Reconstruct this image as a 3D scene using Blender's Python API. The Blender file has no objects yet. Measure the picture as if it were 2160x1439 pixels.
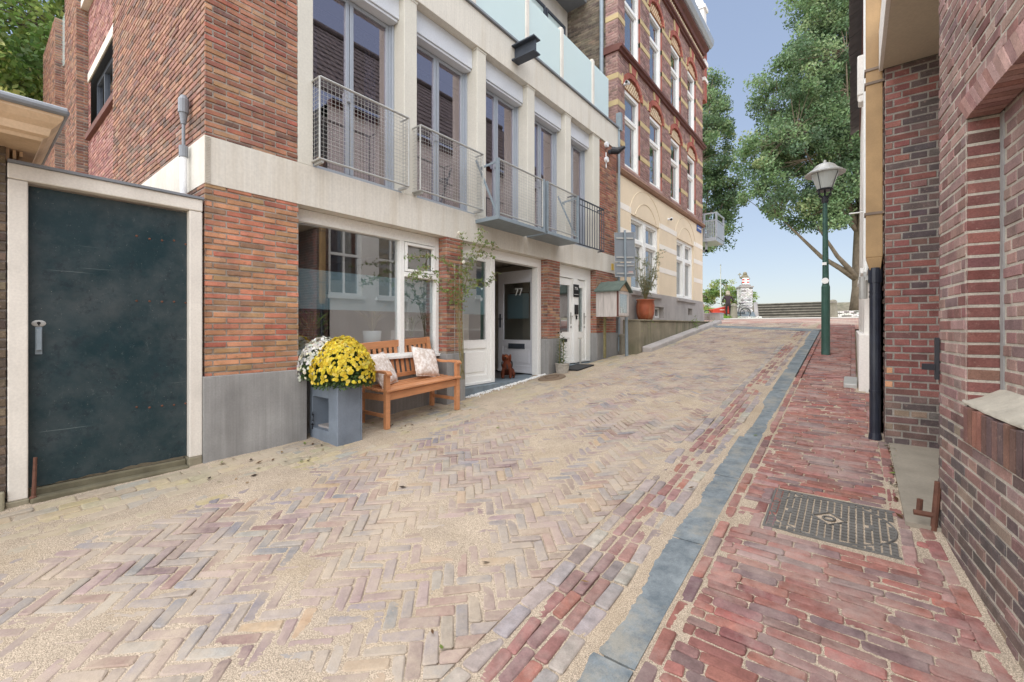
import bpy, bmesh, math, random
from math import sin, cos, pi, atan2, sqrt, radians
from mathutils import Vector, Matrix, noise as MN
SC = bpy.context.scene
COL = SC.collection
R = random.Random(7)

# ------------------------------------------------------------------ camera numbers (metres, z up, street runs along +y)
FPX, U0, V0, CAMZ = 915.0, 1080.0, 690.0, 1.36
YAW = atan2(720, 915); SY, CY = sin(YAW), cos(YAW)
def onx(u, v, X):
    c = (u-U0)/FPX; t = X/(-SY+c*CY); return (X, t*(CY+c*SY), CAMZ+(V0-v)*t/FPX)
def ony(u, v, Y):
    c = (u-U0)/FPX; t = Y/(CY+c*SY); return (t*(-SY+c*CY), Y, CAMZ+(V0-v)*t/FPX)
def att(u, v, t):
    c = (u-U0)/FPX; return (t*(-SY+c*CY), t*(CY+c*SY), CAMZ+(V0-v)*t/FPX)

# ------------------------------------------------------------------ ground profile of the climbing street
TL = [(-8,0.0),(-3,.1),(0,.165),(1.3,.197),(2.2,.223),(3.4,.265),(4.5,.327),(6.64,.49),(8.56,.65),(9.5,.71),(11,.86),(13,1.07),(15.5,1.34),(17,1.5),(19,1.63),(24,1.78),(31,1.93),(60,2.0),(400,2.0)]
TR = [(-8,-.6),(-1,-.26),(13.7,1.274),(17,1.55),(19,1.64),(24,1.78),(31,1.93),(60,2.0),(400,2.0)]
def lerp_t(T, y):
    if y <= T[0][0]: return T[0][1]
    for a, b in zip(T, T[1:]):
        if y <= b[0]: return a[1]+(b[1]-a[1])*(y-a[0])/(b[0]-a[0])
    return T[-1][1]
def gz(x, y):
    s = min(1, max(0, (x+4.4)/3.68))
    return lerp_t(TL, y)*(1-s)+lerp_t(TR, y)*s
def nz(x, y, z=0.0): return MN.noise(Vector((x, y, z)))
def fb(x, y, o=3):
    s = 0; a = 1; f = 1
    for k in range(o):
        s += a*nz(x*f+7.3*k, y*f-3.1*k, k*1.7); a *= .5; f *= 2.1
    return s

def s2l(r, g, b):
    f = lambda c: (c/255/12.92 if c <= 10.3 else ((c/255+.055)/1.055)**2.4)
    return (f(r), f(g), f(b))

# ------------------------------------------------------------------ mesh builder
class MB:
    def __init__(s): s.v = []; s.f = []; s.c = []; s.cur = (1, 1, 1)
    def vert(s, p, c=None): s.v.append(tuple(p)); s.c.append(c or s.cur); return len(s.v)-1
    def face(s, pts, c=None):
        s.f.append([s.vert(p, c) for p in pts])
    def hexa(s, P, c=None):
        i = [s.vert(p, c) for p in P]      # P: bottom 4 ccw then top 4
        for q in ((3,2,1,0),(4,5,6,7),(0,1,5,4),(1,2,6,5),(2,3,7,6),(3,0,4,7)): s.f.append([i[k] for k in q])
    def box(s, x0, x1, y0, y1, z0, z1, c=None):
        if x0 > x1: x0, x1 = x1, x0
        if y0 > y1: y0, y1 = y1, y0
        if z0 > z1: z0, z1 = z1, z0
        s.hexa([(x0,y0,z0),(x1,y0,z0),(x1,y1,z0),(x0,y1,z0),(x0,y0,z1),(x1,y0,z1),(x1,y1,z1),(x0,y1,z1)], c)
        return s
    def bar(s, a, b, w, h, up=(0,0,1), c=None):
        a = Vector(a); b = Vector(b); d = (b-a).normalized(); up = Vector(up)
        sd = d.cross(up)
        if sd.length < 1e-4: sd = d.cross(Vector((1,0,0)))
        sd.normalize(); u2 = sd.cross(d).normalized()
        P = []
        for p in (a, b):
            P.append([p+sd*sx*w/2+u2*sz*h/2 for sx, sz in ((-1,-1),(1,-1),(1,1),(-1,1))])
        s.hexa([P[0][0],P[0][1],P[1][1],P[1][0],P[0][3],P[0][2],P[1][2],P[1][3]], c); return s
    def tube(s, pts, r, n=8, c=None, cap=True):
        pts = [Vector(p) for p in pts]
        rs = r if isinstance(r, (list, tuple)) else [r]*len(pts)
        rings = []
        for i, p in enumerate(pts):
            d = (pts[min(i+1, len(pts)-1)]-pts[max(i-1, 0)])
            if d.length < 1e-7: d = Vector((0,0,1))
            d.normalize()
            ref = Vector((0,0,1)) if abs(d.z) < .9 else Vector((1,0,0))
            a = d.cross(ref).normalized(); b = d.cross(a)
            rings.append([s.vert(p+(a*cos(2*pi*k/n)+b*sin(2*pi*k/n))*rs[i], c) for k in range(n)])
        for q in range(len(rings)-1):
            for k in range(n):
                s.f.append([rings[q][k], rings[q][(k+1) % n], rings[q+1][(k+1) % n], rings[q+1][k]])
        if cap: s.f.append(rings[0][::-1]); s.f.append(rings[-1])
        return s
    def lathe(s, prof, cx, cy, n=20, c=None, ax=None):
        rings = []
        for r, z in prof:
            rings.append([s.vert((cx+r*cos(2*pi*k/n), cy+r*sin(2*pi*k/n), z), c) for k in range(n)])
        for q in range(len(rings)-1):
            for k in range(n):
                s.f.append([rings[q][k], rings[q][(k+1) % n], rings[q+1][(k+1) % n], rings[q+1][k]])
        s.f.append(rings[0][::-1]); s.f.append(rings[-1]); return s
    def prism(s, poly, f0, f1, c=None):
        # poly: list of 2d; f0/f1 map 2d -> 3d for both ends
        a = [s.vert(f0(p), c) for p in poly]; b = [s.vert(f1(p), c) for p in poly]
        n = len(poly)
        s.f.append(a[::-1]); s.f.append(b)
        for k in range(n): s.f.append([a[k], a[(k+1) % n], b[(k+1) % n], b[k]])
        return s
    def ball(s, p, rx, ry=None, rz=None, n=10, m=7, c=None):
        ry = ry or rx; rz = rz or rx
        prev = None
        for j in range(m+1):
            th = -pi/2+pi*j/m
            ring = [s.vert((p[0]+rx*cos(th)*cos(2*pi*k/n), p[1]+ry*cos(th)*sin(2*pi*k/n), p[2]+rz*sin(th)), c) for k in range(n)]
            if prev:
                for k in range(n): s.f.append([prev[k], prev[(k+1) % n], ring[(k+1) % n], ring[k]])
            prev = ring
        return s
    def build(s, name, mat, parent=None, smooth=False, bevel=0, weld=False):
        me = bpy.data.meshes.new(name); me.from_pydata(s.v, [], s.f)
        at = me.color_attributes.new('bcol', 'FLOAT_COLOR', 'POINT')
        flat = []
        for c in s.c: flat.extend((c[0], c[1], c[2], 1.0))
        at.data.foreach_set('color', flat)
        if weld or smooth:
            bm = bmesh.new(); bm.from_mesh(me)
            if weld: bmesh.ops.remove_doubles(bm, verts=bm.verts, dist=1e-4)
            bmesh.ops.recalc_face_normals(bm, faces=bm.faces); bm.to_mesh(me); bm.free()
        if smooth:
            for p in me.polygons: p.use_smooth = True
        me.materials.append(mat)
        o = bpy.data.objects.new(name, me); COL.objects.link(o)
        if bevel:
            m = o.modifiers.new('bevel', 'BEVEL'); m.width = bevel; m.segments = 2; m.limit_method = 'ANGLE'
        par(o, parent)
        return o

def par(o, parent):
    if parent is None: return
    o.parent = parent
    if parent.type == 'EMPTY': o.matrix_parent_inverse = Matrix.Translation(-Vector(parent.location))
    else: o.matrix_parent_inverse = Matrix.Identity(4)

def tag(o, label=None, cat=None, group=None, kind=None):
    if label: o['label'] = label
    if cat: o['category'] = cat
    if group: o['group'] = group
    if kind: o['kind'] = kind
    return o
def thing(name, loc, label, cat, group=None):
    e = bpy.data.objects.new(name, None); COL.objects.link(e); e.location = loc
    e.empty_display_size = .2
    return tag(e, label, cat, group)

def text_mesh(txt, size, depth=.002):
    cu = bpy.data.curves.new('lettering', 'FONT'); cu.body = txt; cu.size = size; cu.extrude = depth
    cu.align_x = 'CENTER'; cu.align_y = 'CENTER'
    o = bpy.data.objects.new('lettering', cu); COL.objects.link(o)
    dg = bpy.context.evaluated_depsgraph_get()
    me = bpy.data.meshes.new_from_object(o.evaluated_get(dg))
    bpy.data.objects.remove(o)
    return me
def text_obj(name, txt, size, mat, mtx, parent, depth=.002, sx=1):
    me = text_mesh(txt, size, depth); me.transform(mtx @ Matrix.Diagonal((sx,1,1,1)))
    me.materials.clear(); me.materials.append(mat)
    o = bpy.data.objects.new(name, me); COL.objects.link(o); par(o, parent); return o
def basis(o, ux, uy):
    ux = Vector(ux).normalized(); uy = Vector(uy).normalized(); uz = ux.cross(uy)
    return Matrix(((ux.x,uy.x,uz.x,o[0]),(ux.y,uy.y,uz.y,o[1]),(ux.z,uy.z,uz.z,o[2]),(0,0,0,1)))

# ------------------------------------------------------------------ materials
class NT:
    def __init__(s, name):
        s.m = bpy.data.materials.new(name); s.m.use_nodes = True; s.t = s.m.node_tree; s.t.nodes.clear()
        s.out = s.t.nodes.new('ShaderNodeOutputMaterial')
    def n(s, typ, **kw):
        x = s.t.nodes.new(typ)
        for k, v in kw.items():
            if k.startswith('_'): setattr(x, k[1:], v)
            else:
                key = int(k[1:]) if k[0] == 'i' and k[1:].isdigit() else k.replace('__', ' ')
                if isinstance(v, bpy.types.NodeSocket): s.t.links.new(v, x.inputs[key])
                else: x.inputs[key].default_value = v
        return x
    def coord(s, sc=(1,1,1)):
        c = s.n('ShaderNodeTexCoord'); m = s.n('ShaderNodeMapping', i0=c.outputs['Object']); m.inputs['Scale'].default_value = sc; return m.outputs[0]
    def noise(s, scale, detail=4, sc=(1,1,1), rough=.55):
        x = s.n('ShaderNodeTexNoise', Vector=s.coord(sc)); x.inputs['Scale'].default_value = scale; x.inputs['Detail'].default_value = detail; x.inputs['Roughness'].default_value = rough
        return x.outputs['Fac']
    def ramp(s, fac, stops):
        r = s.n('ShaderNodeValToRGB', Fac=fac); e = r.color_ramp.elements
        while len(e) < len(stops): e.new(.5)
        for k, (p, c) in enumerate(stops):
            e[k].position = p; e[k].color = (c[0], c[1], c[2], 1) if isinstance(c, tuple) else (c, c, c, 1)
        return r.outputs[0]
    def mix(s, fac, a, b, mode='MIX'):
        x = s.n('ShaderNodeMix', _data_type='RGBA', _blend_type=mode)
        for i, v in ((0, fac), (6, a), (7, b)):
            if isinstance(v, bpy.types.NodeSocket): s.t.links.new(v, x.inputs[i])
            elif i == 0: x.inputs[0].default_value = v
            else: x.inputs[i].default_value = (*v, 1) if len(v) == 3 else v
        return x.outputs[2]
    def mul(s, col, lo, hi, fac): # multiply by value lo..hi through noise
        return s.mix(1.0, col, s.ramp(fac, [(.3, lo), (.7, hi)]), 'MULTIPLY')
    def bump(s, h, st=.3, dist=.01, normal=None):
        b = s.n('ShaderNodeBump', Height=h); b.inputs['Strength'].default_value = st; b.inputs['Distance'].default_value = dist
        if normal: s.t.links.new(normal, b.inputs['Normal'])
        return b.outputs[0]
    def pbr(s, col, rough=.7, metal=0, spec=.5, normal=None, **kw):
        p = s.n('ShaderNodeBsdfPrincipled')
        for k, v in (('Base Color', col), ('Roughness', rough), ('Metallic', metal), ('Specular IOR Level', spec)):
            if isinstance(v, bpy.types.NodeSocket): s.t.links.new(v, p.inputs[k])
            else: p.inputs[k].default_value = (*v, 1) if k == 'Base Color' else v
        if normal: s.t.links.new(normal, p.inputs['Normal'])
        for k, v in kw.items(): p.inputs[k.replace('__', ' ')].default_value = v
        s.t.links.new(p.outputs[0], s.out.inputs[0]); return p
    def attr(s): return s.n('ShaderNodeAttribute', _attribute_name='bcol').outputs['Color']

def mat_plain(name, col, rough=.6, var=.12, scale=4, bump=.15, bscale=60, bdist=.004, metal=0, spec=.4, streak=0, streakcol=None, fine=.06, comb=0):
    t = NT(name)
    c = t.mul(t.mix(0, col, col), 1-var, 1+var*.5, t.noise(scale, 5))
    if fine: c = t.mul(c, 1-fine, 1+fine, t.noise(scale*25, 3))
    if comb: c = t.mul(c, 1-comb, 1+comb, t.noise(55, 3, (1,1,.02)))
    if streak:
        c = t.mix(t.ramp(t.noise(5, 4, (1,1,.12)), [(.5, 0.0), (.8, streak)]), c, streakcol or tuple(k*.45 for k in col))
    nb = t.bump(t.noise(bscale, 4), bump, bdist) if bump else None
    t.pbr(c, rough, metal, spec, nb); return t.m

def mat_attr(name, rough=.85, var=.25, scale=9, fine=.15, fscale=140, bump=.5, bdist=.004, spec=.25, dust=None, dustcol=None, blot=None, blotcol=None, blotsc=(1,1,1), mott=None):
    t = NT(name); c = t.attr()
    c = t.mul(c, 1-var, 1+var, t.noise(scale, 4))
    c = t.mul(c, 1-fine, 1+fine, t.noise(fscale, 4))
    if mott:
        for sc_, lo_, hi_, f_, col_ in mott: c = t.mix(t.ramp(t.noise(sc_, 6, rough=.7), [(lo_, 0.0), (hi_, f_)]), c, col_)
    if dust:
        c = t.mix(t.ramp(t.noise(dust[0], 12, rough=.74), [(dust[1], 0.0), (dust[2], dust[3])]), c, t.mul(t.mix(0, dustcol, dustcol), .8, 1.15, t.noise(380, 2)))
    if blot:
        c = t.mix(t.ramp(t.noise(blot[0], 5, blotsc), [(blot[1], 0.0), (blot[2], blot[3])]), c, blotcol)
    h = t.mix(.5, t.noise(fscale*.6, 5), t.noise(25, 3))
    t.pbr(c, rough, 0, spec, t.bump(h, bump, bdist)); return t.m

def schlick(t, f0):     # mirror share of a pane by viewing angle, the same from both sides; none on the inner face
    lw = t.n('ShaderNodeLayerWeight'); lw.inputs['Blend'].default_value = .5
    pw = t.n('ShaderNodeMath', _operation='POWER', i0=lw.outputs['Facing']); pw.inputs[1].default_value = 5
    ad = t.n('ShaderNodeMath', _operation='MULTIPLY_ADD', i0=pw.outputs[0]); ad.inputs[1].default_value = 1-f0; ad.inputs[2].default_value = f0
    bf = t.n('ShaderNodeNewGeometry'); iv = t.n('ShaderNodeMath', _operation='SUBTRACT', i1=bf.outputs['Backfacing']); iv.inputs[0].default_value = 1
    return t.n('ShaderNodeMath', _operation='MULTIPLY', i0=ad.outputs[0], i1=iv.outputs[0])
def mat_glass(name, tint=(.75,.8,.8), refl=.16, rough=0.0, extra=None, col=(.95,.96,.98)):
    t = NT(name)
    ma = schlick(t, refl)
    a = t.n('ShaderNodeBsdfTransparent'); a.inputs[0].default_value = (*tint, 1)
    g = t.n('ShaderNodeBsdfGlossy'); g.inputs['Roughness'].default_value = rough; g.inputs[0].default_value = (*col,1)
    if extra:
        n = t.bump(t.noise(extra[0], 2), extra[1], .02); t.t.links.new(n, g.inputs['Normal'])
    m = t.n('ShaderNodeMixShader', i0=ma.outputs[0], i1=a.outputs[0], i2=g.outputs[0])
    t.t.links.new(m.outputs[0], t.out.inputs[0]); return t.m

def mat_frost(name, col, refl=.06, tr=.35):
    t = NT(name)
    d = t.n('ShaderNodeBsdfDiffuse'); d.inputs[0].default_value = (*col, 1)
    l = t.n('ShaderNodeBsdfTranslucent'); l.inputs[0].default_value = (*col, 1)
    m = t.n('ShaderNodeMixShader', i1=d.outputs[0], i2=l.outputs[0]); m.inputs[0].default_value = tr
    g = t.n('ShaderNodeBsdfGlossy'); g.inputs['Roughness'].default_value = .08
    ma = schlick(t, refl)
    m2 = t.n('ShaderNodeMixShader', i0=ma.outputs[0], i1=m.outputs[0], i2=g.outputs[0])
    t.t.links.new(m2.outputs[0], t.out.inputs[0]); return t.m

def mat_leaf(name, rough=.5, tr=.35):
    t = NT(name); c = t.attr()
    p = t.n('ShaderNodeBsdfPrincipled'); t.t.links.new(c, p.inputs['Base Color']); p.inputs['Roughness'].default_value = rough; p.inputs['Specular IOR Level'].default_value = .35
    l = t.n('ShaderNodeBsdfTranslucent', Color=c)
    m = t.n('ShaderNodeMixShader', i1=p.outputs[0], i2=l.outputs[0]); m.inputs[0].default_value = tr
    t.t.links.new(m.outputs[0], t.out.inputs[0]); return t.m

SAND = s2l(182, 167, 148)
M = {}
M['wall_brick'] = mat_attr('wall_brick', var=.22, scale=7, bump=.6, bdist=.004, blot=(1.6,.56,.78,.45), blotcol=s2l(128,112,104), blotsc=(1,1,.35), mott=[(16,.52,.68,.5,s2l(168,128,84)),(26,.56,.7,.5,s2l(96,74,64)),(9,.6,.75,.3,s2l(176,164,150))])
M['old_brick'] = mat_attr('old_brick', var=.22, scale=11, fine=.2, bump=.8, bdist=.005, blot=(2.2,.54,.78,.45), blotcol=s2l(104,92,88), mott=[(22,.55,.7,.4,s2l(104,78,74)),(34,.58,.72,.4,s2l(186,160,148))])
M['far_brick'] = mat_attr('far_brick', var=.15, scale=5, bump=.3)
M['paver'] = mat_attr('paver', rough=.9, var=.16, scale=22, fine=.12, bump=.55, bdist=.003, dust=(1.9,.37,.62,.86), dustcol=SAND)
M['paver_red'] = mat_attr('paver_red', rough=.9, var=.24, scale=18, fine=.12, bump=.55, bdist=.003, dust=(2.4,.46,.66,.6), dustcol=s2l(172,156,148))
M['leaf'] = mat_leaf('leaf')
M['petal'] = mat_leaf('petal', .6, .3)
M['concrete'] = mat_plain('concrete', s2l(212,207,196), .75, .08, 1.5, .2, 50, streak=.5, streakcol=s2l(182,168,144), comb=.06)
M['pier_paint'] = mat_plain('pier_paint', s2l(208,204,192), .7, .06, 2, .12, 60, streak=.2, streakcol=s2l(196,190,172))
M['plinth'] = mat_plain('plinth', s2l(150,149,147), .8, .22, 2.6, .35, 70, streak=.7, streakcol=s2l(108,106,104), comb=.08)
M['bluestone'] = mat_plain('bluestone', s2l(118,130,138), .6, .3, 7, .3, 60)
M['white_paint'] = mat_plain('white_paint', s2l(238,238,234), .4, .04, 2, .05, 40)
M['offwhite_paint'] = mat_plain('offwhite_paint', s2l(222,216,206), .6, .12, 3, .15, 40, streak=.3, streakcol=s2l(170,160,145))
M['grey_paint'] = mat_plain('grey_paint', s2l(205,206,210), .4, .04, 2, .05, 40)
M['door_grey'] = mat_plain('door_grey', s2l(214,215,220), .4, .04, 2, .05, 40)
M['alu'] = mat_plain('alu', s2l(168,174,182), .4, .05, 3, 0, metal=.3, spec=.5)
M['alu_dark'] = mat_plain('alu_dark', s2l(78,84,94), .45, .1, 3, 0)
M['shutter'] = mat_plain('shutter', s2l(206,210,216), .45, .04, 3, 0)
M['galv'] = mat_plain('galv', s2l(176,176,172), .5, .12, 9, 0, metal=.35)
M['galv_grey'] = mat_plain('galv_grey', s2l(140,152,160), .5, .12, 9, .1, metal=.25)
M['steel'] = mat_plain('steel', s2l(70,76,86), .5, .2, 8, .2, 50, metal=.2)
M['black_metal'] = mat_plain('black_metal', s2l(34,36,42), .45, .25, 9, .2, 40)
M['black_pipe'] = mat_plain('black_pipe', s2l(38,42,54), .35, .3, 14, .15, 60, streak=.5, streakcol=s2l(120,124,128))
M['rust'] = mat_plain('rust', s2l(104,70,56), .8, .4, 20, .5, 80)
M['soffit'] = mat_plain('soffit', s2l(200,190,170), .7, .1, 2, .1, 40)
M['ochre_pipe'] = mat_plain('ochre_pipe', s2l(164,134,94), .6, .22, 5, .25, 50, streak=.4, streakcol=s2l(140,112,84))
M['white_wall'] = mat_plain('white_wall', s2l(232,228,222), .8, .06, 2, .2, 40, streak=.2, streakcol=s2l(205,198,188))
M['stucco'] = mat_plain('stucco', s2l(228,211,184), .8, .06, 1.4, .12, 60, streak=.2, streakcol=s2l(214,196,166))
M['stucco_band'] = mat_plain('stucco_band', s2l(238,232,222), .8, .05, 2, .1, 60)
M['sandstone'] = mat_plain('sandstone', s2l(192,172,130), .8, .12, 3, .2, 40)
M['dark_wood'] = mat_plain('dark_wood', s2l(104,64,56), .6, .2, 4, .2, 30)
M['greystone'] = mat_plain('greystone', s2l(172,166,162), .85, .2, 1.6, .3, 40, streak=.4, streakcol=s2l(132,126,122))
M['mossy'] = mat_plain('mossy', s2l(146,138,118), .9, .3, 2.5, .5, 40, streak=.9, streakcol=s2l(84,92,58))
M['tile'] = mat_plain('tile', s2l(92,86,84), .7, .35, 6, .3, 30)
M['room'] = mat_plain('room', s2l(186,178,168), .9, .1, 1, 0)
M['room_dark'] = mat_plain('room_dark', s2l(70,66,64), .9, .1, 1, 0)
M['floor'] = mat_plain('floor', s2l(70,66,66), .5, .15, 3, 0)
M['cream'] = mat_plain('cream', s2l(222,212,192), .6, .06, 2, .05, 40)
M['curtain'] = mat_plain('curtain', s2l(150,160,176), .9, .15, 3, 0)
M['black'] = mat_plain('black', s2l(28,28,30), .5, .15, 5, 0)
M['blue_sign'] = mat_plain('blue_sign', s2l(60,88,150), .4, .05, 5, 0)
M['lettering'] = mat_plain('lettering', s2l(240,240,238), .5, .02, 5, 0)
M['lamp_green'] = mat_plain('lamp_green', s2l(54,88,78), .4, .25, 6, .1, 30, streak=.5, streakcol=s2l(120,150,150))
M['terracotta'] = mat_plain('terracotta', s2l(160,86,58), .5, .3, 6, .2, 30, streak=.8, streakcol=s2l(190,150,112))
M['basket'] = mat_plain('basket', s2l(176,170,160), .8, .25, 30, .6, 60)
M['planter'] = mat_plain('planter', s2l(120,130,142), .55, .2, 4, .15, 30, streak=.5, streakcol=s2l(84,94,108))
M['pot_white'] = mat_plain('pot_white', s2l(226,228,230), .5, .04, 3, 0)
M['bark'] = mat_plain('bark', s2l(118,106,90), .9, .35, 5, .7, 14, .03, streak=.5, streakcol=s2l(92,86,66))
M['stem'] = mat_plain('stem', s2l(138,130,92), .8, .25, 20, .2, 60)
M['grass_blade'] = M['leaf']
M['grass'] = mat_plain('grass', s2l(120,148,70), .9, .35, 5, .6, 60, .03)
M['soil'] = mat_plain('soil', s2l(92,74,58), .95, .3, 20, .5, 60)
M['bollard'] = mat_plain('bollard', s2l(138,132,118), .9, .25, 5, .4, 40, streak=.5, streakcol=s2l(96,96,76))
M['red_paint'] = mat_plain('red_paint', s2l(206,70,50), .4, .1, 4, 0)
M['skin'] = mat_plain('skin', s2l(206,160,138), .6, .05, 8, 0)
M['cloth_dark'] = mat_plain('cloth_dark', s2l(58,50,56), .9, .15, 12, .2, 60)
M['hair'] = mat_plain('hair', s2l(168,156,140), .8, .2, 30, .3, 80)
M['dogfur'] = mat_attr('dogfur', rough=.7, var=.25, scale=30, fine=.2, bump=.4)
M['statue'] = mat_attr('statue', rough=.8, var=.2, scale=12, bump=.4)
M['rubber'] = mat_plain('rubber', s2l(36,36,38), .8, .1, 10, 0)
M['mat'] = mat_plain('mat', s2l(62,62,62), .95, .2, 40, .6, 120)
M['coir'] = mat_plain('coir', s2l(124,106,88), .95, .25, 40, .8, 120)
M['roofing'] = mat_plain('roofing', s2l(92,104,96), .9, .2, 10, .4, 120)
M['lead'] = mat_plain('lead', s2l(130,134,140), .5, .15, 4, .1, 20)
M['cornice_wood'] = mat_plain('cornice_wood', s2l(206,178,146), .7, .18, 3, .2, 20, streak=.5, streakcol=s2l(150,120,92))
M['timber_threshold'] = mat_plain('timber_threshold', s2l(112,106,86), .9, .35, 6, .5, 30)
M['levee_stone'] = mat_plain('levee_stone', s2l(140,132,118), .9, .3, 3, .5, 12, .03)
M['lampglass'] = mat_frost('lampglass', s2l(225,230,228), .04, .5)
M['sign_back'] = mat_plain('sign_back', s2l(132,138,144), .5, .1, 5, 0, metal=.3)
M['manhole'] = mat_plain('manhole', s2l(104,102,98), .6, .25, 8, .4, 60)
M['glass_up'] = mat_glass('glass_up', (.62,.62,.68), .36, col=(1,.88,.93))
M['glass_shop'] = mat_glass('glass_shop', (.84,.87,.87), .36)
M['glass_far'] = mat_glass('glass_far', (.5,.55,.58), .35)
M['frost_blue'] = mat_frost('frost_blue', s2l(170,196,206), .02, .3)
M['frost_rail'] = mat_frost('frost_rail', s2l(236,248,247), .10, .45)
M['frost_door'] = mat_frost('frost_door', s2l(178,200,198), .06, .3)
# teak with grain along the long axis
def mat_teak():
    t = NT('teak'); b = s2l(200,140,98)
    c = t.mix(t.noise(26, 5, (1,.12,1)), tuple(k*.66 for k in b), tuple(min(1,k*1.25) for k in b))
    c = t.mul(c, .85, 1.1, t.noise(3, 3))
    t.pbr(c, .45, 0, .4, t.bump(t.noise(120, 3, (1,.1,1)), .2, .002)); return t.m
M['teak'] = mat_teak()
def mat_board():
    t = NT('whitewashed_board'); b = s2l(214,206,200)
    c = t.mix(t.ramp(t.noise(30, 5, (1,1,.1)), [(.35, 0.0), (.7, 1.0)]), tuple(k*.72 for k in b), b)
    t.pbr(c, .7, 0, .3, t.bump(t.noise(60, 4, (1,1,.1)), .3, .002)); return t.m
M['board'] = mat_board()
def mat_gate():
    t = NT('gate_paint')
    c = t.mix(t.ramp(t.noise(1.5, 8, rough=.7), [(.40, 0.0), (.64, 1.0)]), s2l(22,48,54), s2l(66,74,76))
    c = t.mix(t.ramp(t.noise(10, 8, rough=.75), [(.54, 0.0), (.66, .7)]), c, s2l(20,34,42))
    c = t.mix(t.ramp(t.noise(24, 8, (1,1,.5), rough=.8), [(.60, 0.0), (.72, .5)]), c, s2l(112,120,118))
    c = t.mix(t.ramp(t.noise(60, 3, (1,.02,1)), [(.705, 0.0), (.74, .3)]), c, s2l(140,150,148))
    c = t.mix(t.ramp(t.noise(130, 2), [(.72, 0.0), (.76, .7)]), c, s2l(160,160,150))
    t.pbr(c, t.ramp(t.noise(5, 5), [(.3, .3), (.7, .6)]), 0, .45, t.bump(t.noise(14, 5), .25, .006)); return t.m
M['gate_paint'] = mat_gate()
def mat_cushion():
    t = NT('cushion_cloth')
    v = t.n('ShaderNodeTexVoronoi', Vector=t.coord((1,1,1))); v.inputs['Scale'].default_value = 15
    n = t.noise(22, 4)
    c = t.mix(t.ramp(n, [(.42, 0.0), (.6, 1.0)]), s2l(206,192,180), s2l(236,230,224))
    c = t.mix(t.ramp(v.outputs['Distance'], [(.0, .55), (.22, 0.0)]), c, s2l(176,152,132))
    t.pbr(c, .95, 0, .2, t.bump(t.noise(250, 2), .3, .002)); return t.m
M['cushion'] = mat_cushion()
def mat_sand():
    t = NT('sand'); b = SAND
    c = t.mul(t.mix(0, b, b), .86, 1.08, t.noise(3, 5))
    c = t.mix(1.0, c, t.ramp(t.noise(230, 1), [(.36, .58), (.64, 1.34)]), 'MULTIPLY'); c = t.mul(c, .84, 1.12, t.noise(95, 5, rough=.8))
    c = t.mix(t.ramp(t.noise(170, 2), [(.70, 0.0), (.74, .6)]), c, s2l(118,104,86))
    c = t.mix(t.ramp(t.noise(1.3, 4), [(.5, 0.0), (.75, .5)]), c, s2l(160,142,114))
    t.pbr(c, .95, 0, .1, t.bump(t.noise(260, 3), .8, .004)); return t.m
M['sand'] = mat_sand()
def mat_kerb():
    t = NT('kerb_stone')
    c = t.mix(t.ramp(t.noise(7, 12, rough=.75), [(.38, 0.0), (.62, 1.0)]), s2l(94,104,110), s2l(134,142,145))
    c = t.mix(t.ramp(t.noise(2.1, 12, rough=.78), [(.50, 0.0), (.62, .75)]), c, s2l(152,147,134))
    c = t.mix(t.ramp(t.noise(90, 3), [(.66, 0.0), (.72, .5)]), c, s2l(70,78,84))
    c = t.mul(c, .88, 1.08, t.noise(200, 2))
    t.pbr(c, .65, 0, .4, t.bump(t.noise(120, 4), .35, .003)); return t.m
M['kerb'] = mat_kerb()

# ------------------------------------------------------------------ brickwork with real bricks
def jit(c, a, rng):
    k = 1+rng.gauss(0, a); return tuple(max(.005, x*k*(1+rng.gauss(0, a*.35))) for x in c)
def pick(pal, rng):
    w = sum(p[1] for p in pal); r = rng.random()*w
    for c, k in pal:
        r -= k
        if r <= 0: return c
    return pal[-1][0]
def pal(*cs): return [(s2l(*c[:3]), c[3]) for c in cs]
PAL_ORANGE = pal((186,108,74,4),(190,126,82,4),(172,92,66,2),(166,124,80,4),(154,110,76,3),(192,114,82,2))
PAL_BROWN = pal((156,96,72,4),(166,106,76,3),(138,84,66,3),(168,122,84,2),(118,82,70,1.4),(162,86,64,2))
PAL_MIX = pal((150,100,80,4),(136,88,74,3),(164,112,84,3),(120,92,82,2),(160,118,94,2),(116,90,80,1))
PAL_PINK = pal((168,112,104,4),(156,98,92,4),(178,126,114,3),(148,92,90,2))
PAL_OLDRED = pal((142,78,68,4),(132,72,64,3),(150,86,74,3),(120,74,70,2),(146,96,82,1))
PAL_SOOT = pal((100,82,80,4),(90,76,76,4),(112,84,78,3),(124,84,76,2),(102,92,88,2))
PAL_PORTAL = pal((160,114,102,4),(152,104,94,3),(168,122,108,3),(142,104,98,2),(150,96,84,2))
PAL_PORTALDK = pal((112,88,82,4),(126,94,84,3),(100,84,82,3),(142,98,84,2),(144,120,96,1))
PAL_STOCK = pal((126,112,92,4),(112,98,82,3),(140,124,98,2),(96,84,74,2))
PAL_DARKBROWN = pal((104,88,66,4),(92,78,62,3),(116,98,72,2),(80,68,58,2))
PAL_RED = pal((172,108,90,4),(162,100,84,3),(180,118,100,3),(150,94,82,2))
MORTAR = s2l(164,156,146); MORTAR_L = s2l(186,180,168); MORTAR_D = s2l(112,104,98)

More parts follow.
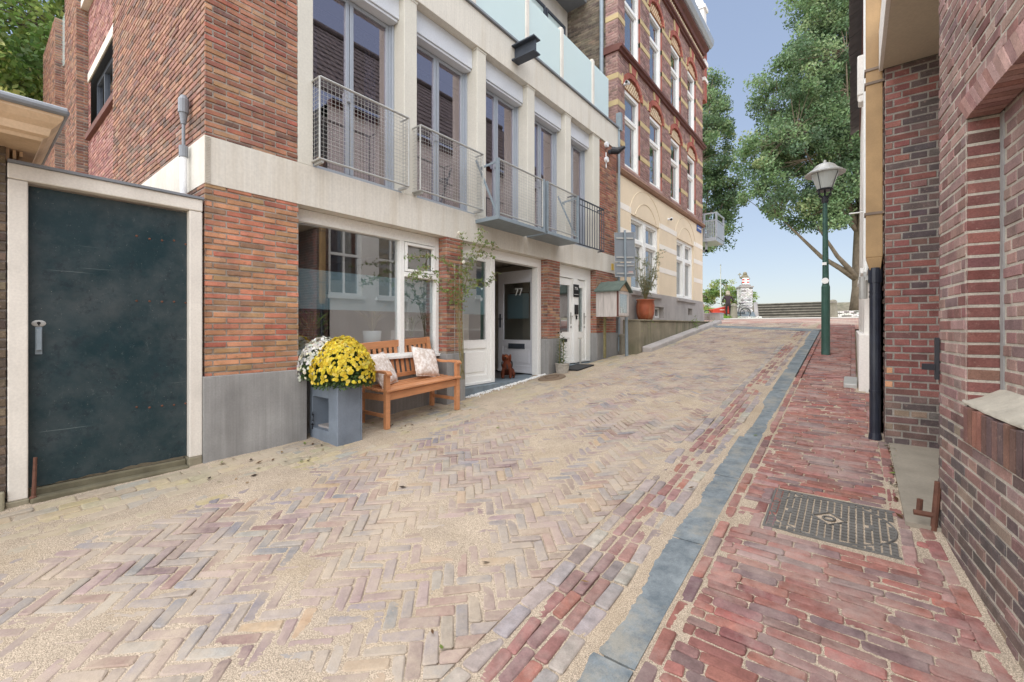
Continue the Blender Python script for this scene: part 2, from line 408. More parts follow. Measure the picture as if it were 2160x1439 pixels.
def subtract(iv, holes):
    out = [iv]
    for a, b in holes:
        nx = []
        for p, q in out:
            if b <= p or a >= q: nx.append((p, q)); continue
            if a > p: nx.append((p, a))
            if b < q: nx.append((b, q))
        out = nx
    return out
def soft(c, k=.26, g=1.0):
    l = .3*c[0]+.55*c[1]+.15*c[2]; return tuple((x*(1-k)+l*1.15*k)*g for x in c)
def brickwall(mb, O, U, W, rects, holes=(), L=.21, Hc=.0535, J=.010, JB=.013, sf=(.26,1.0), palette=None, mortar=MORTAR, bond='stretch', rng=None, proud=.009, u0=0, z0=0, dep=None, colfn=None, rough=.0018, bump=None):
    """O origin, U unit along wall, W outward normal, z up. rects/holes in (u0,u1,z0,z1) absolute z."""
    rng = rng or R; O = Vector(O); U = Vector(U); W = Vector(W)
    flip = U.cross(Vector((0,0,1))).dot(W) < 0
    def P(u, z, d): p = O+U*u+W*d; return (p.x, p.y, z)
    def quad(a, b, c, d, col):
        q = [a, b, c, d]
        mb.face(q[::-1] if flip else q, col)
    zmin = min(r[2] for r in rects); zmax = max(r[3] for r in rects)
    k0 = math.floor((zmin-z0)/Hc); k1 = math.ceil((zmax-z0)/Hc)
    for r in rects:    # mortar bed, cut round the openings in strips
        zs = sorted({r[2], r[3], *[z for h in holes for z in (h[2], h[3]) if r[2] < z < r[3]]})
        for za, zb in zip(zs, zs[1:]):
            zm = (za+zb)/2
            for a, b in subtract((r[0], r[1]), [(h[0], h[1]) for h in holes if h[2] <= zm <= h[3]]):
                quad(P(a,za,-proud), P(b,za,-proud), P(b,zb,-proud), P(a,zb,-proud), mortar)
    for k in range(k0, k1):
        za = z0+k*Hc+JB/2; zb = z0+(k+1)*Hc-JB/2
        for r in rects:
            a0 = max(za, r[2]); b0 = min(zb, r[3])
            if b0-a0 < .012: continue
            zm = (a0+b0)/2
            for p, q in subtract((r[0], r[1]), [(h[0], h[1]) for h in holes if h[2]-.01 < zm < h[3]+.01]):
                if bond == 'cross':
                    l = L if k % 2 else L/2+0.0; off = (L/4 if k % 2 == 0 else (L/2 if (k//2) % 2 else 0))
                else:
                    l = L; off = 0 if bond == 'stack' else (L/2 if k % 2 else 0)
                i = math.floor((p-u0-off)/l)
                while True:
                    ua = u0+off+i*l+J/2; ub = u0+off+(i+1)*l-J/2; i += 1
                    if ua >= q: break
                    ua = max(ua, p); ub = min(ub, q)
                    if ub-ua < .02: continue
                    um = (ua+ub)/2
                    c = colfn(um, zm, rng) if colfn else pick(palette, rng)
                    c = jit(soft(c, *sf), .08, rng)
                    e = .0035; d = max(-proud*.4, rng.gauss(0, rough))
                    g = lambda: rng.gauss(0, rough*.6)
                    o4 = [(ua+g(), a0+g()), (ub+g(), a0+g()), (ub+g(), b0+g()), (ua+g(), b0+g())]
                    i4 = [(o4[0][0]+e, o4[0][1]+e), (o4[1][0]-e, o4[1][1]+e), (o4[2][0]-e, o4[2][1]-e), (o4[3][0]+e, o4[3][1]-e)]
                    # keep inside region
                    o = [mb.vert(P(min(max(x, p), q), z, -proud-.001), c) for x, z in o4]
                    t = [mb.vert(P(min(max(x, p), q), z, d), c) for x, z in i4]
                    F = [[t[0], t[1], t[2], t[3]]]+[[o[s], o[(s+1) % 4], t[(s+1) % 4], t[s]] for s in range(4)]
                    for f in F: mb.f.append(f[::-1] if flip else f)
# ================================================================== GROUND
def sheet(name, xs, ys, zf, mat, kind='structure', smooth=True):
    v = [(x, y, zf(x, y)) for y in ys for x in xs]; n = len(xs)
    f = [(j*n+i, j*n+i+1, (j+1)*n+i+1, (j+1)*n+i) for j in range(len(ys)-1) for i in range(n-1)]
    me = bpy.data.meshes.new(name); me.from_pydata(v, [], f)
    for p in me.polygons: p.use_smooth = smooth
    me.materials.append(mat); o = bpy.data.objects.new(name, me); COL.objects.link(o); tag(o, kind=kind); return o
def rng_f(a, b, st):
    n = max(1, int(round((b-a)/st))); return [a+(b-a)*i/n for i in range(n+1)]

M['ground'] = mat_plain('ground_soil', s2l(170,156,130), .95, .2, 2, .4, 40)
sheet('ground', [-400,-120,-60,-30,-20,-12,-8,-6,-4.4,-3,-1.5,0,1.5,3,6,12,30,80,300],
      [-40,-20,-8,-5,-3,-1,0,1,2,3,4,5,6,7,8,9,10,11,12,13,14,15,16,17,18,19,21,24,28,31,36,45,60,90,150,300,600],
      lambda x, y: gz(x, y)-.06, M['ground'])

def paver(mb, cx, cy, ang, L, W, c, rng, zoff=0, jt=.0025, crown=.002, e=.006, tilt=.002, h=.03, clip=None):
    ca, sa = cos(ang), sin(ang); tx = rng.gauss(0, tilt); ty = rng.gauss(0, tilt)
    def loc(u, v, z):
        x = cx+u*ca-v*sa; y = cy+u*sa+v*ca
        if clip: x = min(max(x, clip[0]), clip[1])
        return (x, y, gz(x, y)+zoff+z+tx*u/L*2+ty*v/W*2)
    hl, hw = L/2, W/2
    cor = [(-hl,-hw),(hl,-hw),(hl,hw),(-hl,hw)]
    cor = [(u+rng.gauss(0,jt), v+rng.gauss(0,jt)) for u, v in cor]
    # worn corners: eight-sided outline
    k = .006+rng.random()*.009
    out = []
    for i in range(4):
        a = Vector(cor[i]); p = (Vector(cor[i-1])-a).normalized(); n = (Vector(cor[(i+1) % 4])-a).normalized()
        out += [a+p*k*.8, a+n*k*.8]
    W_ = [Vector((cx+u*ca-v*sa, cy+u*sa+v*ca)) for u, v in out]
    if clip:                                   # cut stones end straight against the edge row
        for lim, sg in ((clip[1], 1), (clip[0], -1)):
            r_ = []
            for a_, b_ in zip(W_, W_[1:]+W_[:1]):
                ia, ib = (a_.x-lim)*sg <= 0, (b_.x-lim)*sg <= 0
                if ia: r_.append(a_)
                if ia != ib: t = (lim-a_.x)/(b_.x-a_.x); r_.append(a_.lerp(b_, t))
            W_ = r_
            if len(W_) < 3: return
    n = len(W_); cen = Vector((sum(p.x for p in W_)/n, sum(p.y for p in W_)/n))
    if max((p-cen).length for p in W_) < .022: return
    def lz(p, z):
        dx, dy = p.x-cx, p.y-cy; u = dx*ca+dy*sa; v = -dx*sa+dy*ca
        return (p.x, p.y, gz(p.x, p.y)+zoff+z+tx*u/L*2+ty*v/W*2)
    inn = []
    for p in W_:
        d = cen-p; du, dv = d.x*ca+d.y*sa, -d.x*sa+d.y*ca
        mu = min(e, abs(du)*.5)*(1 if du > 0 else -1); mv = min(e, abs(dv)*.5)*(1 if dv > 0 else -1)
        inn.append(Vector((p.x+mu*ca-mv*sa, p.y+mu*sa+mv*ca)))
    lo = [mb.vert(lz(p, -h), c) for p in W_]
    md = [mb.vert(lz(p, -.0045), c) for p in W_]
    up = [mb.vert(lz(p, 0), c) for p in inn]
    ce = mb.vert(lz(cen, crown*.6), c)
    for i in range(n):
        j = (i+1) % n
        mb.f.append([lo[i], lo[j], md[j], md[i]]); mb.f.append([md[i], md[j], up[j], up[i]]); mb.f.append([up[i], up[j], ce])

PAL_ROAD = pal((158,134,132,5),(148,122,122,4),(146,136,136,3),(134,132,138,2),(156,142,132,2),(148,114,106,2),(138,130,138,1.4),(176,144,110,1),(160,152,142,1.5),(130,106,104,.6))
PAL_WALK = pal((172,102,86,5),(160,96,84,4),(178,112,96,3),(152,108,100,3),(148,116,112,2),(184,100,86,1),(136,104,102,1.2),(182,132,122,1.5))
PAL_GUT = pal((160,104,96,4),(168,118,108,3),(150,112,106,3),(176,108,88,1.5),(156,140,136,2))
PAL_EDGE = pal((168,156,146,3),(158,150,148,3),(150,130,124,2),(178,166,150,2))
PAL_TILE = pal((196,184,154,4),(186,176,152,3),(176,170,156,2),(200,184,146,2),(168,166,160,1))
XH0, XH1 = -3.55, -1.27
def in_road(x, y): return XH0-.05 < x < XH1+.07 and -1.2 < y < 16.6
rr = random.Random(3)
mb = MB(); L0 = .192; W0 = L0/3
ca, sa = cos(pi/4), sin(pi/4)
for a in range(-90, 330):
    for b in range(-60, 60):
        # herringbone lattice (1,1) and (6,0), rotated 45 degrees
        for kind in (0, 1):
            bx = a+6*b; by = a
            if kind == 0: u, v, an = bx+1.5, by+.5, 0
            else: u, v, an = bx+.5, by+2.5, pi/2
            u *= W0; v *= W0
            x = -2.4+u*ca-v*sa; y = 3+u*sa+v*ca
            if in_road(x, y):
                sink = -.012*max(0, fb(x*.9+5, y*.7, 2))
                paver(mb, x, y, an+pi/4, L0-.008, W0-.0075, jit(soft(pick(PAL_ROAD, rr),.22,.86), .07, rr), rr, zoff=rr.gauss(0,.0014), clip=(XH0-.01, XH1+.008))
road = mb.build('road', M['paver'], None); tag(road, kind='structure')
# gutter: five rows lengthwise beside the kerb
mb = MB()
for row, (x, w, pl) in enumerate([(-1.215,.085,PAL_EDGE),(-1.135,.062,PAL_GUT),(-1.07,.062,PAL_GUT),(-1.005,.062,PAL_GUT),(-.935,.075,PAL_EDGE)]):
    y = -1.2+rr.random()*.2
    while y < 13.5:
        l = .2+rr.gauss(0,.012)
        dip = -.004-.010*(row/4)
        paver(mb, x+rr.gauss(0,.003), y+l/2, pi/2+rr.gauss(0,.02), l-.008, w-.004, jit(soft(pick(pl, rr),.26,.8), .06, rr), rr, zoff=dip+rr.gauss(0,.003)+(.008 if row == 4 else 0), h=.04)
        y += l
tag(mb.build('gutter', M['paver_red'], None), kind='structure')
# kerb strip of bluestone, one-metre stones
mb = MB(); y = -1.35
while y < 13.55:
    l = .98+rr.gauss(0,.03); y1 = min(y+l-.006, 13.6); n = 6
    o = rr.gauss(0,.002)
    for i in range(n):
        ya = y+(y1-y)*i/n; yb = y+(y1-y)*(i+1)/n
        za, zb = gz(-.76,ya)+.004+o, gz(-.76,yb)+.004+o
        xa, xb = -.855, -.667
        P = [(xa,ya,za-.12),(xb,ya,za-.12),(xb,yb,zb-.12),(xa,yb,zb-.12),(xa+.006,ya+(.004 if i==0 else 0),za),(xb-.004,ya+(.004 if i==0 else 0),za+.003),(xb-.004,yb-(.004 if i==n-1 else 0),zb+.003),(xa+.006,yb-(.004 if i==n-1 else 0),zb)]
        mb.hexa(P)
    y += l
tag(mb.build('kerb', M['kerb'], None, weld=False), kind='structure')
# red brick pavement laid across, with an edge row along the kerb and along the wall
def wall_x(y):      # face of the right-hand walls
    if y < 3.47: return .385+(3.47-y)*.0981
    if y < 6.85: return .2 if y > 4.95 else .30
    return .06
MH = (-.50, .27, 2.95, 3.60)
mb = MB(); y = -1.2; k = 0
while y < 15.6:
    h = .0575
    x1 = wall_x(y)-.02 if not (3.47 <= y < 4.95) else .24
    x = -.59-(rr.random()*.2)
    while x < x1-.03:
        l = .205+rr.gauss(0,.006)
        xa, xb = max(x, -.588), min(x+l, x1-.068)
        if xb-xa > .045 and not (MH[0] < (xa+xb)/2 < MH[1] and MH[2] < y < MH[3]):
            paver(mb, (xa+xb)/2, y, rr.gauss(0,.012), xb-xa-.004, h-.003, jit(soft(pick(PAL_WALK, rr),.27,.74), .07, rr), rr, zoff=rr.gauss(0,.0022), crown=.003)
        x += l
    y += h; k += 1
for xf, w in ((lambda y: -.627, .066), (lambda y: (wall_x(y)-.06 if not (3.47 <= y < 4.95) else .205), .066)):
    y = -1.2
    while y < 15.5:
        l = .205+rr.gauss(0,.006); x = xf(y+l/2)
        paver(mb, x, y+l/2, pi/2+(0.09 if xf(y) > 0 and y < 3.4 else 0), l-.007, w-.005, jit(soft(pick(PAL_WALK, rr),.27,.74), .07, rr), rr, zoff=rr.gauss(0,.002))
        y += l
for xx in (-.47, -.405, .235):   # bricks packed along the manhole
    y = 2.97
    while y < 3.56:
        paver(mb, xx, y+.1, pi/2, .195, .058, jit(soft(pick(PAL_WALK, rr),.27,.74), .07, rr), rr, zoff=rr.gauss(0,.002)); y += .205
tag(mb.build('pavement', M['paver_red'], None), kind='structure')
# pale tiles along the house front
mb = MB(); k = 0; x = -4.62
while x < -3.6:
    y = -1.2+(.1 if k % 2 else 0)
    while y < 16.4:
        cx, cy = x+.05, y+.1
        skip = (cx < -4.36 and not (2.2 < cy < 4.1)) or (cy > 9.55 and cx < -3.85)
        if not skip:
            paver(mb, cx, cy, pi/2+rr.gauss(0,.015), .194, .095, jit(soft(pick(PAL_TILE, rr),.0,.68), .06, rr), rr, zoff=-.001+rr.gauss(0,.0015))
        y += .2
    x += .1; k += 1
tag(mb.build('path', M['paver'], None), kind='structure')
# crossing strip of bluestone at the top, and brick beyond
def strip(name, a, b, w, mat, zo=.006):
    a = Vector(a); b = Vector(b); d = (b-a).normalized(); n = Vector((-d.y, d.x)); mbx = MB(); N = 8
    for i in range(N):
        p = a.lerp(b, i/N)+d*.01; q = a.lerp(b, (i+1)/N)
        pts = [(p-n*w/2), (q-n*w/2), (q+n*w/2), (p+n*w/2)]
        mbx.hexa([(v.x, v.y, gz(v.x, v.y)-.1) for v in pts]+[(v.x, v.y, gz(v.x, v.y)+zo) for v in pts])
    return tag(mbx.build(name, mat), kind='structure')
strip('crossing', (-3.9,15.9), (-.7,13.75), .5, M['kerb'])
def mat_roadtop():
    t = NT('top_paving')
    b = t.n('ShaderNodeTexBrick', Vector=t.coord()); b.inputs['Scale'].default_value = 1
    b.inputs['Brick Width'].default_value = .2; b.inputs['Row Height'].default_value = .066; b.inputs['Mortar Size'].default_value = .006
    b.inputs['Color1'].default_value = (*s2l(170,120,112),1); b.inputs['Color2'].default_value = (*s2l(150,118,116),1); b.inputs['Mortar'].default_value = (*s2l(190,170,140),1)
    c = t.mix(t.ramp(t.noise(1.2,5), [(.45,0.0),(.7,.8)]), b.outputs[0], s2l(196,184,168))
    t.pbr(c, .9, 0, .2); return t.m
M['top_paving'] = mat_roadtop()
sheet('upper_road', rng_f(-14, 6, .8), rng_f(14.2, 30, .5), lambda x, y: gz(x, y)-.012, M['top_paving'])
M['cobble'] = mat_plain('cobble', s2l(196,190,178), .9, .2, 4, .4, 20)
sheet('cross_street', rng_f(-40, 30, 2), rng_f(21.5, 33, 1), lambda x, y: gz(x, y)+.004, M['cobble'])

# sand brushed over the paving: real thin drifts that rise above and dip below the stones
rsand = random.Random(99)
def sand_h(x, y):
    base = -.0040
    big = fb(x*1.3+3.1, y*1.05+1.7, 4)*.0112
    mid = fb(x*5.5, y*5.5+9, 2)*.003
    fine = nz(x*38, y*38)*.0013+rsand.gauss(0,.0007)
    s = min(1, max(0, (y-3.2)/4.5)); base += .0014*s            # sandier further up
    if x < -3.5: base += .0022                                 # and along the house
    return base+big+mid+fine
sand_parts = []
for i, (y0, y1, st) in enumerate([(-.6, 3.4, .0105), (3.4, 8.0, .02), (8.0, 16.4, .05)]):
    xs = rng_f(-4.6 if y1 < 8.1 else -3.9, -.80, st); ys = rng_f(y0, y1, st)
    sand_parts.append((xs, ys))
def sand_z(x, y):
    h = sand_h(x, y)
    if x > -1.25:                                              # gutter: more sand towards the kerb
        s = (x+1.25)/.39
        h += -.012*s-.0026+(.006*max(0, (s-.55)/.45) if s > .55 else 0)
        if s > .8: h += .004
        if x > -.868: h = .0065-.10*(x+.868)+.006*fb(x*3,y*2.2,3)+.002*nz(x*30,y*30)
    return gz(x, y)+h
mbs = MB(); vv = []; ff = []
for xs, ys in sand_parts:
    b0 = len(vv); n = len(xs)
    for y in ys:
        for x in xs: vv.append((x, y, sand_z(x, y)))
    for j in range(len(ys)-1):
        for i in range(n-1):
            xm = xs[i]; ym = ys[j]
            if xm < -4.40 and not (2.15 < ym < 4.1 or 4.45 < ym < 8.5): continue
            q = b0+j*n+i; ff.append((q, q+1, q+n+1, q+n))
me = bpy.data.meshes.new('sand'); me.from_pydata(vv, [], ff)
for p in me.polygons: p.use_smooth = True
me.materials.append(M['sand']); o = bpy.data.objects.new('sand', me); COL.objects.link(o); tag(o, kind='stuff')
# sand between the pavement bricks
xs = rng_f(-.71, .62, .012); ys = rng_f(-.5, 7.5, .012)
vv = []; ff = []; n = len(xs)
def sw(x, y):
    h = -.0072+max(0, fb(x*2.3+4, y*1.9, 3))*.0075+nz(x*40, y*40)*.001+rsand.gauss(0,.0006)
    d = wall_x(y)-x
    if d < .09 or (3.47 < y < 4.95 and x > .2): h += .007*(1-max(0,d)/.09) if d < .09 else .004
    if MH[0]-.05 < x < MH[1]+.02 and MH[2]-.02 < y < MH[3]+.02: h = -.006+.008*max(0, fb(x*4, y*4, 2))
    if x < -.6: h += .002
    if x < -.66: h = .006+.13*(x+.66)+.005*fb(x*3,y*2.2,3)+.002*nz(x*30,y*30)
    return gz(x, y)+h
for y in ys:
    for x in xs: vv.append((x, y, sw(x, y)))
for j in range(len(ys)-1):
    for i in range(n-1):
        if xs[i] > wall_x(ys[j])+.05 and not (3.4 < ys[j] < 5): continue
        q = j*n+i; ff.append((q, q+1, q+n+1, q+n))
me = bpy.data.meshes.new('pavement_sand'); me.from_pydata(vv, [], ff)
for p in me.polygons: p.use_smooth = True
me.materials.append(M['sand']); o = bpy.data.objects.new('pavement_sand', me); COL.objects.link(o); tag(o, kind='stuff')
# white chippings in front of the open door
mb = MB()
for i in range(900):
    y = R.uniform(4.52, 6.62); x = -4.44+abs(R.gauss(0,.05))*(1.2 if y < 6 else .8)-.02
    r = R.uniform(.006,.013); z = gz(x, y)+.006+R.random()*.012*max(0,1-(x+4.44)/.12)
    mb.ball((x, y, z), r, r*R.uniform(.6,1), r*.7, 5, 3)
tag(mb.build('white_chippings', M['lettering']), kind='stuff')
# fallen leaves and crumbs
mb = MB()
for i in range(150):
    if i < 45: x, y = R.uniform(-4.5,-3.7), R.uniform(2.3,4.3)
    elif i < 75: x, y = R.uniform(-4.35,-3.6), R.uniform(1.2,2.2)
    elif i < 100: x, y = R.uniform(-3.4,.2), R.uniform(1.2,6)
    else: x, y = .24+R.gauss(0,.02), R.uniform(3.5,4.9)
    c = pick([(s2l(96,70,46),4),(s2l(120,140,70),2),(s2l(150,120,70),2),(s2l(60,50,44),3)], R)
    a = R.random()*6.28; l = R.uniform(.012,.032); z = gz(x, y)+.012
    d = Vector((cos(a), sin(a), R.uniform(-.2,.3)))*l; s = Vector((-sin(a), cos(a), R.uniform(-.2,.3)))*l*.4; p = Vector((x, y, z))
    mb.face([p-d, p+s, p+d, p-s], c)
tag(mb.build('fallen_leaves', M['leaf']), kind='stuff')
# ================================================================== TOWNHOUSE (left, white bands)
class Fr:   # a local frame on a wall: u along, d outward, z up
    def __init__(s, O, U, W): s.O = Vector(O); s.U = Vector(U).normalized(); s.W = Vector(W).normalized()
    def p(s, u, d, z): q = s.O+s.U*u+s.W*d; return (q.x, q.y, z)
    def box(s, mb, u0, u1, d0, d1, z0, z1, c=None):
        if u0 > u1: u0, u1 = u1, u0
        if d0 > d1: d0, d1 = d1, d0
        P = [s.p(u,d,z) for z in (z0,z1) for u, d in ((u0,d0),(u1,d0),(u1,d1),(u0,d1))]
        if s.U.cross(s.W).z < 0: P = [P[i] for i in (3,2,1,0,7,6,5,4)]
        mb.hexa(P, c); return mb
    def frame(s, mb, u0, u1, z0, z1, w, d0, d1, wb=None, wt=None):   # four butted members
        wb = wb or w; wt = wt or w
        s.box(mb, u0, u0+w, d0, d1, z0, z1); s.box(mb, u1-w, u1, d0, d1, z0, z1)
        s.box(mb, u0+w, u1-w, d0, d1, z0, z0+wb); s.box(mb, u0+w, u1-w, d0, d1, z1-wt, z1); return mb
FA = Fr((-4.4,0,0), (0,1,0), (1,0,0))
FS = Fr((-4.4,1.303,0), (-1,0,0), (0,-1,0))          # side wall facing the alley, u runs away from the street
TH = thing('townhouse', (-4.6,5.2,.35), 'townhouse with white concrete bands, brick piers and steel mesh balconies', 'house')
rb = random.Random(21)
mb = MB()
brickwall(mb, (-4.4,0,0), (0,1,0), (1,0,0), [(1.303,2.11,.93,2.605)], palette=PAL_ORANGE, rng=rb, mortar=MORTAR, sf=(.2,1.08))
brickwall(mb, (-4.4,0,0), (0,1,0), (1,0,0), [(1.303,2.10,3.022,7.2)], palette=PAL_BROWN, sf=(.22,1.08), rng=rb, mortar=MORTAR)
mb.box(-4.8,-4.413,1.317,2.10,.15,2.6,MORTAR); mb.box(-4.8,-4.413,1.317,2.10,3.02,7.2,MORTAR)
mb.build('brick_pier', M['wall_brick'], TH)
# side wall and rear wing with pilasters
mb = MB()
brickwall(mb, FS.O, FS.U, FS.W, [(0,3.67,.1,2.605),(0,3.67,3.022,7.2)], palette=PAL_MIX, rng=rb)
mb.box(-8.07,-4.82,1.317,1.6,.1,7.2,MORTAR)
mb.build('side_wall', M['wall_brick'], TH)
FW = Fr((-8.07,1.46,0), (-1,0,0), (0,-1,0))
def wx(u): return -8.07-ony(u,300,1.46)[0]
wa, wb_ = wx(229), wx(190)
zt1, zt0 = 5.15, 3.62
zA = ony(190,296,1.46)[2]; zB = ony(190,172,1.46)[2]
win = [(.12, wb_, zA+.05, zB)]
wc, wd = wx(158), wx(138); zC = ony(150,355,1.46)[2]; zD = ony(150,235,1.46)[2]
win.append((wc, wd, zC, zD))
mb = MB()
brickwall(mb, FW.O, FW.U, FW.W, [(0,wx(186),.5,7.2)], holes=[win[0]], palette=PAL_PINK, rng=rb, L=.21, Hc=.056)
brickwall(mb, FW.O, FW.U, FW.W, [(wx(161),wx(137)+.15,.5,7.2)], holes=[win[1]], palette=PAL_PINK, rng=rb, L=.21, Hc=.056)
mb.build('wing_wall', M['wall_brick'], TH)
for ua, ub, top in ((186,160,9.5),(137,110,8.3)):
    mb = MB(); a, b = wx(ua), wx(ub)
    brickwall(mb, (FW.O.x-a, 1.30, 0), (-1,0,0), (0,-1,0), [(0,b-a,.5,top)], palette=PAL_MIX, rng=rb)
    brickwall(mb, (FW.O.x-a, 1.30, 0), (0,1,0), (1,0,0), [(0,.16,.5,top)], palette=PAL_MIX, rng=rb)
    brickwall(mb, (FW.O.x-b, 1.30, 0), (0,1,0), (-1,0,0), [(0,.16,.5,top)], palette=PAL_MIX, rng=rb)
    mb.box(FW.O.x-b+.01, FW.O.x-a-.01, 1.31, 1.45, .5, top, MORTAR)
    mb.build('pilaster', M['wall_brick'], TH)
mb = MB(); mb.box(-15.7,-8.08,1.80,2.1,.2,7.2); mb.build('wing_core', M['room_dark'], TH)
for (a, b, z0, z1) in win:
    mb = MB(); FW.frame(mb, a, b, z0+.06, z1, .07, -.16, -.09)
    n = max(2, int((b-a)/.62))
    for k in range(1, n): u = a+(b-a)*k/n; FW.box(mb, u-.035, u+.035, -.16, -.09, z0+.13, z1-.07)
    f = mb.build('wing_window', M['alu_dark'], TH)
    mb = MB(); FW.box(mb, a+.07, b-.07, -.135, -.125, z0+.13, z1-.07); mb.build('pane', M['glass_far'], f)
    mb = MB(); FW.box(mb, a-.06, b+.06, -.02, .06, z0-.05, z0+.05); mb.build('sill', M['dark_wood'], f)
    mb = MB(); FW.box(mb, a-.1, b+.1, .003, .02, z1, z1+.16); mb.build('lintel', M['concrete'], f)
mb = MB(); FW.box(mb, wx(137)-1.2, wx(118), .02, .04, 7.25, 8.3); mb.build('roof_terrace_glass', M['frost_rail'], TH)
mb = MB(); FW.box(mb, .0, wx(186), .0, .1, 7.2, 7.32); mb.build('coping', M['concrete'], TH)
# concrete bands
mb = MB(); mb.box(-4.95,-4.395,1.298,9.62,2.603,3.02); mb.box(-8.07,-4.95,1.298,1.6,2.606,3.018)
for i in range(28): mb.box(-4.393,-4.388,1.30,1.345,2.61+i*.0146,2.617+i*.0146)
mb.build('concrete_band', M['concrete'], TH, bevel=.004)
mb = MB(); mb.box(-5.6,-4.375,2.10,9.62,5.53,6.05); mb.build('roof_beam', M['concrete'], TH, bevel=.006)
mb = MB(); mb.box(-5.6,-4.34,2.10,9.62,6.053,6.085); mb.build('drip_edge', M['lead'], TH)
# upper columns
cols = [(2.102,2.262),(3.421,3.623),(4.754,4.956),(6.03,6.24),(7.28,7.49),(8.42,8.72)]
for a, b in cols:
    mb = MB(); FA.box(mb, a, b, -.36, -.002, 3.022, 5.529); mb.build('column', M['pier_paint'], TH, bevel=.008)
    mb = MB(); FA.box(mb, a-.01, b+.01, -.10, .006, 5.500, 5.5285); mb.build('column_cap', M['pier_paint'], TH)
mb = MB(); brickwall(mb, (-4.4,0,0), (0,1,0), (1,0,0), [(8.723,9.60,3.022,5.529)], palette=PAL_BROWN, sf=(.22,1.08), rng=rb)
mb.box(-4.8,-4.413,8.73,9.60,3.02,5.53,MORTAR); mb.build('brick_end_panel', M['wall_brick'], TH)
# upper windows: frame, two panes, roller shutter box, side track
for (a0, a), (b, b1) in zip(cols, cols[1:]):
    y0, y1 = a, b
    mb = MB(); FA.box(mb, y0, y1, -.30, -.10, 5.235, 5.528); FA.box(mb, y0+.01, y1-.01, -.28, -.12, 5.20, 5.234)
    sb = mb.build('shutter_box', M['shutter'], TH, bevel=.006)
    mb = MB(); FA.box(mb, y0, y0+.035, -.28, -.20, 3.06, 5.20); FA.box(mb, y1-.03, y1, -.28, -.20, 3.06, 5.20)
    FA.box(mb, y1-.05, y1-.03, -.28, -.23, 3.06, 5.20)
    FA.frame(mb, y0+.035, y1-.05, 3.10, 5.19, .045, -.30, -.245)
    m_ = (y0+y1)/2-.02
    FA.box(mb, m_-.05, m_-.004, -.30, -.24, 3.145, 5.145); FA.box(mb, m_+.004, m_+.05, -.30, -.24, 3.145, 5.145)
    FA.box(mb, y0, y1, -.30, -.05, 3.022, 3.06)
    f = mb.build('window_frame', M['alu'], TH, bevel=.004)
    for p, q in ((y0+.08, m_-.05), (m_+.05, y1-.095)):
        mb = MB(); FA.box(mb, p, q, -.272, -.264, 3.15, 5.14); mb.build('pane', M['glass_up'], f)
        mb = MB(); FA.box(mb, p, q, -.33, -.31, 4.92+R.random()*.1, 5.14); mb.build('blind', M['room_dark'], f)
    mb = MB(); FA.box(mb, m_-.045, m_-.012, -.24, -.20, 3.98, 4.10); mb.build('handle', M['alu'], f)
# mesh balcony guards
def mesh_guard(name, y0, y1, dpt, z0, z1, ret=True, step=.043):
    mb = MB(); x = -4.4+dpt
    fr = .011
    mb.tube([(x,y0,z0),(x,y1,z0)], fr, 6); mb.tube([(x,y0,z1),(x,y1,z1)], .014, 6)
    mb.tube([(x,y0,z0),(x,y0,z1)], fr, 6); mb.tube([(x,y1,z0),(x,y1,z1)], fr, 6)
    if ret:
        for y in (y0, y1):
            for z in (z0, z1): mb.tube([(x,y,z),(-4.405,y,z)], fr, 6)
        for y in (y0+.03, y1-.03): mb.bar((x,y,z0-.02),(-4.40,y,z0-.02),.03,.03)
    g = mb.build(name, M['galv'], TH)
    mb = MB(); w = .0032
    n = int((y1-y0)/step)
    for i in range(1, n): y = y0+(y1-y0)*i/n; mb.box(x-w, x, y-w/2, y+w/2, z0, z1)
    n = int((z1-z0)/step)
    for i in range(1, n): z = z0+(z1-z0)*i/n; mb.box(x, x+w, y0, y1, z-w/2, z+w/2)
    if ret:
        for y in (y0, y1):
            k = max(2, int(dpt/step))
            for i in range(1, k): xx = -4.4+dpt*i/k; mb.box(xx-w/2, xx+w/2, y-w, y, z0, z1)
            n = int((z1-z0)/step)
            for i in range(1, n): z = z0+(z1-z0)*i/n; mb.box(-4.4, x, y, y+w, z-w/2, z+w/2)
    mb.build('wire_mesh', M['galv'], g); return g
mesh_guard('balcony_guard', 2.25, 3.37, .15, 3.07, 3.90)
mesh_guard('balcony_guard', 3.55, 4.72, .15, 3.07, 3.88)
xd = .42
ya = onx(1050,335,-4.4+xd)[1]; yb = onx(1146,380,-4.4+xd)[1]; yc = onx(1152,383,-4.4+xd)[1]; yd = onx(1218,415,-4.4+xd)[1]
zt = onx(1050,335,-4.4+xd)[2]; zb = onx(1050,448,-4.4+xd)[2]
mesh_guard('balcony_guard', ya, yb-.02, xd, zb, zt, False); mesh_guard('balcony_guard', yc+.02, yd, xd, zb+.02, zt, False)
for y in (ya, yb, yc+.02, yd): mb = MB(); mb.bar((-4.4+xd,y,zb-.05),(-4.4+xd,y,zt+.01),.035,.05); mb.build('guard_post', M['galv_grey'], TH)
for y in (ya, yd):
    mb = MB(); mb.bar((-4.40,y,zt+.08),(-4.4+xd-.02,y,zb),.012,.03); mb.bar((-4.4+xd,y,zt-.03),(-4.30,y,zt-.06),.012,.03); mb.bar((-4.30,y,zt-.06),(-4.26,y,zt-.10),.012,.03); mb.build('guard_brace', M['galv_grey'], TH)
y_m = onx(1135,490,-4.4+xd)[1]
for p, q in ((ya-.02, yb+.02), (yc+.02, yd+.02)):
    mb = MB(); mb.box(-4.398,-4.4+xd+.03,p,q,zb-.10,zb-.045); mb.build('balcony_slab', M['galv_grey'], TH, bevel=.004)
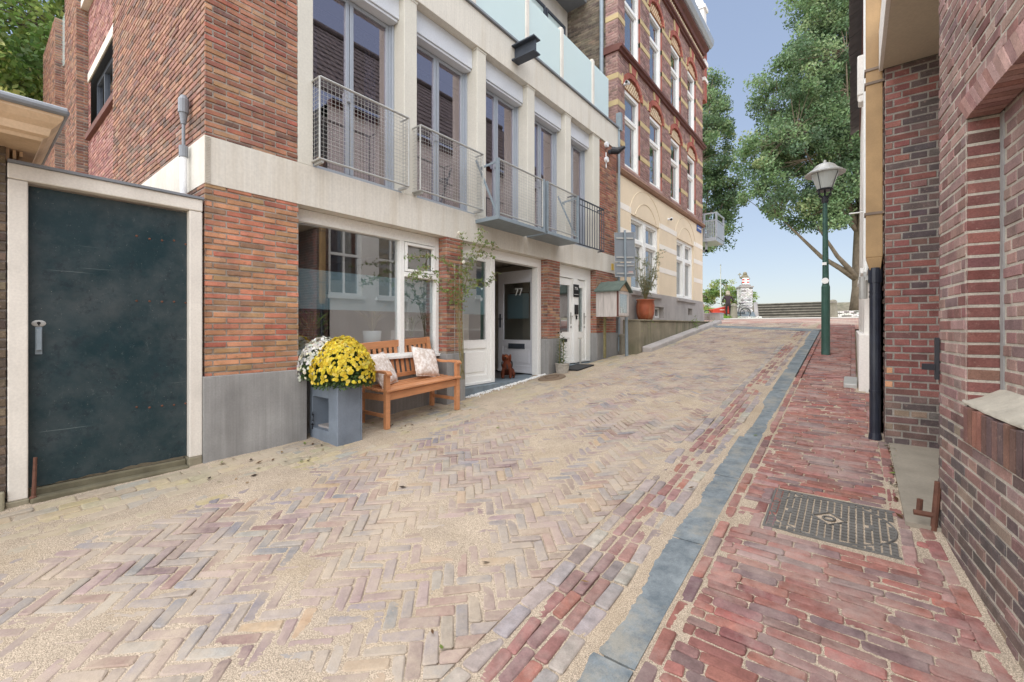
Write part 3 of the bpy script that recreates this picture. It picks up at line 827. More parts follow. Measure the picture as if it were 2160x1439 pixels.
mb = MB(); ye0, ye1 = 7.35, 8.62; xx = -4.25
for z in (3.0, 3.9): mb.tube([(xx,ye0,z),(xx,ye1,z)], .016, 8)
for y in (ye0, ye1):
    for z in (3.0, 3.9): mb.tube([(xx,y,z),(-4.4,y,z)], .014, 8)
mb.tube([(xx,ye0,3.78),(xx,ye1,3.78)], .01, 6)
n = 12
for i in range(n+1): y = ye0+(ye1-ye0)*i/n; mb.tube([(xx,y,3.0),(xx,y,3.9)], .008, 6)
mb.build('bar_guard', M['steel'], TH)
# steel beam end sticking out of the roof beam
mb = MB(); by = onx(1080,120,-4.38)[1]; bz = 5.72
for z0_, z1_ in ((bz-.02, bz+.0), (bz+.21, bz+.23)): mb.box(-4.375,-3.93,by-.02,by+.16,z0_,z1_)
mb.box(-4.375,-3.95,by+.062,by+.078,bz,bz+.21); mb.build('steel_beam', M['steel'], TH)
# roof terrace: glass guard with white posts, set-back top floor
gx = -4.46; gy = [2.2,3.75,4.72,6.08,7.22,8.5,9.27]
for a, b in zip(gy, gy[1:]):
    mb = MB(); mb.box(gx-.006, gx+.006, a+.05, b-.05 if b < 9.2 else b, 6.10, 7.10); mb.build('glass_guard', M['frost_rail'], TH)
for y in gy[1:-1]:
    mb = MB(); mb.box(gx-.07, gx+.025, y-.05, y+.05, 6.086, 7.16); mb.ball((gx-.02,y,7.16), .05, .05, .03, 10, 6)
    mb.build('guard_post', M['offwhite_paint'], TH, bevel=.008)
mb = MB(); mb.box(-5.9,-5.75,2.1,9.60,6.06,9.4); mb.build('top_floor_wall', M['offwhite_paint'], TH)
FT = Fr((-5.74,0,0), (0,1,0), (1,0,0))
y = 4.2
for k, (a, b) in enumerate(((4.1,5.3),(5.34,6.7),(7.6,8.5),(8.54,9.4))):
    mb = MB(); FT.frame(mb, a, b, 6.1, 8.9, .06, 0, .06); f = mb.build('top_window', M['alu_dark'], TH)
    mb = MB(); FT.box(mb, a+.06, b-.06, .02, .03, 6.16, 8.84); mb.build('pane', M['frost_rail'], f)
mb = MB(); FT.box(mb, 6.75, 7.55, 0, .05, 6.1, 8.9); mb.build('curtain', mat_plain('yellow_curtain', s2l(226,184,110), .9, .1, 2, 0), TH)
mb = MB(); mb.box(-6.4,-5.2,2.0,9.6,9.4,9.6); mb.box(-9,-5.6,1.62,9.6,6.0,6.05); mb.build('roof', M['lead'], TH)
# ---- ground floor
XR = -4.57; FR_ = Fr((XR,0,0), (0,1,0), (1,0,0))
def py(u): return onx(u,600,XR)[1]
def pz(u, v): return onx(u,v,XR)[2]
# brick piers with grey plinths
piers = [(4.135,4.449),(6.644,7.069),(8.565,9.575)]
for a, b in piers:
    mb = MB(); zb_ = {4.135:1.0, 6.644:1.15, 8.565:1.235}[a]
    brickwall(mb, (-4.4,0,0), (0,1,0), (1,0,0), [(a,b,zb_,2.603)], palette=PAL_BROWN, sf=(.22,1.08), rng=rb)
    brickwall(mb, (-4.6,a,0), (1,0,0), (0,-1,0), [(0,.2,zb_,2.603)], palette=PAL_BROWN, sf=(.22,1.08), rng=rb)
    mb.box(-4.7,-4.413,a+.014,b,.1,2.60,MORTAR); mb.build('brick_pier', M['wall_brick'], TH)
for a, b, zt_ in ((1.285,2.18,.932),(4.115,4.47,.99),(6.625,7.085,1.14),(8.545,9.60,1.225)):
    mb = MB(); mb.box(-4.75,-4.368,a,b,-.2,zt_); mb.build('plinth', M['plinth'], TH, bevel=.006)
mb = MB(); mb.box(-4.9,-4.575,2.18,4.115,-.2,.96); mb.build('window_plinth', M['plinth'], TH)
mb = MB(); mb.box(-4.9,-4.44,4.47,6.625,-.1,.468); mb.box(-4.9,-4.45,7.085,8.545,.1,.60); mb.build('doorstep', M['bluestone'], TH, bevel=.006)
# shop window
zt_ = 2.50; ym = py(847); ztr = pz(880,582); zsl = 1.0
mb = MB(); FR_.frame(mb, 2.11, 4.13, zsl-.04, zt_+.1, .06, -.08, .02, wb=.07, wt=.13)
FR_.box(mb, ym-.035, ym+.035, -.08, .015, zsl+.03, zt_-.03); FR_.box(mb, ym+.035, 4.07, -.08, .03, ztr-.03, ztr+.03)
FR_.frame(mb, ym+.045, 4.06, ztr+.04, zt_-.04, .035, -.03, .028)
FR_.box(mb, 2.11, 4.13, .02, .06, zsl-.04, zsl-.005)
sw_ = mb.build('shop_window', M['white_paint'], TH, bevel=.004)
mb = MB(); FR_.box(mb, 2.17, ym-.035, -.05, -.042, zsl+.03, zt_-.03); FR_.box(mb, ym+.035, 4.07, -.05, -.042, zsl+.03, zt_-.03); mb.build('pane', M['glass_shop'], sw_)
mb = MB(); f0, f1 = pz(640,651), pz(640,565); FR_.box(mb, 2.17, ym-.036, -.058, -.054, f0, f1); FR_.box(mb, ym+.036, 4.07, -.058, -.054, f0, f1); mb.build('frosted_film', M['frost_blue'], sw_)
mb = MB(); FR_.box(mb, 2.12, 4.12, -.42, -.085, zsl+.06, zsl+.11); mb.build('inner_sill', M['white_paint'], sw_)
# door leaf builder
def leaf(fr, u0, u1, z0, z1, gz0, gz1, mat, name, gl='glass_shop', panel=True, th=.045, sw=.1):
    mb = MB()
    fr.box(mb, u0, u0+sw, -th, 0, z0, z1); fr.box(mb, u1-sw, u1, -th, 0, z0, z1)
    fr.box(mb, u0+sw, u1-sw, -th, 0, gz1, z1); fr.box(mb, u0+sw, u1-sw, -th, 0, z0, z0+.14)
    fr.box(mb, u0+sw, u1-sw, -th, 0, gz0-.12, gz0)
    a, b, c, d = u0+sw, u1-sw, z0+.14, gz0-.12
    fr.box(mb, a, b, -th, -.014, c, d)
    if panel: fr.box(mb, a+.05, b-.05, -.0135, -.004, c+.05, d-.05)
    for p, q in ((gz0, gz0+.012), (gz1-.012, gz1)): fr.box(mb, u0+sw, u1-sw, -.02, .004, p, q)
    for p, q in ((u0+sw, u0+sw+.012), (u1-sw-.012, u1-sw)): fr.box(mb, p, q, -.02, .004, gz0+.012, gz1-.012)
    fr.box(mb, u0, u1, .001, .02, z0, z0+.04)
    o = mb.build(name, mat, TH, bevel=.003)
    mb = MB(); fr.box(mb, u0+sw, u1-sw, -.03, -.024, gz0, gz1); mb.build('pane', M[gl], o)
    return o
zd0, zd1 = .475, 2.455
s0, s1 = 4.449, py(1041)
mb = MB(); FR_.box(mb, 4.45, 6.64, -.1, .03, zd1, 2.60); FR_.box(mb, s1-.09, s1, -.1, .03, zd0, zd1); FR_.box(mb, 6.53, 6.64, -.1, .03, zd0, zd1)
FR_.box(mb, 7.07, 8.565, -.1, .03, 2.36, 2.60); FR_.box(mb, 8.36, 8.565, -.1, .03, .62, 2.36); FR_.box(mb, py(1206), py(1214), -.1, .05, .62, 2.36); FR_.box(mb, 7.07, 7.11, -.1, .03, .62, 2.36)
mb.build('door_frame', M['white_paint'], TH, bevel=.004)
sd = leaf(Fr((XR+.01,0,0),(0,1,0),(1,0,0)), s0, s1-.09, zd0, zd1, pz(1000,719), 2.40, M['white_paint'], 'side_panel', sw=.09)
mb = MB(); FR_.box(mb, s0+.09, s1-.18, -.035, -.032, f0, f1); mb.build('frosted_film', M['frost_blue'], sd)
# the open leaf, swung in against the right jamb
hy = 6.60; FO = Fr((-4.63,hy,0), (-1,.06,0), (-.06,-1,0))
od = leaf(FO, 0, .96, zd0+.01, zd1-.01, pz(1100,715)-.05, 2.22, M['door_grey'], 'open_door', sw=.12)
zg0 = pz(1100,715)-.05
mb = MB(); FO.box(mb, .2, .74, -.036, -.033, zg0+.42, zg0+.9); mb.build('frosted_film', M['frost_blue'], od)
mb = MB(); FO.box(mb, .27, .68, .001, .012, zg0-.16, zg0-.06); mb.build('letter_slot', M['steel'], od)
mb = MB(); FO.box(mb, .885, .925, .001, .008, 1.35, 1.62); mb.tube([FO.p(.905,.0,1.52),FO.p(.905,.05,1.52),FO.p(.80,.05,1.52)], .009, 8); mb.build('handle', M['steel'], od)
mb = MB()
for z in (.75,1.5,2.3): mb.tube([FO.p(-.01,.01,z-.05),FO.p(-.01,.01,z+.05)], .01, 8)
mb.build('hinge', M['galv'], od)
mtx = basis(FO.p(.44,-.018,2.03), -FO.U, (0,0,1)); text_obj('house_number', '77', .20, M['lettering'], mtx, od)
mb = MB(); FO.box(mb, .26, .72, -.12, -.08, 1.96, 2.03)
for k in range(5): u = .3+k*.095; mb.tube([FO.p(u,-.08,2.0),FO.p(u,-.05,1.985),FO.p(u,-.045,2.01)], .007, 6)
mb.build('coat_rack', M['dark_wood'], od)
# right-hand pair of doors
FD = Fr((XR+.005,0,0),(0,1,0),(1,0,0))
l1 = leaf(FD, 7.11, py(1206), .62, 2.35, 1.25, 2.22, M['white_paint'], 'street_door', gl='glass_shop', sw=.09)
l2 = leaf(FD, py(1214), 8.36, .62, 2.35, 1.25, 2.20, M['white_paint'], 'street_door', gl='glass_shop', sw=.1)
mb = MB(); FD.box(mb, py(1214)+.1, 8.26, -.045, -.04, 1.25, 2.20); mb.build('frosted_film', M['frost_door'], l2)
for o_, yh in ((l1, py(1206)-.05), (l2, 8.31)):
    mb = MB(); FD.box(mb, yh-.02, yh+.02, .001, .008, 1.42, 1.66); mb.tube([FD.p(yh,0,1.58),FD.p(yh,.05,1.58),FD.p(yh-.1,.05,1.58)], .009, 8); mb.build('handle', M['galv'], o_)
    mb = MB(); mb.tube([FD.p(yh,0,1.36),FD.p(yh,.012,1.36)], .026, 10); mb.build('lock', M['galv'], o_)
mb = MB(); FD.box(mb, 7.3, 7.6, .001, .01, 1.06, 1.12); mb.build('letter_slot', M['black'], l1)
ys = py(1210)
mb = MB(); FD.box(mb, ys-.11, ys+.11, .052, .06, 1.98, 2.24); np_ = mb.build('number_plate', M['black'], TH)
text_obj('house_number', '77A', .085, M['lettering'], basis(FD.p(ys,.0605,2.15),(0,1,0),(0,0,1)), np_, .001)
mb = MB(); FD.box(mb, ys-.09, ys+.09, .0605, .062, 2.03, 2.036); mb.build('plate_line', M['lettering'], np_)
mb = MB(); FD.box(mb, ys-.06, ys+.05, .052, .08, 1.62, 1.82); FD.box(mb, ys-.01, ys+.03, .052, .07, 1.52, 1.60); mb.build('intercom', M['black'], TH)
mb = MB(); mb.tube([(-4.46,py(1213)+.02,.56),(-4.46,py(1213)+.02,1.12)], .022, 10); mb.build('grey_tube', M['galv'], TH)
# interiors
mb = MB(); t = .05
mb.box(-10,-9.95,1.7,9.5,.4,2.6); mb.box(-10,-4.7,1.65,1.7,.4,2.6); mb.box(-10,-4.7,9.5,9.55,.4,2.6); mb.box(-10,-4.76,1.65,9.55,2.62,2.66)
mb.box(-10,-4.95,4.50,4.55,.4,2.6); mb.box(-10,-4.75,7.03,7.07,.4,2.6); mb.box(-10,-4.95,6.98,7.02,.4,2.6)
mb.box(-10,-9.95,1.7,9.6,3.0,5.55); mb.box(-10,-4.76,1.62,1.7,3.03,5.5); mb.box(-10,-4.76,9.5,9.6,3.03,5.5); mb.box(-10,-4.76,1.65,9.55,5.56,5.6)
for y in (4.85, 7.4): mb.box(-10,-5.0,y-.04,y+.04,3.03,5.5)
mb.build('interior_walls', M['room'], TH)
mb = MB(); mb.box(-10,-4.9,1.65,9.55,.40,.46); mb.box(-10,-4.76,1.65,9.55,3.0,3.04); mb.build('interior_floor', M['floor'], TH)
mb = MB(); c0 = py(1042); mb.box(-6.2,-5.15,c0-.42,c0+.02,.46,2.6); mb.box(-5.16,-5.145,c0-.4,c0+.0,.5,1.9); mb.build('hall_cupboard', M['cream'], TH, bevel=.005)
mb = MB(); mb.box(-9.6,-8.9,1.9,2.7,.46,2.2); mb.box(-9.5,-8.6,3.3,3.9,.46,1.9); mb.box(-7.4,-6.6,2.0,2.6,.46,1.3); mb.build('dark_cabinets', M['black'], TH)
mb = MB(); mb.box(-7.6,-7.5,5.2,6.9,.46,2.5); mb.box(-7.49,-7.3,5.4,5.9,.46,1.7); mb.build('hall_wall', M['cream'], TH)
mb = MB()
for y0, y1 in ((2.4,2.6),(3.25,3.4),(6.1,6.3),(8.0,8.4)):
    for i in range(7): a = y0+(y1-y0)*i/7; mb.box(-5.02,-4.98-.02*(i % 2),a,a+(y1-y0)/7,3.05,5.1)
mb.build('curtain', M['curtain'], TH)
# vent pipe on the corner
vx = ony(390,300,1.26)[0]
mb = MB(); mb.tube([(vx,1.25,2.3),(vx,1.25,2.92)], .028, 12); mb.build('vent_pipe', M['pot_white'], TH, smooth=False)
mb = MB(); mb.tube([(vx,1.25,2.90),(vx,1.25,3.0)], .036, 12); mb.tube([(vx,1.25,2.98),(vx,1.25,3.26)], .014, 8); mb.tube([(vx,1.25,3.2),(vx,1.25,3.30)], [.02,.035], 12); mb.tube([(vx,1.25,3.30),(vx,1.25,3.42),(vx,1.25,3.46)], [.042,.042,.02], 12); mb.build('vent_cowl', M['lead'], TH)
mb = MB(); FA.box(mb, 9.30, 9.40, .006, .02, 2.68, 2.83); mb.build('yellow_tag', mat_plain('yellow_plate', s2l(214,178,70), .5, .1, 4, 0), TH)
mb = MB()
for dx, dz in ((0,.22),(0,-.12)): mb.lathe([(.0,0),(.055,0)], 0, 0, 4) if False else mb.tube([(-4.4,9.0,5.25+dz),(-4.34,9.0,5.25+dz)], .06, 14)
mb.tube([(-4.385,9.0,5.3),(-4.38,9.0,4.95)], .012, 6)
mb.build('alarm_disc', M['pot_white'], TH)

# ================================================================== GATE to the alley
G = thing('gate', (-4.42,.74,.2), 'dark green weathered gate in a worn white wooden frame', 'gate')
gf = Fr((-4.42,0,0),(0,1,0),(1,0,0))
mb = MB(); gf.box(mb, .19, .283, -.12, .03, .20, 2.345); gf.box(mb, 1.19, 1.284, -.12, .03, .26, 2.345); gf.box(mb, .19, 1.284, -.12, .036, 2.347, 2.45)
mb.build('gate_frame', M['offwhite_paint'], G, bevel=.008)
mb = MB(); gf.box(mb, .19, 1.29, -.13, .05, 2.4505, 2.47); mb.build('cap_strip', M['lead'], G)
for fa in ((.18,.29,-.12,.035,-.02,.20),(1.185,1.284,-.12,.034,.05,.26)): mb = MB(); gf.box(mb, *fa); mb.build('frame_foot', M['mossy'], G, bevel=.01)
mb = MB(); n = 30
pts = []
for i in range(n+1):
    y = .287+(1.186-.287)*i/n; z = .25+.02*i/n+max(0,nz(i*.7,3.3))*.03
    pts.append((y, z))
poly = pts+[(1.186,2.33),(.287,2.33)]
mb.prism(poly, lambda p: (-4.49,p[0],p[1]), lambda p: (-4.452,p[0],p[1]))
dl = mb.build('door_leaf', M['gate_paint'], G)
mb = MB(); gy0 = .33
mb.ball((-4.45,.335,1.385),.006,.036,.024,16,6); lp = mb.build('lock_plate', M['galv'], dl)
mb = MB(); mb.ball((-4.443,.335,1.388),.004,.010,.010,8,4); mb.box(-4.444,-4.441,.331,.339,1.37,1.387); mb.build('keyhole', M['black'], lp)
mb = MB(); mb.box(-4.452,-4.447,.318,.352,1.17,1.36); mb.box(-4.447,-4.425,.322,.348,1.2,1.345); mb.build('handle', M['galv_grey'], dl, bevel=.004)
mb = MB()
for z in (2.07,1.57,.72):
    for k in range(5): y = .86+k*.08; mb.ball((-4.452,y,z+R.gauss(0,.006)),.006,.009,.009,8,4)
mb.build('rivets', M['rust'], dl)
mb = MB(); gf.box(mb, .29, 1.185, -.07, -.02, .16, .245); gf.box(mb, .29, 1.185, -.02, .06, .10, .20); mb.build('threshold', M['timber_threshold'], G, bevel=.012)
mb = MB(); mb.tube([(-4.385,.305,.16),(-4.385,.31,.30),(-4.39,.315,.47)], [.012,.011,.010], 8); mb.ball((-4.385,.305,.2),.02,.02,.016,8,5); mb.build('drop_bolt', M['rust'], G)

# ================================================================== OUTBUILDING at the far left
OB = thing('outbuilding', (-4.5,-1.0,.1), 'low brown brick outbuilding with a peeling wooden cornice left of the gate', 'outbuilding')
mb = MB(); brickwall(mb, (-4.39,0,0),(0,1,0),(1,0,0),[(-3.0,.185,.28,2.548)], palette=PAL_DARKBROWN, rng=rb, mortar=MORTAR_D, Hc=.064)
mb.box(-7.0,-4.40,-3.0,.18,.0,2.545,MORTAR_D); mb.build('wall', M['old_brick'], OB)
mb = MB(); mb.box(-4.6,-4.355,-3.0,.178,-.2,.28); mb.build('plinth', M['mossy'], OB, bevel=.01)
e0 = .415
prof = [(0,2.55),(.30,2.55),(.31,2.57),(.33,2.585),(.34,2.63),(.365,2.66),(.39,2.70),(.39,2.725),(0,2.76)]
mb = MB(); mb.prism([(-4.39+o,z) for o, z in prof], lambda p: (p[0],-3.0,p[1]), lambda p: (p[0],  .02+(p[0]+4.39)*1.0,p[1])); mb.build('front_cornice', M['cornice_wood'], OB)
mb = MB(); mb.prism([(.02+o*1.0,z-.001) for o, z in prof][::-1], lambda p: (-4.39+(p[0]-.02)/1.0,p[0],p[1]), lambda p: (-6.5,p[0],p[1])); mb.build('side_cornice', M['cornice_wood'], OB)
mb = MB()
for k in range(3): mb.box(-6.5,-4.42,.185+k*.03,.20+k*.03,2.47+k*.02,2.55-.002*k)
mb.build('frieze_moulding', M['cornice_wood'], OB)
mb = MB(); mb.tube([(-4.0,-3.0,2.745),(-4.0,e0+.01,2.745)], .028, 10); mb.tube([(-4.0,e0-.0,2.744),(-6.5,e0-.0,2.744)], .024, 10); mb.build('gutter', M['lead'], OB)
for yy in (-.02,-.30,-.9):
    mb = MB(); c = [(-4.39,2.40),(-4.37,2.40),(-4.345,2.45),(-4.30,2.475),(-4.22,2.485),(-4.17,2.51),(-4.15,2.548),(-4.39,2.548)]
    mb.prism(c, lambda p: (p[0],yy,p[1]), lambda p: (p[0],yy+.09,p[1])); mb.build('bracket', M['cornice_wood'], OB, bevel=.006)
mb = MB(); mb.hexa([(-7.0,-3,2.6),(-4.05,-3,2.6),(-4.05,.40,2.6),(-7.0,.40,2.6),(-7.0,-3,4.0),(-4.1,-3,2.93),(-4.1,.42,2.93),(-7.0,.42,4.0)]) if False else mb.face([(-4.0,-3,2.752),(-4.0,.415,2.752),(-5.5,-.6,2.95),(-5.5,-3,2.95)]); mb.face([(-4.0,.415,2.751),(-6.5,.415,2.751),(-6.5,-.6,2.95),(-5.5,-.6,2.95)])
mb.build('roof', M['tile'], OB)
# ================================================================== BRICK MANSION on the corner
MN_ = thing('mansion', (-4.7,13.3,1.2), 'tall red brick corner mansion with sandstone bands above a cream stucco ground floor', 'house')
Y0, Y1 = 9.66, 17.04
fw = Fr((-4.4,0,0),(0,1,0),(1,0,0))
wy = [10.56,12.22,13.98,15.68]; ww = .5
F1 = (5.33,7.26); F2 = (8.16,10.16)
holes = [(y-ww,y+ww,*F1) for y in wy]+[(y-ww,y+ww,*F2) for y in wy]
BANDS = [5.75,6.66,7.30,8.72,9.35,10.0]
def red(u, z, rng):
    return pick(PAL_RED, rng)
mb = MB()
bh = holes+[(Y0-.01,Y1+.01,b,b+.125) for b in BANDS]
bigY = []
for y in wy:
    for z0, z1 in (F1, F2):
        bigY.append((y-ww,y+ww,z0,z1+.02))
        for k in range(6): za = z1+.02+.34*k/6; bigY.append((y-ww*(1-((k+.3)/6)**2)**.5,y+ww*(1-((k+.3)/6)**2)**.5,za-.001,za+.34/6))
brickwall(mb, fw.O, fw.U, fw.W, [(Y0,Y1,5.17,11.15)], holes=bigY+[(Y0-.01,Y1+.01,b,b+.125) for b in BANDS if b not in (7.30,)], palette=PAL_RED, L=.22, Hc=.063, bond='cross', sf=(.55,.98), rng=rb, mortar=s2l(176,150,140))
brickwall(mb, (-4.72,Y0,0), (1,0,0), (0,-1,0), [(0,.32,5.17,11.15)], holes=[(-.1,.5,b,b+.125) for b in BANDS], palette=PAL_RED, L=.22, Hc=.063, bond='cross', sf=(.55,.98), rng=rb, mortar=s2l(176,150,140))
mb.build('brick_wall', M['far_brick'], MN_)
mb = MB(); mb.box(-9,-4.66,Y0+.2,Y1-.05,.4,11.2); 
core = mb.build('core', M['room_dark'], MN_)
# cut openings in the core by keeping it well back
for v in core.data.vertices:
    if v.co.x > -5: v.co.x = -5.3
mb = MB()
for b in BANDS:
    ivs = subtract((Y0-.004, Y1), [(h[0]-(.15 if b > h[3] else 0),h[1]+(.15 if b > h[3] else 0)) for h in holes if h[2]-.1 < b < h[3]+.1])
    for a, c in ivs: mb = MB(); mb.box(-4.6,-4.392,a,c,b,b+.125); mb.build('sandstone_band', M['sandstone'], MN_)
    mb = MB(); mb.box(-4.72,-4.6,Y0-.006,Y0+.1,b,b+.125); mb.build('sandstone_band', M['sandstone'], MN_)
# infill behind brick skin between openings (jambs)
mb = MB()
for z0, z1 in (F1, F2):
    edges = sorted([Y0+.02]+[v for y in wy for v in (y-ww, y+ww)]+[Y1-.01])
    for a, c in zip(edges[::2], edges[1::2]): mb.box(-4.72,-4.412,a,c,z0,z1)
mb.box(-4.72,-4.475,Y0+.02,Y1-.01,F1[1]+.0,F2[0]); mb.box(-4.72,-4.475,Y0+.02,Y1-.01,F2[1],11.15)
mb.build('jamb_brick', mat_plain('jamb_brick', s2l(160,100,88), .9, .2, 6, .4, 40), MN_)
def arch_pts(y, hw, z, rise, n=10):
    return [(y-hw+2*hw*i/n, z+rise*(1-((i/n-.5)*2)**2)**.5 if 0 < i < n else z) for i in range(n+1)]
for fi, (z0, z1) in enumerate((F1, F2)):
    for y in wy:
        # sash window
        mb = MB(); fw.frame(mb, y-ww, y+ww, z0, z1, .09, -.2, -.06)
        zt_ = z0+(z1-z0)*.66
        fw.box(mb, y-ww+.09, y+ww-.09, -.17, -.08, zt_-.045, zt_+.045)
        fw.frame(mb, y-ww+.09, y+ww-.09, z0+.09, zt_-.045, .045, -.18, -.11)
        w = mb.build('sash_window', M['white_paint'], MN_, bevel=.004)
        mb = MB(); fw.box(mb, y-ww+.135, y+ww-.135, -.15, -.145, z0+.135, zt_-.09); fw.box(mb, y-ww+.09, y+ww-.09, -.13, -.125, zt_+.045, z1-.09); mb.build('pane', M['glass_far'], w)
        mb = MB(); fw.box(mb, y-ww+.1, y+ww-.1, -.24, -.22, z0+.1, z1-.1)
        if fi == 0:
            for k in range(6): z = z0+.25+k*.26; fw.box(mb, y-ww+.1, y+ww-.1, -.219, -.212, z, z+.015)
        mb.build('blind', mat_plain('blind_cloth', s2l(156,160,176), .8, .1, 2, 0) if 'blind_cloth' not in bpy.data.materials else bpy.data.materials['blind_cloth'], w)
        # relief arch: patterned tympanum, ring of headers, stone springers and keystone blocks
        rise = .34
        ap = arch_pts(y, ww, z1, rise)
        mb = MB(); ks = 7
        mb.prism(ap, lambda p: (-4.47,p[0],p[1]), lambda p: (-4.435,p[0],p[1]), s2l(150,110,80))
        for r_ in range(5):
            for c_ in range(9):
                yy = y-ww+.06+c_*.11+(.055 if r_ % 2 else 0); zz = z1+.02+r_*.068
                if zz+.06 < z1+rise*max(0,1-((yy-y)/ww)**2)**.5:
                    mb.box(-4.435,-4.425,yy,yy+.055,zz,zz+.055,s2l(222,206,178) if fi == 0 else s2l(214,190,160))
        mb.build('tympanum', M['far_brick'], MN_)
        mb = MB(); N = 18
        for i in range(N):
            t0 = pi-pi*i/N; t1 = pi-pi*(i+.86)/N
            P = []
            for rr_ in (0, .13):
                for t_ in (t0, t1): P.append((y+(ww+rr_)*cos(t_), z1+(rise+rr_)*sin(t_)))
            c = jit(pick(pal((150,86,76,2),(166,100,86,2)), rb), .08, rb)
            q = [P[0],P[1],P[3],P[2]]
            mb.hexa([(-4.5,p[0],p[1]) for p in q]+[(-4.375,p[0],p[1]) for p in q], c)
        mb.build('arch_ring', M['far_brick'], MN_)
        for sg in (-1, 1):
            mb = MB(); q = [(y+sg*.12,z1+rise+.135),(y+sg*.20,z1+rise+.12),(y+sg*.28,z1+rise+.42),(y+sg*.20,z1+rise+.46)]
            if sg > 0: q = q[::-1]
            mb.prism(q, lambda p: (-4.42,p[0],p[1]), lambda p: (-4.372,p[0],p[1])); mb.build('stone_block', M['sandstone'], MN_)
            mb = MB(); q = [(y+sg*(ww+.02),z1+.02),(y+sg*(ww+.2),z1-.02),(y+sg*(ww+.14),z1+.26)]
            if sg > 0: q = q[::-1]
            mb.prism(q, lambda p: (-4.42,p[0],p[1]), lambda p: (-4.385,p[0],p[1])); mb.build('stone_block', M['sandstone'], MN_)
        mb = MB(); mb.prism([(y-.19,z1+rise+.45),(y-.11,z1+rise+.14),(y+.11,z1+rise+.14),(y+.19,z1+rise+.45)], lambda p: (-4.42,p[0],p[1]), lambda p: (-4.368,p[0],p[1]), s2l(166,98,88)); mb.build('keystone', M['far_brick'], MN_)
# string courses
mb = MB()
mb.prism([(-4.6,5.03),(-4.34,5.05),(-4.30,5.11),(-4.33,5.165),(-4.6,5.17)], lambda p: (p[0],Y0,p[1]), lambda p: (p[0],Y1+.05,p[1])); mb.build('string_course', mat_plain('brown_stone', s2l(150,118,98), .8, .2, 4, .2, 30), MN_)
for za, zb in ((7.93,8.10),(10.92,11.0)):
    mb = MB(); prof = [(-4.6,za),(-4.34,za),(-4.33,za+.05),(-4.28,za+.06),(-4.27,za+.11),(-4.31,zb-.03),(-4.6,zb)]
    mb.prism(prof, lambda p: (p[0],Y0-.05,p[1]), lambda p: (p[0],Y1+.06,p[1])); mb.box(-4.75,-4.6,Y0-.05,Y0+.1,za,zb); mb.build('string_course', M['dark_wood'], MN_)
# cornice with dentil band
mb = MB(); k = 0
for r_ in range(4):
    y = Y0+.05+(.06 if r_ % 2 else 0)
    while y < Y1-.1: mb.box(-4.40,-4.376,y,y+.06,11.03+r_*.09,11.10+r_*.09,s2l(216,200,172)); y += .13
mb.box(-4.6,-4.40,Y0,Y1,11.0,11.42,s2l(150,100,80)); mb.build('dentil_band', M['far_brick'], MN_)
mb = MB(); prof = [(-4.6,11.42),(-4.33,11.42),(-4.30,11.52),(-4.20,11.58),(-4.20,11.66),(-4.6,11.66)]
mb.prism(prof, lambda p: (p[0],Y0-.1,p[1]), lambda p: (p[0],Y1+.1,p[1])); mb.build('cornice', M['dark_wood'], MN_)
mb = MB(); prof = [(-4.6,11.66),(-4.14,11.66),(-4.06,11.76),(-4.03,11.92),(-4.10,11.95),(-4.6,11.95)]
mb.prism(prof, lambda p: (p[0],Y0-.1,p[1]), lambda p: (p[0],Y1+.16,p[1])); mb.build('gutter', M['alu'], MN_)
mb = MB(); mb.box(-9,-4.65,Y0+.05,Y1,11.16,11.9); mb.build('roof', M['tile'], MN_)
# corner pinnacle
px, pyy = -4.62, 17.22
mb = MB(); brickwall(mb, (px-.22,17.04,0),(1,0,0),(0,-1,0),[(0,.5,9.8,12.35)], palette=PAL_RED, rng=rb, Hc=.063)
mb.box(px-.22,px+.28,17.05,17.4,9.8,12.35,s2l(150,86,76)); mb.build('corner_pier', M['far_brick'], MN_)
mb = MB(); mb.box(px-.26,px+.32,17.0,17.44,10.5,10.62); mb.box(px-.26,px+.32,17.0,17.44,11.1,11.28); mb.box(px-.3,px+.36,16.96,17.48,12.35,12.55)
mb.box(px-.2,px+.26,17.04,17.4,12.55,13.2); mb.box(px-.26,px+.32,17.0,17.44,13.2,13.32); mb.lathe([(.26,13.32),(.16,13.6),(.10,13.75),(.14,13.85),(.2,14.0),(.16,14.15),(.06,14.3),(.09,14.42),(.02,14.62)], px+.03, 17.22, 12)
mb.build('pinnacle', mat_plain('pale_stone', s2l(226,222,218), .8, .08, 4, .1, 30), MN_)
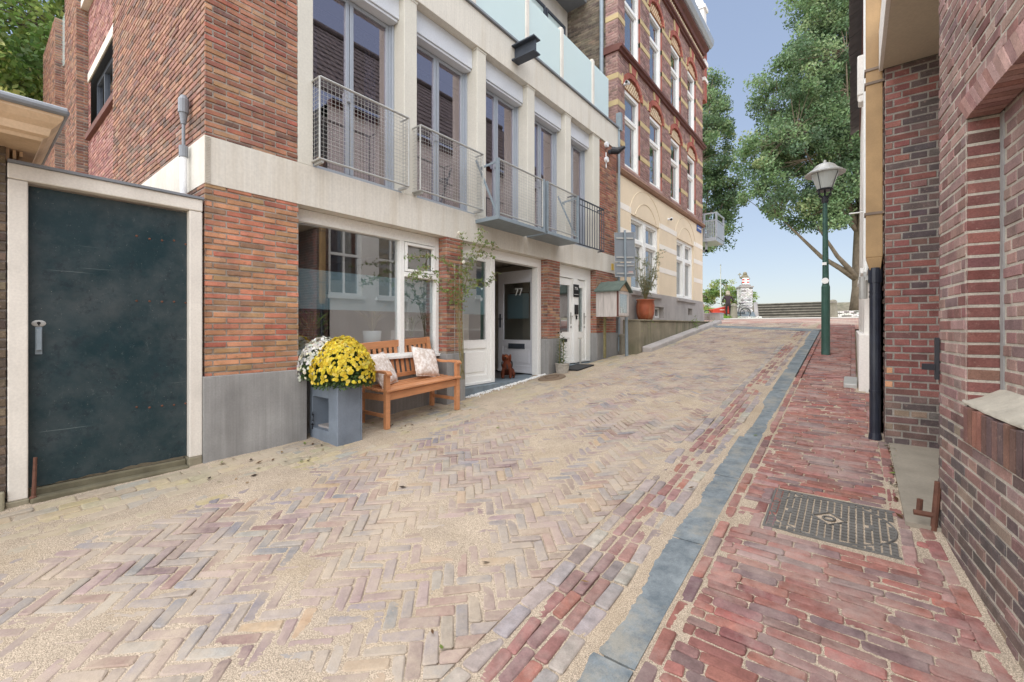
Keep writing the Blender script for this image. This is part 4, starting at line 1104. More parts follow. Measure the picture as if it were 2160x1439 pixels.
# ground floor: stucco with raised bands, windows, grey stone base
gw = [(10.44,12.47,2.26,4.22),(14.02,15.90,2.28,4.2)]
mb = MB()
xs_ = sorted([Y0]+[v for g in gw for v in g[:2]]+[Y1])
for a, c in zip(xs_[::2], xs_[1::2]): mb.box(-4.7,-4.40,a,c,2.30,5.03)
for g in gw: mb.box(-4.7,-4.40,g[0],g[1],g[3],5.03)
mb.build('stucco_wall', M['stucco'], MN_)
for z in (2.95,3.62,4.22):
    for a, c in zip(xs_[::2], xs_[1::2]): mb = MB(); mb.box(-4.45,-4.394,a+.002,c-.002,z,z+.15); mb.build('stucco_band', M['stucco_band'], MN_)
for g in gw:
    mb = MB(); yc = (g[0]+g[1])/2; N = 24
    for rr_ in (1.22, .86):
        pts = [(-4.398, yc+rr_*cos(pi*i/N), 3.86+rr_*.92*sin(pi*i/N)) for i in range(N+1)]
        pts = [p for p in pts if p[2] > g[3]+.02]
        mb.tube(pts, .012, 5)
    mb.build('arch_moulding', M['stucco'], MN_)
    mb = MB(); a, c, z0, z1 = g; yc = (a+c)/2
    fw.frame(mb, a, c, z0, z1, .1, -.25, -.06)
    fw.box(mb, yc-.09, yc+.09, -.22, -.05, z0+.1, z1-.1)
    zt_ = z0+(z1-z0)*.68
    for p, q in ((a+.1, yc-.09), (yc+.09, c-.1)):
        fw.box(mb, p, q, -.21, -.07, zt_-.05, zt_+.05)
        fw.frame(mb, p, q, z0+.1, zt_-.05, .05, -.2, -.12); fw.frame(mb, p, q, zt_+.05, z1-.1, .045, -.2, -.12)
    w = mb.build('ground_window', M['white_paint'], MN_, bevel=.004)
    mb = MB()
    for p, q in ((a+.1, yc-.09), (yc+.09, c-.1)):
        fw.box(mb, p+.05, q-.05, -.165, -.16, z0+.15, zt_-.1); fw.box(mb, p+.045, q-.045, -.165, -.16, zt_+.095, z1-.145)
    mb.build('pane', M['glass_far'], w)
    mb = MB(); fw.box(mb, a-.06, c+.06, -.1, .08, z0-.09, z0-.005); mb.build('sill', M['greystone'], w)
    mb = MB(); fw.box(mb, a, c, -.6, -.55, z0, z1); mb.build('blind', M['curtain'], w)
vents = [(12.0,12.75,1.62,1.93),(15.1,15.6,1.75,2.0)]
mb = MB(); xs2 = sorted([Y0]+[v for g in vents for v in g[:2]]+[Y1+.06])
for a, c in zip(xs2[::2], xs2[1::2]): mb.box(-4.7,-4.36,a,c,.4,1.99)
for g in vents: mb.box(-4.7,-4.36,g[0],g[1],.4,g[2]); mb.box(-4.7,-4.36,g[0],g[1],g[3],1.99)
mb.box(-4.7,-4.375,Y0,Y1+.03,1.992,2.298); mb.build('stone_base', M['greystone'], MN_, bevel=.008)
for g in vents:
    mb = MB(); fw.frame(mb, g[0]+.01, g[1]-.01, g[2]+.01, g[3]-.01, .05, -.16, -.10); yc = (g[0]+g[1])/2; fw.box(mb, yc-.02, yc+.02, -.15, -.1, g[2]+.06, g[3]-.06)
    f = mb.build('cellar_window', M['white_paint'], MN_)
    mb = MB(); fw.box(mb, g[0]+.06, g[1]-.06, -.14, -.135, g[2]+.06, g[3]-.06); mb.build('pane', M['glass_far'], f)
# party wall of stock brick above the townhouse roof, with pipe
mb = MB(); brickwall(mb, (-9.0,Y0+.02,0),(1,0,0),(0,-1,0),[(0,4.28,6.0,11.6)], palette=PAL_STOCK, rng=rb, mortar=s2l(126,116,104), L=.2, Hc=.06)
mb.build('party_wall', M['old_brick'], MN_)
mb = MB(); mb.tube([(-4.80,Y0-.05,6.1),(-4.80,Y0-.05,11.6)], .05, 10); mb.build('downpipe', M['galv_grey'], MN_)
mb = MB(); mb.tube([(-4.36,9.635,.8),(-4.36,9.635,6.1)], .03, 10); mb.box(-4.42,-4.30,9.60,9.70,6.0,6.42); mb.build('downpipe', M['galv_grey'], MN_)
# end gable
mb = MB(); mb.box(-9,-4.7,Y1-.04,Y1,.5,11.2); mb.box(-4.7,-4.41,Y1-.03,Y1-.002,5.17,11.15); mb.build('end_wall', bpy.data.materials['jamb_brick'], MN_)
# balcony round the corner
bz0, bz1, bx0, bx1, by0, by1 = 4.70, 5.62, -5.3, -3.98, 17.25, 18.4
mb = MB(); mb.box(bx0,bx1,by0,by1,bz0-.14,bz0); mb.build('balcony_floor', M['alu'], MN_)
mb = MB(); mb.box(-4.7,bx1-.35,by0+.15,by0+.2,bz0-.5,bz0-.42); mb.box(bx1-.43,bx1-.35,by0+.15,by0+.2,bz0-.5,bz0-.14); mb.box(-5.3,-4.6,by0+.15,by0+.2,bz0-.75,bz0-.67); mb.box(-4.68,-4.6,by0+.15,by0+.2,bz0-.75,bz0-.42); mb.build('balcony_bracket', M['alu'], MN_)
mb = MB()
for x in (bx0, -4.4, bx1): mb.box(x-.03,x+.03,by0-.0,by0+.06,bz0,bz1)
mb.box(bx1-.03,bx1+.03,by1-.06,by1,bz0,bz1)
for z in (bz1-.05, bz1-.32): mb.box(bx0,bx1,by0+.01,by0+.05,z,z+.05); mb.box(bx1-.02,bx1+.02,by0+.07,by1-.07,z,z+.05)
for i in range(18): x = bx0+(bx1-bx0)*(i+.5)/18; mb.box(x-.022,x+.022,by0+.02,by0+.04,bz0+.02,bz1-.32)
mb.box(bx1-.012,bx1+.012,by0+.08,by1-.08,bz0+.02,bz1-.34)
mb.build('balcony_rail', M['alu'], MN_)

# ================================================================== RIGHT: brick gateway building
rq = random.Random(5)
PB = thing('gateway_building', (.6,3.4,.2), 'dark red brick gateway building with a blind niche and white lintel on the right', 'building')
th = radians(5.6); C0 = Vector((.385,3.47,0)); UD = Vector((sin(th),-cos(th),0)); WD = Vector((-cos(th),-sin(th),0))
g0 = .10
SIL = .985; HEAD = 2.365; NA = .455
def portal(u, z, rng):
    if z < .88: return pick(PAL_PORTALDK if z < .55 or rng.random() < .6 else PAL_PORTAL, rng)
    return pick(PAL_PORTAL if rng.random() < .8 else PAL_OLDRED, rng)
mb = MB()
ZS = .80
brickwall(mb, C0, UD, WD, [(0,4.2,-.3,ZS),(0,NA,ZS+.0,5.2),(NA,4.2,HEAD+.115,5.2)], L=.215, Hc=.060, J=.010, bond='cross', rng=rq, colfn=portal, mortar=s2l(178,172,160), rough=.0015, z0=ZS, sf=(.42,.95), proud=.0035, JB=.011)
# soldier course under the sill, running round the corner pier
k = 0; u = 0.0
while u < 4.1:
    w = .058
    if u > NA-.02 or True:
        zt_ = ZS+.16 if u > NA else ZS+.16
        c = jit(pick(PAL_PORTALDK, rq), .08, rq); e = .004
        if u > NA: 
            P = [C0+UD*(u+.005)+WD*.012, C0+UD*(u+w-.005)+WD*.012]
            Q = [C0+UD*(u+.005)-WD*.05, C0+UD*(u+w-.005)-WD*.05]
            zz = SIL+rq.gauss(0,.004); zb = ZS+.01
            mb.hexa([(P[1].x,P[1].y,zb),(P[0].x,P[0].y,zb),(Q[0].x,Q[0].y,zb),(Q[1].x,Q[1].y,zb),(P[1].x-.0,P[1].y,zz-.012),(P[0].x,P[0].y,zz-.012),(Q[0].x,Q[0].y,zz),(Q[1].x,Q[1].y,zz)], c)
    u += w
# niche: reveal and back panel
C1 = C0+UD*NA
brickwall(mb, C1, -WD, UD, [(0,.116,SIL+.02,HEAD)], bond='stack', proud=.003, JB=.011, L=.122, Hc=.060, J=.010, rng=rq, palette=PAL_OLDRED, mortar=s2l(178,172,160), rough=.0015, z0=ZS, sf=(.3,.86))
C2 = C0+UD*NA-WD*.118
brickwall(mb, C2, UD, WD, [(.03,3.6,SIL,HEAD+.2)], L=.215, Hc=.060, J=.010, bond='cross', rng=rq, palette=PAL_PORTAL, mortar=s2l(178,172,160), rough=.0015, z0=ZS, sf=(.42,.95), proud=.0035, JB=.011)
mb.build('brick_wall', M['old_brick'], PB)
mb = MB(); a = C0+WD*(-.02); 
P = [C0+UD*.01-WD*.13, C0+UD*4.2-WD*.13, C0+UD*4.2-WD*.5, C0+UD*.01-WD*.5]
mb.hexa([(p.x,p.y,-.4) for p in P[::-1]]+[(p.x,p.y,5.2) for p in P[::-1]], MORTAR_D)
for (ua, ub, za, zb_) in ((.004,NA-.004,-.4,5.19),(NA-.004,4.2,-.4,ZS+.02),(NA-.004,4.2,HEAD+.12,5.19)):
    P = [C0+UD*ua-WD*.008, C0+UD*ub-WD*.008, C0+UD*ub-WD*.128, C0+UD*ua-WD*.128]
    mb.hexa([(p.x,p.y,za) for p in P[::-1]]+[(p.x,p.y,zb_) for p in P[::-1]], MORTAR_D)
mb.build('wall_core', M['old_brick'], PB)
mb = MB()   # mortar strip in the corner of the niche
P = [C2+UD*.0, C2+UD*.032, C2+UD*.032-WD*.05, C2-WD*.05]
P = [p+WD*.003 for p in P[:2]]+P[2:]
mb.hexa([(p.x,p.y,SIL) for p in P[::-1]]+[(p.x,p.y,HEAD) for p in P[::-1]]); mb.build('mortar_joint', M['plinth'], PB)
# jack arch over the niche
mb = MB(); u = NA-.115; k = 0
while u < 3.2:
    lean = .12*max(0, 1-(u-NA)/1.4); w = .056
    q = [(u+lean,HEAD),(u+lean+w-.009,HEAD),(u+w-.006,HEAD+.118),(u,HEAD+.118)]
    c = jit(soft(pick(PAL_PORTAL, rq),.36,1.25), .08, rq); d = .004+rq.gauss(0,.0015)
    F_ = [C0+UD*a+WD*d for a, z in q]; B_ = [C0+UD*a-WD*.11 for a, z in q]
    mb.hexa([(F_[i].x,F_[i].y,q[i][1]) for i in (0,1,2,3)]+[(B_[i].x,B_[i].y,q[i][1]) for i in (0,1,2,3)], c)
    u += w
P = [C0+UD*(NA-.1)-WD*.006, C0+UD*3.2-WD*.006, C0+UD*3.2-WD*.1, C0+UD*(NA-.1)-WD*.1]
mb.hexa([(p.x,p.y,HEAD+.006) for p in P[::-1]]+[(p.x,p.y,HEAD+.115) for p in P[::-1]], s2l(176,172,160))
mb.build('jack_arch', M['old_brick'], PB)
# sloped mortar sill
mb = MB(); N = 40
ring = []
for i in range(N+1):
    u = NA-.03+i*.07
    f_ = C0+UD*u+WD*.006; b_ = C2+UD*(u-NA)-WD*.0
    zf = SIL+nz(u*6,1)*.012; zm = SIL+.045+nz(u*5,2)*.014; zb_ = SIL+.085+nz(u*4,3)*.01
    m_ = f_.lerp(b_, .5)
    ring.append([mb.vert((f_.x+nz(u*9,5)*.006,f_.y,zf)), mb.vert((f_.x,f_.y,zf+.012)), mb.vert((m_.x,m_.y,zm)), mb.vert((b_.x,b_.y,zb_))])
for a_, b_ in zip(ring, ring[1:]):
    for k in range(3): mb.f.append([a_[k], a_[k+1], b_[k+1], b_[k]])
mb.build('mortar_sill', mat_plain('mortar_sill', s2l(178,172,158), .95, .2, 9, .9, 30, .012), PB, smooth=True)
# return of the wall into the gateway
mb = MB(); brickwall(mb, C0, -WD, -UD, [(0,.6,-.1,3.6)], L=.215, Hc=.060, rng=rq, palette=PAL_SOOT, mortar=MORTAR_D)
mb.build('gateway_return', M['old_brick'], PB)
# gateway jamb pier facing down the street
YP = 4.92
def pier_c(u, z, rng):
    if .78 < z < 1.02 and u < .10 and rng.random() < .7: return s2l(214,140,84)
    if z < .8: return pick(PAL_SOOT if rng.random() < .6 else PAL_PORTALDK, rng)
    soot = min(1, max(0, (u-.10)/.12))*(min(1, max(0, (z-1.5)/.5)))
    return pick(PAL_SOOT if rng.random() < soot*.95 else PAL_OLDRED, rng)
mb = MB()
brickwall(mb, (.215,YP,0),(1,0,0),(0,-1,0),[(0,.9,-.1,3.58)], L=.215, Hc=.060, bond='cross', rng=rq, colfn=pier_c, mortar=s2l(146,140,132), rough=.0018, proud=.004, JB=.011)
brickwall(mb, (.215,YP,0),(0,1,0),(-1,0,0),[(0,.30,-.1,5.2)], L=.215, Hc=.060, bond='cross', rng=rq, palette=PAL_PORTALDK, mortar=s2l(150,144,134), rough=.0028)
mb.box(.225,1.1,YP+.008,YP+.29,-.1,5.2,MORTAR_D)
mb.build('gateway_pier', M['old_brick'], PB)
mb = MB(); brickwall(mb, (.215,YP-.001,0),(1,0,0),(0,-1,0),[(0,.9,3.95,5.2)], L=.215, Hc=.060, rng=rq, palette=PAL_STOCK, mortar=MORTAR)
mb.build('upper_brick', M['old_brick'], PB)
mb = MB()
P = [(.60,3.0),(.205,4.0),(.205,YP+.02),(1.2,YP+.02),(1.2,3.0)]
P = [(.385,3.47),(.20,3.50),(.20,YP-.002),(1.2,YP-.002),(1.2,3.47)]
mb.prism(P, lambda p: (p[0],p[1],3.585), lambda p: (p[0],p[1],3.60)); mb.build('soffit', M['soffit'], PB)
mb = MB(); mb.box(.175,.205,3.3,YP+.03,3.585,3.93); mb.build('lintel', M['white_wall'], PB, bevel=.004)
mb = MB(); mb.box(.21,1.2,3.47,YP-.003,3.605,3.94); mb.build('lintel_core', M['white_wall'], PB)
mb = MB(); mb.hexa([(.24,3.42,.10),(1.6,3.42,.10),(1.6,YP,.25),(.24,YP,.25),(.24,3.42,.222),(1.6,3.42,.225),(1.6,YP,.375),(.24,YP,.37)]); mb.build('gateway_floor', mat_plain('worn_slab', s2l(148,140,126), .9, .25, 3, .4, 40), PB)
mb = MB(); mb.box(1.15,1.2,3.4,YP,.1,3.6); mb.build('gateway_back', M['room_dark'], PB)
# iron hinges
mb = MB(); h = C0+UD*.02+WD*.012
mb.bar((h.x,h.y,1.06),(h.x,h.y,1.30),.018,.02); mb.bar((h.x-.055,h.y+.03,1.13),(h.x,h.y,1.13),.03,.035); mb.build('gate_hinge', M['black_metal'], PB)
mb = MB(); mb.tube([(h.x-.015,h.y-.02,.20),(h.x+.005,h.y-.01,.48)], .016, 8); mb.tube([(h.x-.075,h.y+.0,.27),(h.x-.07,h.y+.0,.36)], .014, 8); mb.lathe([(.028,.0),(.03,.03)], 0, 0, 10) if False else mb.tube([(h.x-.10,h.y-.02,.285),(h.x-.01,h.y-.015,.285)], .016, 8)
mb.build('gate_pintle', M['rust'], PB)
# ochre box pipe over a black downpipe
dpx, dpy = .152, YP+.10
mb = MB()
zt_, zj = 5.2, ony(1850,570,YP)[2]
mb.box(dpx-.065,dpx+.05,dpy-.05,dpy+.05,zj+.12,zt_); mb.hexa([(dpx-.035,dpy-.035,zj),(dpx+.035,dpy-.035,zj),(dpx+.035,dpy+.035,zj),(dpx-.035,dpy+.035,zj),(dpx-.065,dpy-.05,zj+.12),(dpx+.05,dpy-.05,zj+.12),(dpx+.05,dpy+.05,zj+.12),(dpx-.065,dpy+.05,zj+.12)])
mb.build('box_pipe', M['ochre_pipe'], PB, bevel=.006)
mb = MB()
for z in (3.50,3.62,2.35): mb.box(dpx-.075,dpx+.06,dpy-.06,dpy+.06,z,z+.022)
mb.build('pipe_strap', mat_plain('strap', s2l(120,104,90), .6, .2, 9, 0), PB)
mb = MB(); mb.tube([(dpx,dpy,.36),(dpx,dpy,zj-.0)], .041, 14); mb.tube([(dpx,dpy,zj-.1),(dpx,dpy,zj+.03)], .05, 14); mb.tube([(dpx,dpy,zj-.19),(dpx,dpy,zj-.175)], .045, 14); mb.tube([(dpx,dpy,.36),(dpx,dpy,.42)], [.05,.044], 14)
for z in (.78,1.62): mb.tube([(dpx,dpy,z),(dpx,dpy,z+.02)], .045, 14)
mb.build('downpipe', M['black_pipe'], PB)

# ================================================================== RIGHT: white house beyond
WH = thing('white_house', (.4,9.5,1.0), 'white plastered house with a dark tiled roof beyond the gateway on the right', 'house')
wins = [(5.2,6.05,2.1,3.85),(6.5,7.4,2.1,3.85),(8.0,8.9,2.2,3.9),(10.0,10.9,2.3,4.0),(12.4,13.3,2.4,4.1)]
def wall_strip(mb, y0, y1, z0, z1, bx):
    mb.hexa([(bx(z0),y0,z0),(3,y0,z0),(3,y1,z0),(bx(z0),y1,z0),(bx(z1),y0,z1),(3,y0,z1),(3,y1,z1),(bx(z1),y1,z1)])
bxn = lambda z: .20
bxf = lambda z: .105+.045*min(1, max(0, (z-1.2)/2.0))
mb = MB()
ed = [5.225]+[v for w in wins for v in w[:2]]+[15.0]
for a, c in zip(ed[::2], ed[1::2]):
    if a < 6.9 < c: pass
    wall_strip(mb, a, c, .2, 6.5, bxn if c < 6.9 else bxf)
for w in wins:
    f = bxn if w[0] < 6.6 else bxf
    wall_strip(mb, w[0], w[1], .2, w[2], f); wall_strip(mb, w[0], w[1], w[3], 6.5, f)
mb.box(.4,3,5.2,15,.2,.3)
mb.build('wall', M['white_wall'], WH)
mb = MB(); mb.box(.052,.30,6.9,15.0,.3,1.27); mb.build('plinth', M['white_wall'], WH, bevel=.012)
for w in wins:
    ff_ = Fr(((.20 if w[0] < 6.6 else .15),0,0),(0,1,0),(-1,0,0))
    mb = MB(); ff_.frame(mb, w[0], w[1], w[2], w[3], .07, -.16, -.04); m_ = (w[2]+w[3])/2+.1; ff_.box(mb, w[0]+.07, w[1]-.07, -.14, -.06, m_-.03, m_+.03); yc = (w[0]+w[1])/2; ff_.box(mb, yc-.02, yc+.02, -.13, -.07, w[2]+.07, m_-.03); ff_.box(mb, yc-.02, yc+.02, -.13, -.07, m_+.03, w[3]-.07)
    ff_.box(mb, w[0]-.06, w[1]+.06, -.05, .07, w[2]-.07, w[2])
    f = mb.build('window', M['white_paint'], WH)
    mb = MB(); ff_.box(mb, w[0]+.07, w[1]-.07, -.11, -.105, w[2]+.07, w[3]-.07); mb.build('pane', M['glass_far'], f)
    mb = MB(); ff_.box(mb, w[0]+.0, w[1], -.5, -.45, w[2], w[3]); mb.build('curtain', M['curtain'], f)
# roof: rows of pantiles
def mat_pantile():
    t = NT('pantile')
    w = t.n('ShaderNodeTexWave', Vector=t.coord((1,1,1)), _wave_type='BANDS', _bands_direction='Y'); w.inputs['Scale'].default_value = 1.35
    w2 = t.n('ShaderNodeTexWave', Vector=t.coord((1,1,1)), _wave_type='BANDS', _bands_direction='Z', _wave_profile='SAW'); w2.inputs['Scale'].default_value = 1.3
    c = t.mul(t.mix(0, s2l(96,90,88), s2l(96,90,88)), .6, 1.3, t.noise(5,5))
    c = t.mix(t.ramp(t.noise(2,5), [(.5,0.0),(.75,.5)]), c, s2l(76,72,60))
    n1 = t.bump(w.outputs['Fac'], .8, .05); n2 = t.bump(w2.outputs['Fac'], .8, .04, n1)
    t.pbr(c, .75, 0, .3, n2); return t.m
M['pantile'] = mat_pantile()
mb = MB()
ez, ex, rx, rz = 6.72, .03, 3.2, 10.3
for i in range(13):
    s0 = i/13; s1 = (i+1)/13
    xa, za = ex+(rx-ex)*s0, ez+(rz-ez)*s0; xb, zb = ex+(rx-ex)*s1, ez+(rz-ez)*s1
    mb.hexa([(xa,4.6,za-.04),(xb,4.6,zb-.06),(xb,15.1,zb-.06),(xa,15.1,za-.04),(xa,4.6,za+.035),(xb,4.6,zb-.0),(xb,15.1,zb),(xa,15.1,za+.035)])
rf = mb.build('roof', M['pantile'], WH)
mb = MB(); y = 4.6
while y < 15.0:
    l = .34; o_ = R.gauss(0,.006); mb.hexa([(-.06+o_,y,ez-.10),(.23,y,ez+.07),(.23,y+l-.012,ez+.07),(-.06+o_,y+l-.012,ez-.10),(-.06+o_,y,ez-.065),(.23,y,ez+.10),(.23,y+l-.012,ez+.10),(-.06+o_,y+l-.012,ez-.065)]); y += l
mb.build('eaves_tiles', M['tile'], rf)
mb = MB(); mb.tube([(rx,4.6,rz+.04),(rx,15.1,rz+.04)], .12, 10); mb.build('ridge_tiles', M['tile'], rf)
mb = MB(); mb.box(.12,.36,5.3,15.0,6.5,6.66); mb.build('fascia', M['dark_wood'], WH)
gxx = onx  # gutter bracket at the corner and slim white downpipe
mb = MB(); mb.box(.045,.16,8.05,8.30,4.72,5.3); mb.box(.055,.15,8.06,8.28,4.62,4.72); mb.build('bracket', M['white_wall'], WH, bevel=.02)
mb = MB(); mb.tube([(.135,7.2,1.9),(.135,7.2,6.5)], .035, 10); mb.build('downpipe', M['white_paint'], WH)
mb = MB(); mb.tube([(.10,7.1,1.72),(.10,7.1,2.0)], .045, 10); mb.box(.10,.16,7.06,7.14,1.95,2.06); mb.build('pipe_joint', M['galv'], WH)
mb = MB(); mb.tube([(.12,8.2,3.05),(-.05,8.2,3.05)], .01, 6); mb.build('rod', M['white_paint'], WH)
# ================================================================== FOLIAGE helpers
def leafq(mb, p, l, w, d, nrm, c):
    d = d.normalized(); s = d.cross(nrm)
    if s.length < 1e-4: s = Vector((1,0,0))
    s.normalize(); p = Vector(p)
    mb.face([p-d*l*.5, p+s*w*.5, p+d*l*.5, p-s*w*.5], c)
def rvec(rng):
    while True:
        v = Vector((rng.uniform(-1,1), rng.uniform(-1,1), rng.uniform(-1,1)))
        if .05 < v.length < 1: return v.normalized()
def leaf_clump(mb, c, r, n, size, cols, rng, flat=.75, up=.5):
    c = Vector(c); base = pick(cols, rng)
    for i in range(n):
        v = rvec(rng)*r*(rng.random()**.45); v.z *= flat
        nn = (rvec(rng)+Vector((0,0,up))).normalized()
        d = rvec(rng)+Vector((0,0,-.35))
        s = size*rng.uniform(.65,1.3)
        leafq(mb, c+v, s, s*.62, d, nn, jit(base, .16, rng))
GREENS = pal((116,140,98,4),(130,154,110,3),(100,124,88,3),(144,164,120,2),(90,112,84,2),(158,172,124,1))
DKGREENS = pal((74,104,66,4),(86,118,74,3),(64,92,62,3),(100,128,80,2))
YGREENS = pal((126,150,78,4),(146,164,90,3),(106,132,66,3),(168,172,104,2),(178,160,96,.6),(86,112,58,2))

def tree(name, label, base, height, trunk_r, lean, crown, nclump, nleaf, size, cols, rng, group, limbs=7, clump_r=.9, fork=.3, keep=None):
    """crown(p) -> True where foliage may be; crown = (centre offsets list of ellipsoids)"""
    root = thing(name, base, label, 'tree', group)
    b = Vector(base); mb = MB()
    top = b+Vector((lean[0], lean[1], height*.82))
    N = 9; tp = []; trr = []
    for i in range(N+1):
        t = i/N; p = b.lerp(top, t)+Vector((nz(i*.6,base[0])*.25*t, nz(i*.6,base[1]+5)*.25*t, 0))
        tp.append(p); trr.append(trunk_r*(1.25 if i == 0 else 1)*(1-t*.86))
    mb.tube(tp, trr, 10)
    pts = []
    tries = 0
    while len(pts) < nclump and tries < nclump*30:
        tries += 1
        e = rng.choices(crown, weights=[q[3]*q[4]*q[5] for q in crown])[0]
        v = rvec(rng)*(rng.random()**.38)
        p = b+Vector((e[0]+v.x*e[3], e[1]+v.y*e[4], e[2]+v.z*e[5]))
        if keep and not keep(p): continue
        pts.append(p)
    # limbs: from the trunk towards some of the clumps, then twigs
    tg = rng.sample(pts, min(limbs, len(pts)))
    limbsL = []
    for q in tg:
        t = min(.92, max(fork, (q.z-b.z)/height*.75-.12)); i = t*N; k = int(i); s = tp[k].lerp(tp[min(k+1,N)], i-k)
        mid = s.lerp(q, .5)+Vector((0,0,-.06*(q-s).length))+rvec(rng)*.25
        r0 = trunk_r*(1-t*.8)*.5
        L = [s, s.lerp(mid,.5)+Vector((0,0,.05)), mid, mid.lerp(q,.55), q]
        mb.tube(L, [r0, r0*.8, r0*.6, r0*.38, .02], 7); limbsL.append(L)
    for q in pts:
        best = min((p for L in limbsL for p in L[1:]), key=lambda p: (p-q).length)
        if (best-q).length < 4.5:
            mid = best.lerp(q,.5)+rvec(rng)*.15
            mb.tube([best, mid, q], [.035,.022,.008], 4, cap=False)
    mb.build('trunk', M['bark'], root, smooth=True)
    mb = MB()
    for q in pts:
        leaf_clump(mb, q, clump_r*rng.uniform(.6,1.25), int(nleaf*rng.uniform(.5,1.4)), size, cols, rng)
    mb.build('crown', M['leaf'], root)
    return root
rt = random.Random(11)
CAMR = Vector((CY, SY, 0))    # sideways direction of the photograph, used only to widen crowns across the street
def rel(u, v, t, base): p = att(u, v, t); return (p[0]-base[0], p[1]-base[1], p[2]-base[2])
# big tree at the top of the street, behind the lamp
tb = att(1812, 662, 26)
cr = []
for (u, v, t, r_, rz) in ((1700,430,26,2.4,1.3),(1640,330,26,2.4,2.0),(1720,300,26.5,3.0,2.4),(1800,380,25.5,2.6,2.2),(1680,180,26,2.4,2.6),(1760,140,26.5,3.0,3.0),(1740,0,26,2.0,2.8),(1800,-40,27,2.8,3.6),(1850,250,27,3.0,3.5),(1620,400,25.5,1.5,1.2),(1730,450,25,1.5,1.0)):
    o_ = rel(u, v, t, tb); cr.append((o_[0],o_[1],o_[2],r_,r_,rz))
tree('street_tree', 'tallest tree, with a big dense crown and forked grey trunk behind the street lamp', tb, 17, .42, (.1,.3), cr, 780, 200, .165, GREENS, rt, 'trees at the top of the street', limbs=26, clump_r=.7, fork=.14)
# tree behind the mansion
tb = att(1462, 668, 31)
cr = []
for (u, v, t, r_, rz) in ((1470,300,31,2.4,4.0),(1500,420,31,2.2,2.2),(1510,500,30.5,1.5,1.1),(1525,470,31,1.0,.9),(1480,200,31.5,1.6,1.6),(1530,400,31,.8,1.5)):
    o_ = rel(u, v, t, tb); cr.append((o_[0],o_[1],o_[2],r_,r_,rz))
tree('street_tree', 'narrower tree half hidden behind the corner of the red brick mansion', tb, 16, .35, (0,0), cr, 250, 160, .17, GREENS, rt, 'trees at the top of the street', limbs=12, clump_r=.66)
# tree behind the outbuilding
tb = (-22.0, .6, 0.2)
tree('garden_tree', 'bushy yellowish green tree rising behind the outbuilding roof at the far left', tb, 13, .35, (0,0), [(0,0,9.5,4.2,4.5,4.6),(3.5,-1.5,8,3,3,2.6),(1,2,7,3,3,2.5)], 420, 230, .17, YGREENS, rt, None, limbs=10, clump_r=.85)
# round bush on the far side of the cross street
tb = att(1530, 660, 52)
tree('bush', 'rounded green bush in the distance left of the flagpole', tb, 3.2, .12, (0,0), [(0,0,2.2,2.6,2.6,1.7),(-2.4,-1,1.8,1.8,1.8,1.4),(1.6,1,1.7,1.5,1.5,1.3)], 110, 70, .2, YGREENS, rt, None, limbs=6, clump_r=.55, fork=.1)
# grass bank beyond the mansion
mb = MB()
gx0 = att(1480,664,27); 
def bank(x, y): return gz(x, y)+max(0, min(1.1, (-6.6-x)*.35))*min(1, max(0, (y-21)/5))
bank_o = sheet('grass_bank', rng_f(-40,-5.6,.8), rng_f(19.0,44,.8), lambda x, y: bank(x, y)+.02+.05*nz(x*2,y*2), M['grass'])
mb = MB()
for i in range(5000):
    x = R.uniform(-16,-5.7); y = R.uniform(20,36); z = bank(x, y)
    leafq(mb, (x,y,z+.08), R.uniform(.15,.32), .03, Vector((R.gauss(0,.4),R.gauss(0,.4),1)), rvec(R), jit(pick(pal((128,164,66,3),(150,178,84,2),(104,136,60,2)), R), .15, R))
tag(mb.build('grass', M['leaf']), kind='stuff')
mb = MB()
for i in range(130):
    x = -11+R.gauss(0,1.6); y = 33+R.gauss(0,1); leaf_clump(mb, (x,y,bank(x,y)+.25), .35, 14, .14, pal((206,160,96,2),(170,160,90,2),(190,120,80,1)), R)
tag(mb.build('bank_flowers', M['leaf']), kind='stuff')

# ================================================================== TOP OF THE STREET
def obox(mb, c, hx, hy, z0, z1, ang=0, taper=1.0, col=None):
    ca, sa = cos(ang), sin(ang)
    P = []
    for z, k in ((z0,1),(z1,taper)):
        for sx, sy in ((-1,-1),(1,-1),(1,1),(-1,1)):
            x, y = sx*hx*k, sy*hy*k; P.append((c[0]+x*ca-y*sa, c[1]+x*sa+y*ca, z))
    mb.hexa(P, col)
